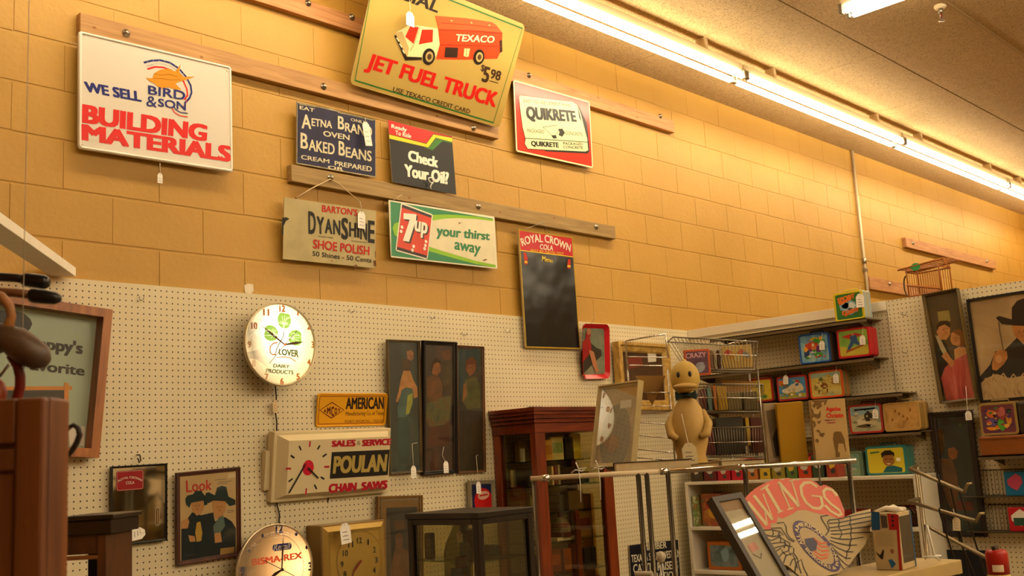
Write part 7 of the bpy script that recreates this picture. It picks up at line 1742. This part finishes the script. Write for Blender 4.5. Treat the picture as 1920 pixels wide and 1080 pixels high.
m.tube([(-w * .5, .06, h / 2 + .003), (w * .1, .07, h / 2 + .012), (w * .5, .045, h / 2 + .004)], [.004, .010, .006], plain('#d8cbb0', .25, name='crumpled_wrap'), 8); m.done('plastic_wrap', t)

# round finials of a fitting in front of the chrome posts
t = thing('stand_finial', 'pale round knob finial before the chrome posts, at the bottom edge', 'finial', (*[(2.669,1.975,1.327)][0][:2], 0))
kz = [(2.669,1.975,1.327)][0][2]
m = Mesh(); m.blob((0, 0, kz), (.0145, .0145, .018), plain('#b8ac94', .35, name='pale_knob'), 16, 10); m.done('knob', t)
m = Mesh(); m.tube([(0, 0, 0), (0, 0, kz - .015)], .006, STEEL, 8); m.lathe([(.12, 0), (.12, .012), (.02, .02)], STEEL, 24); m.done('stem', t)
tz = [(2.617,2.039,1.281),(2.651,2.004,1.28)]
m = Mesh(); a = rm.inverted() @ (Vector(tz[0]) - Vector((*t.location[:2], 0))); 
m.tube([Vector(tz[0]) - t.location, Vector(tz[1]) - t.location, Vector(tz[1]) - t.location + Vector((.012, -.012, -.06)), (0, 0, kz - .10)], .0085, plain('#b8ac94', .35), 10); m.done('arm', t)

# waterfall arms and hanging rods beside the white unit
t = thing('waterfall_rack', 'metal stand of sloping hook arms with hanging rods, before the tall dark painting', 'rack', (*[(5.144,2.212,1.436)][0][:2], 0))
o = t.location.copy()
ARM = plain('#8a7c62', .35, .8, name='aged_nickel')
m = Mesh(); m.tube([(0, 0, 0), (0, 0, 1.5)], .012, ARM, 10); m.lathe([(.25, 0), (.25, .02), (.02, .03)], ARM, 24); m.done('upright', t)
ends = (([(5.061,2.212,1.494)][0], [(4.636,1.8,1.4)][0], [(4.623,1.775,1.436)][0]), ([(5.07,2.24,1.338)][0], [(4.576,1.743,1.283)][0], [(4.565,1.717,1.315)][0]), ([(5.139,2.197,1.216)][0], [(4.619,1.734,1.128)][0], [(4.608,1.709,1.161)][0]))
for a, b, c in ends:
    a, b, c = Vector(a) - o, Vector(b) - o, Vector(c) - o
    m = Mesh(); m.tube([(0, 0, a.z + .01), a, b], .009, ARM, 8); m.tube([b, c, c + Vector((.012, -.012, 0))], .006, plain('#94825a', .35, .7), 8); m.done('arm', t)
def hung(label, top, bot, r=.004, col='#2a2018'):
    tt = thing('hanging_rod', label, 'rod', top, (0, 0, 0), 'dark rods hanging from the hook arms')
    m = Mesh(); v = Vector(bot) - Vector(top); m.tube([(0, 0, .02), (0, 0, 0), v * .5, v], r, plain(col, .4, .3), 6); m.done('rod', tt)
for i, (a, b) in enumerate(zip([(4.757,1.953,1.454),(4.796,1.92,1.418),(4.825,1.896,1.397),(4.772,1.972,1.307),(4.804,1.944,1.286)], [(4.845,1.925,1.185),(4.888,1.921,1.005),(4.942,1.866,1.001),(4.859,1.952,1.008),(4.908,1.901,1.004)])): hung('thin dark rod hanging from the sloping hook arms', a, b)
m = Mesh()
tt = thing('wire_stand', 'white bent wire stand on the cream counter right of the boxed toy', 'wire stand', [(3.619,1.563,1.243)][0], (RYAW, 0, 0))
q = [Vector(p) for p in [(3.376,1.441,1.365),(3.401,1.439,1.266),(3.413,1.429,1.254),(3.415,1.424,1.267),(3.378,1.463,1.266)]]
mi = (Matrix.Translation(tt.location) @ rm).inverted(); q = [mi @ v for v in q]
m.tube([q[0], q[1], q[2]], .0035, WHITE_METAL, 8); m.tube([q[2], q[3], q[4]], .0035, WHITE_METAL, 8); m.tube([q[0], q[0] + Vector((.004, .06, -.11))], .0035, WHITE_METAL, 8); m.done('wire', tt)
p = [(4.723,1.882,1.285),(4.712,1.885,1.323)]
price_tag('pale tag hanging from the middle hook arm before the dark painting', p[0], .034, .055, (RYAW, 0, 5), [Vector(p[1]) - Vector(p[0])], plain('#b8a684', .8))

# red capped vacuum flask
f0 = [(3.482,1.276,1.283)][0]
t = thing('vacuum_flask', 'red capped vacuum flask at the bottom right corner', 'vacuum flask', (f0[0], f0[1], .97))
fz = f0[2] - .97
m = Mesh(); m.lathe([(.036, 0), (.038, .005), (.038, fz - .085), (.032, fz - .075)], plain('#a8904e', .4, vary=.15, name='cream_flask'), 24); m.done('body', t)
m = Mesh(); m.lathe([(.033, fz - .075), (.0335, fz - .012), (.029, fz - .002), (0, fz)], plain('#9c1a12', .35, name='red_cup'), 24); m.done('cup', t)
m = Mesh(); a = math.atan2(-f0[1], -f0[0])
pts = [a - .5 + i / 8 for i in range(9)]
m.add([(.0342 * math.cos(q), .0342 * math.sin(q), z) for z in (fz - .066, fz - .045) for q in pts], [(i, i + 1, 10 + i, 9 + i) for i in range(8)], plain('#cfc0a4', .6), True); m.done('paper_label', t)
m = Mesh(); m.box(-.02, .012, -.006, .006, fz - .003, fz + .012, plain('#33281a', .5), .003); m.done('clip', t)
m = Mesh(); q = [a - .45 + .9 * i / 8 for i in range(9)]
m.add([(.0386 * math.cos(k), .0386 * math.sin(k), z) for z in (fz - .16, fz - .11) for k in q], [(i, i + 1, 10 + i, 9 + i) for i in range(8)], plain('#7a4a20', .5, vary=.3, scale=40), True); m.done('printed_band', t)
t = thing('side_table', 'low stand under the red capped flask', 'table', (f0[0], f0[1], 0))
m = Mesh(); m.box(-.1, .1, -.08, .08, .94, .97, BROWNPLY, .004); m.done('top', t)
for sx in (-.08, .08):
    for sy in (-.06, .06):
        m = Mesh(); m.box(sx - .02, sx + .02, sy - .02, sy + .02, 0, .94, BROWNPLY); m.done('leg', t)

# ================================================================== left foreground
# brown panelled leaf close to the viewer
c1 = [(.5,1.215,1.747)][0]
Zc = c1[2]
t = thing('cabinet_door', 'tall brown panelled wooden cabinet door, close at the lower left', 'cabinet door', (c1[0], c1[1], 0), (RYAW, 0, 0))
m = Mesh(); m.box(-.62, 0.0, .004, .058, 0, Zc, BROWNPLY, .004); m.done('leaf', t)
for x0, x1, nm in ((-.034, -.001, 'stile'), (-.62, -.55, 'stile')):
    m = Mesh(); m.box(x0, x1, -.010, .006, .02, Zc - .001, BROWNPLY, .004); m.done(nm, t)
m = Mesh(); m.box(-.55, -.034, -.008, .006, Zc - .052, Zc - .001, BROWNPLY, .003); m.done('top_rail', t)
m = Mesh(); m.box(-.55, -.034, -.006, .006, Zc - .082, Zc - .057, BROWNPLY, .003); m.done('bead_rail', t)
m = Mesh(); m.box(-.55, -.037, -.002, .005, .02, Zc - .085, BROWNPLY, .002); m.done('panel', t)
# old tricycle hung on wires behind it
t = thing('tricycle', 'old tricycle with black handlebar grips and worn leather saddle, hung behind the brown door', 'tricycle', (c1[0] + .3, c1[1] + .3, Zc))
o = t.location.copy()
def W_(s): return [Vector(p) - o for p in s]
BLK = plain('#15110e', .3, name='black_rubber'); LEA = wood('worn_leather', '#2c1c10', '#5a4028', stretch=(4, 4, 4), rough=.5); TAN = plain('#8a5a30', .5, vary=.15, name='tan_strap'); REDT = plain('#5a120a', .35, vary=.15, name='dark_red_tube')
m = Mesh(); m.tube(W_([(.583,1.877,1.998),(.644,1.813,1.996),(.676,1.781,1.991),(.688,1.769,1.987)]), .0075, plain('#1f1712', .35), 10); m.done('handlebar', t)
m = Mesh(); m.tube(W_([(.684,1.773,1.988),(.688,1.769,1.987),(.701,1.757,1.984),(.71,1.747,1.981),(.714,1.743,1.981)]), [.0097, .0117, .0123, .0117, .008], BLK, 12); m.done('grip', t)
m = Mesh(); m.tube(W_([(.555,1.784,1.956),(.619,1.717,1.954),(.643,1.693,1.95),(.662,1.674,1.945)]), .0071, plain('#6a4428', .4, vary=.1), 10); m.done('handlebar', t)
m = Mesh(); m.tube(W_([(.659,1.677,1.945),(.663,1.673,1.944),(.675,1.661,1.941),(.687,1.649,1.938),(.693,1.644,1.937)]), [.011, .0123, .0117, .0097, .005], BLK, 12); m.done('grip', t)
m = Mesh(); m.tube(W_([(.571,1.625,1.938),(.59,1.607,1.927),(.599,1.601,1.912),(.602,1.601,1.898),(.6,1.607,1.883),(.596,1.613,1.876)]), [.0065, .007, .007, .0065, .008, .008], TAN, 8); m.done('strap', t)
m = Mesh(); m.tube(W_([(.577,1.638,1.851),(.595,1.616,1.868),(.61,1.602,1.859),(.624,1.59,1.845),(.638,1.579,1.833),(.645,1.573,1.827)]), [.0156, .022, .0235, .0235, .0195, .008], LEA, 14); m.done('saddle', t)
m = Mesh(); m.tube(W_([(.58,1.666,1.851),(.598,1.643,1.865),(.605,1.632,1.876),(.611,1.626,1.878)]), .0156, plain('#7a5c34', .4, .4, vary=.2), 10); m.done('bracket', t)
m = Mesh(); m.tube(W_([(.606,1.611,1.841),(.614,1.606,1.825),(.618,1.606,1.809),(.619,1.608,1.794),(.617,1.614,1.776),(.616,1.624,1.744)]), .0075, REDT, 10); m.done('frame_tube', t)
m = Mesh(); m.blob(W_([(.595,1.636,1.786)])[0], (.0156, .0156, .0235), plain('#8a3a20', .4), 14, 8); m.done('pedal', t)
m = Mesh(); m.tube(W_([(.645,1.716,1.841),(.64,1.724,1.831),(.635,1.732,1.821)]), .0026, STEEL, 6); m.done('spring_wire', t)
a_ = Vector([(.632,1.636,1.866)][0]) - o
m = Mesh(); m.tube([a_, a_ + Vector((0, 0, CEIL - o.z - a_.z))], .0007, plain('#cfc4b0', .5), 5); m.done('hanging_wire', t)
m = Mesh(); m.tube(W_([(.619,1.467,1.705),(.626,1.456,1.723),(.631,1.45,1.727),(.636,1.446,1.722),(.638,1.446,1.713),(.636,1.45,1.703),(.633,1.456,1.694),(.63,1.46,1.687),(.621,1.471,1.681)]), [.0035, .0035, .0035, .004, .0044, .0044, .004, .0035, .0035], plain('#2a2018', .4), 8); m.done('rear_hook', t)
# small dark cabinet
pose = ((1.183,2.616,1.493),(-46.46,0,0),.116,.149); w, h = pose[2:]
t = thing('small_cabinet', 'small dark cornice topped cabinet between the brown door and the cola mirror', 'cabinet', (pose[0][0], pose[0][1], 0), (RYAW, 0, 0))
zt = pose[0][2] + h / 2
m = Mesh(); m.box(-w / 2 - .02, w / 2, 0, .2, zt - .012, zt, DARKWOOD, .003); m.box(-w / 2 - .02, w / 2 - .008, .008, .2, zt - .048, zt - .012, DARKWOOD, .003); m.done('cornice', t)
q = rm.inverted()
m = Mesh(); MD = wood('mid_walnut', '#3a1d0a', '#57300f', stretch=(8, 8, 2)); m.box(-w / 2 - .02, w / 2 - .045, .02, .03, zt - .095, zt - .048, MD); m.done('frieze', t)
m = Mesh(); m.box(w / 2 - .047, w / 2 - .022, .015, .19, 0, zt - .048, MD, .003); m.done('post', t)
m = Mesh(); m.box(-w / 2 - .02, w / 2 - .045, .012, .03, zt - .108, zt - .098, wood('light_bead', '#6a3c18', '#8a5424', stretch=(2, 8, 8)), .003); m.done('bead', t)
m = Mesh(); m.box(-w / 2 - .02, w / 2 - .047, .18, .19, 0, zt - .05, plain('#120c08', .6)); m.box(-w / 2 - .02, w / 2 - .047, .02, .18, 0, .1, MD); m.done('interior', t)
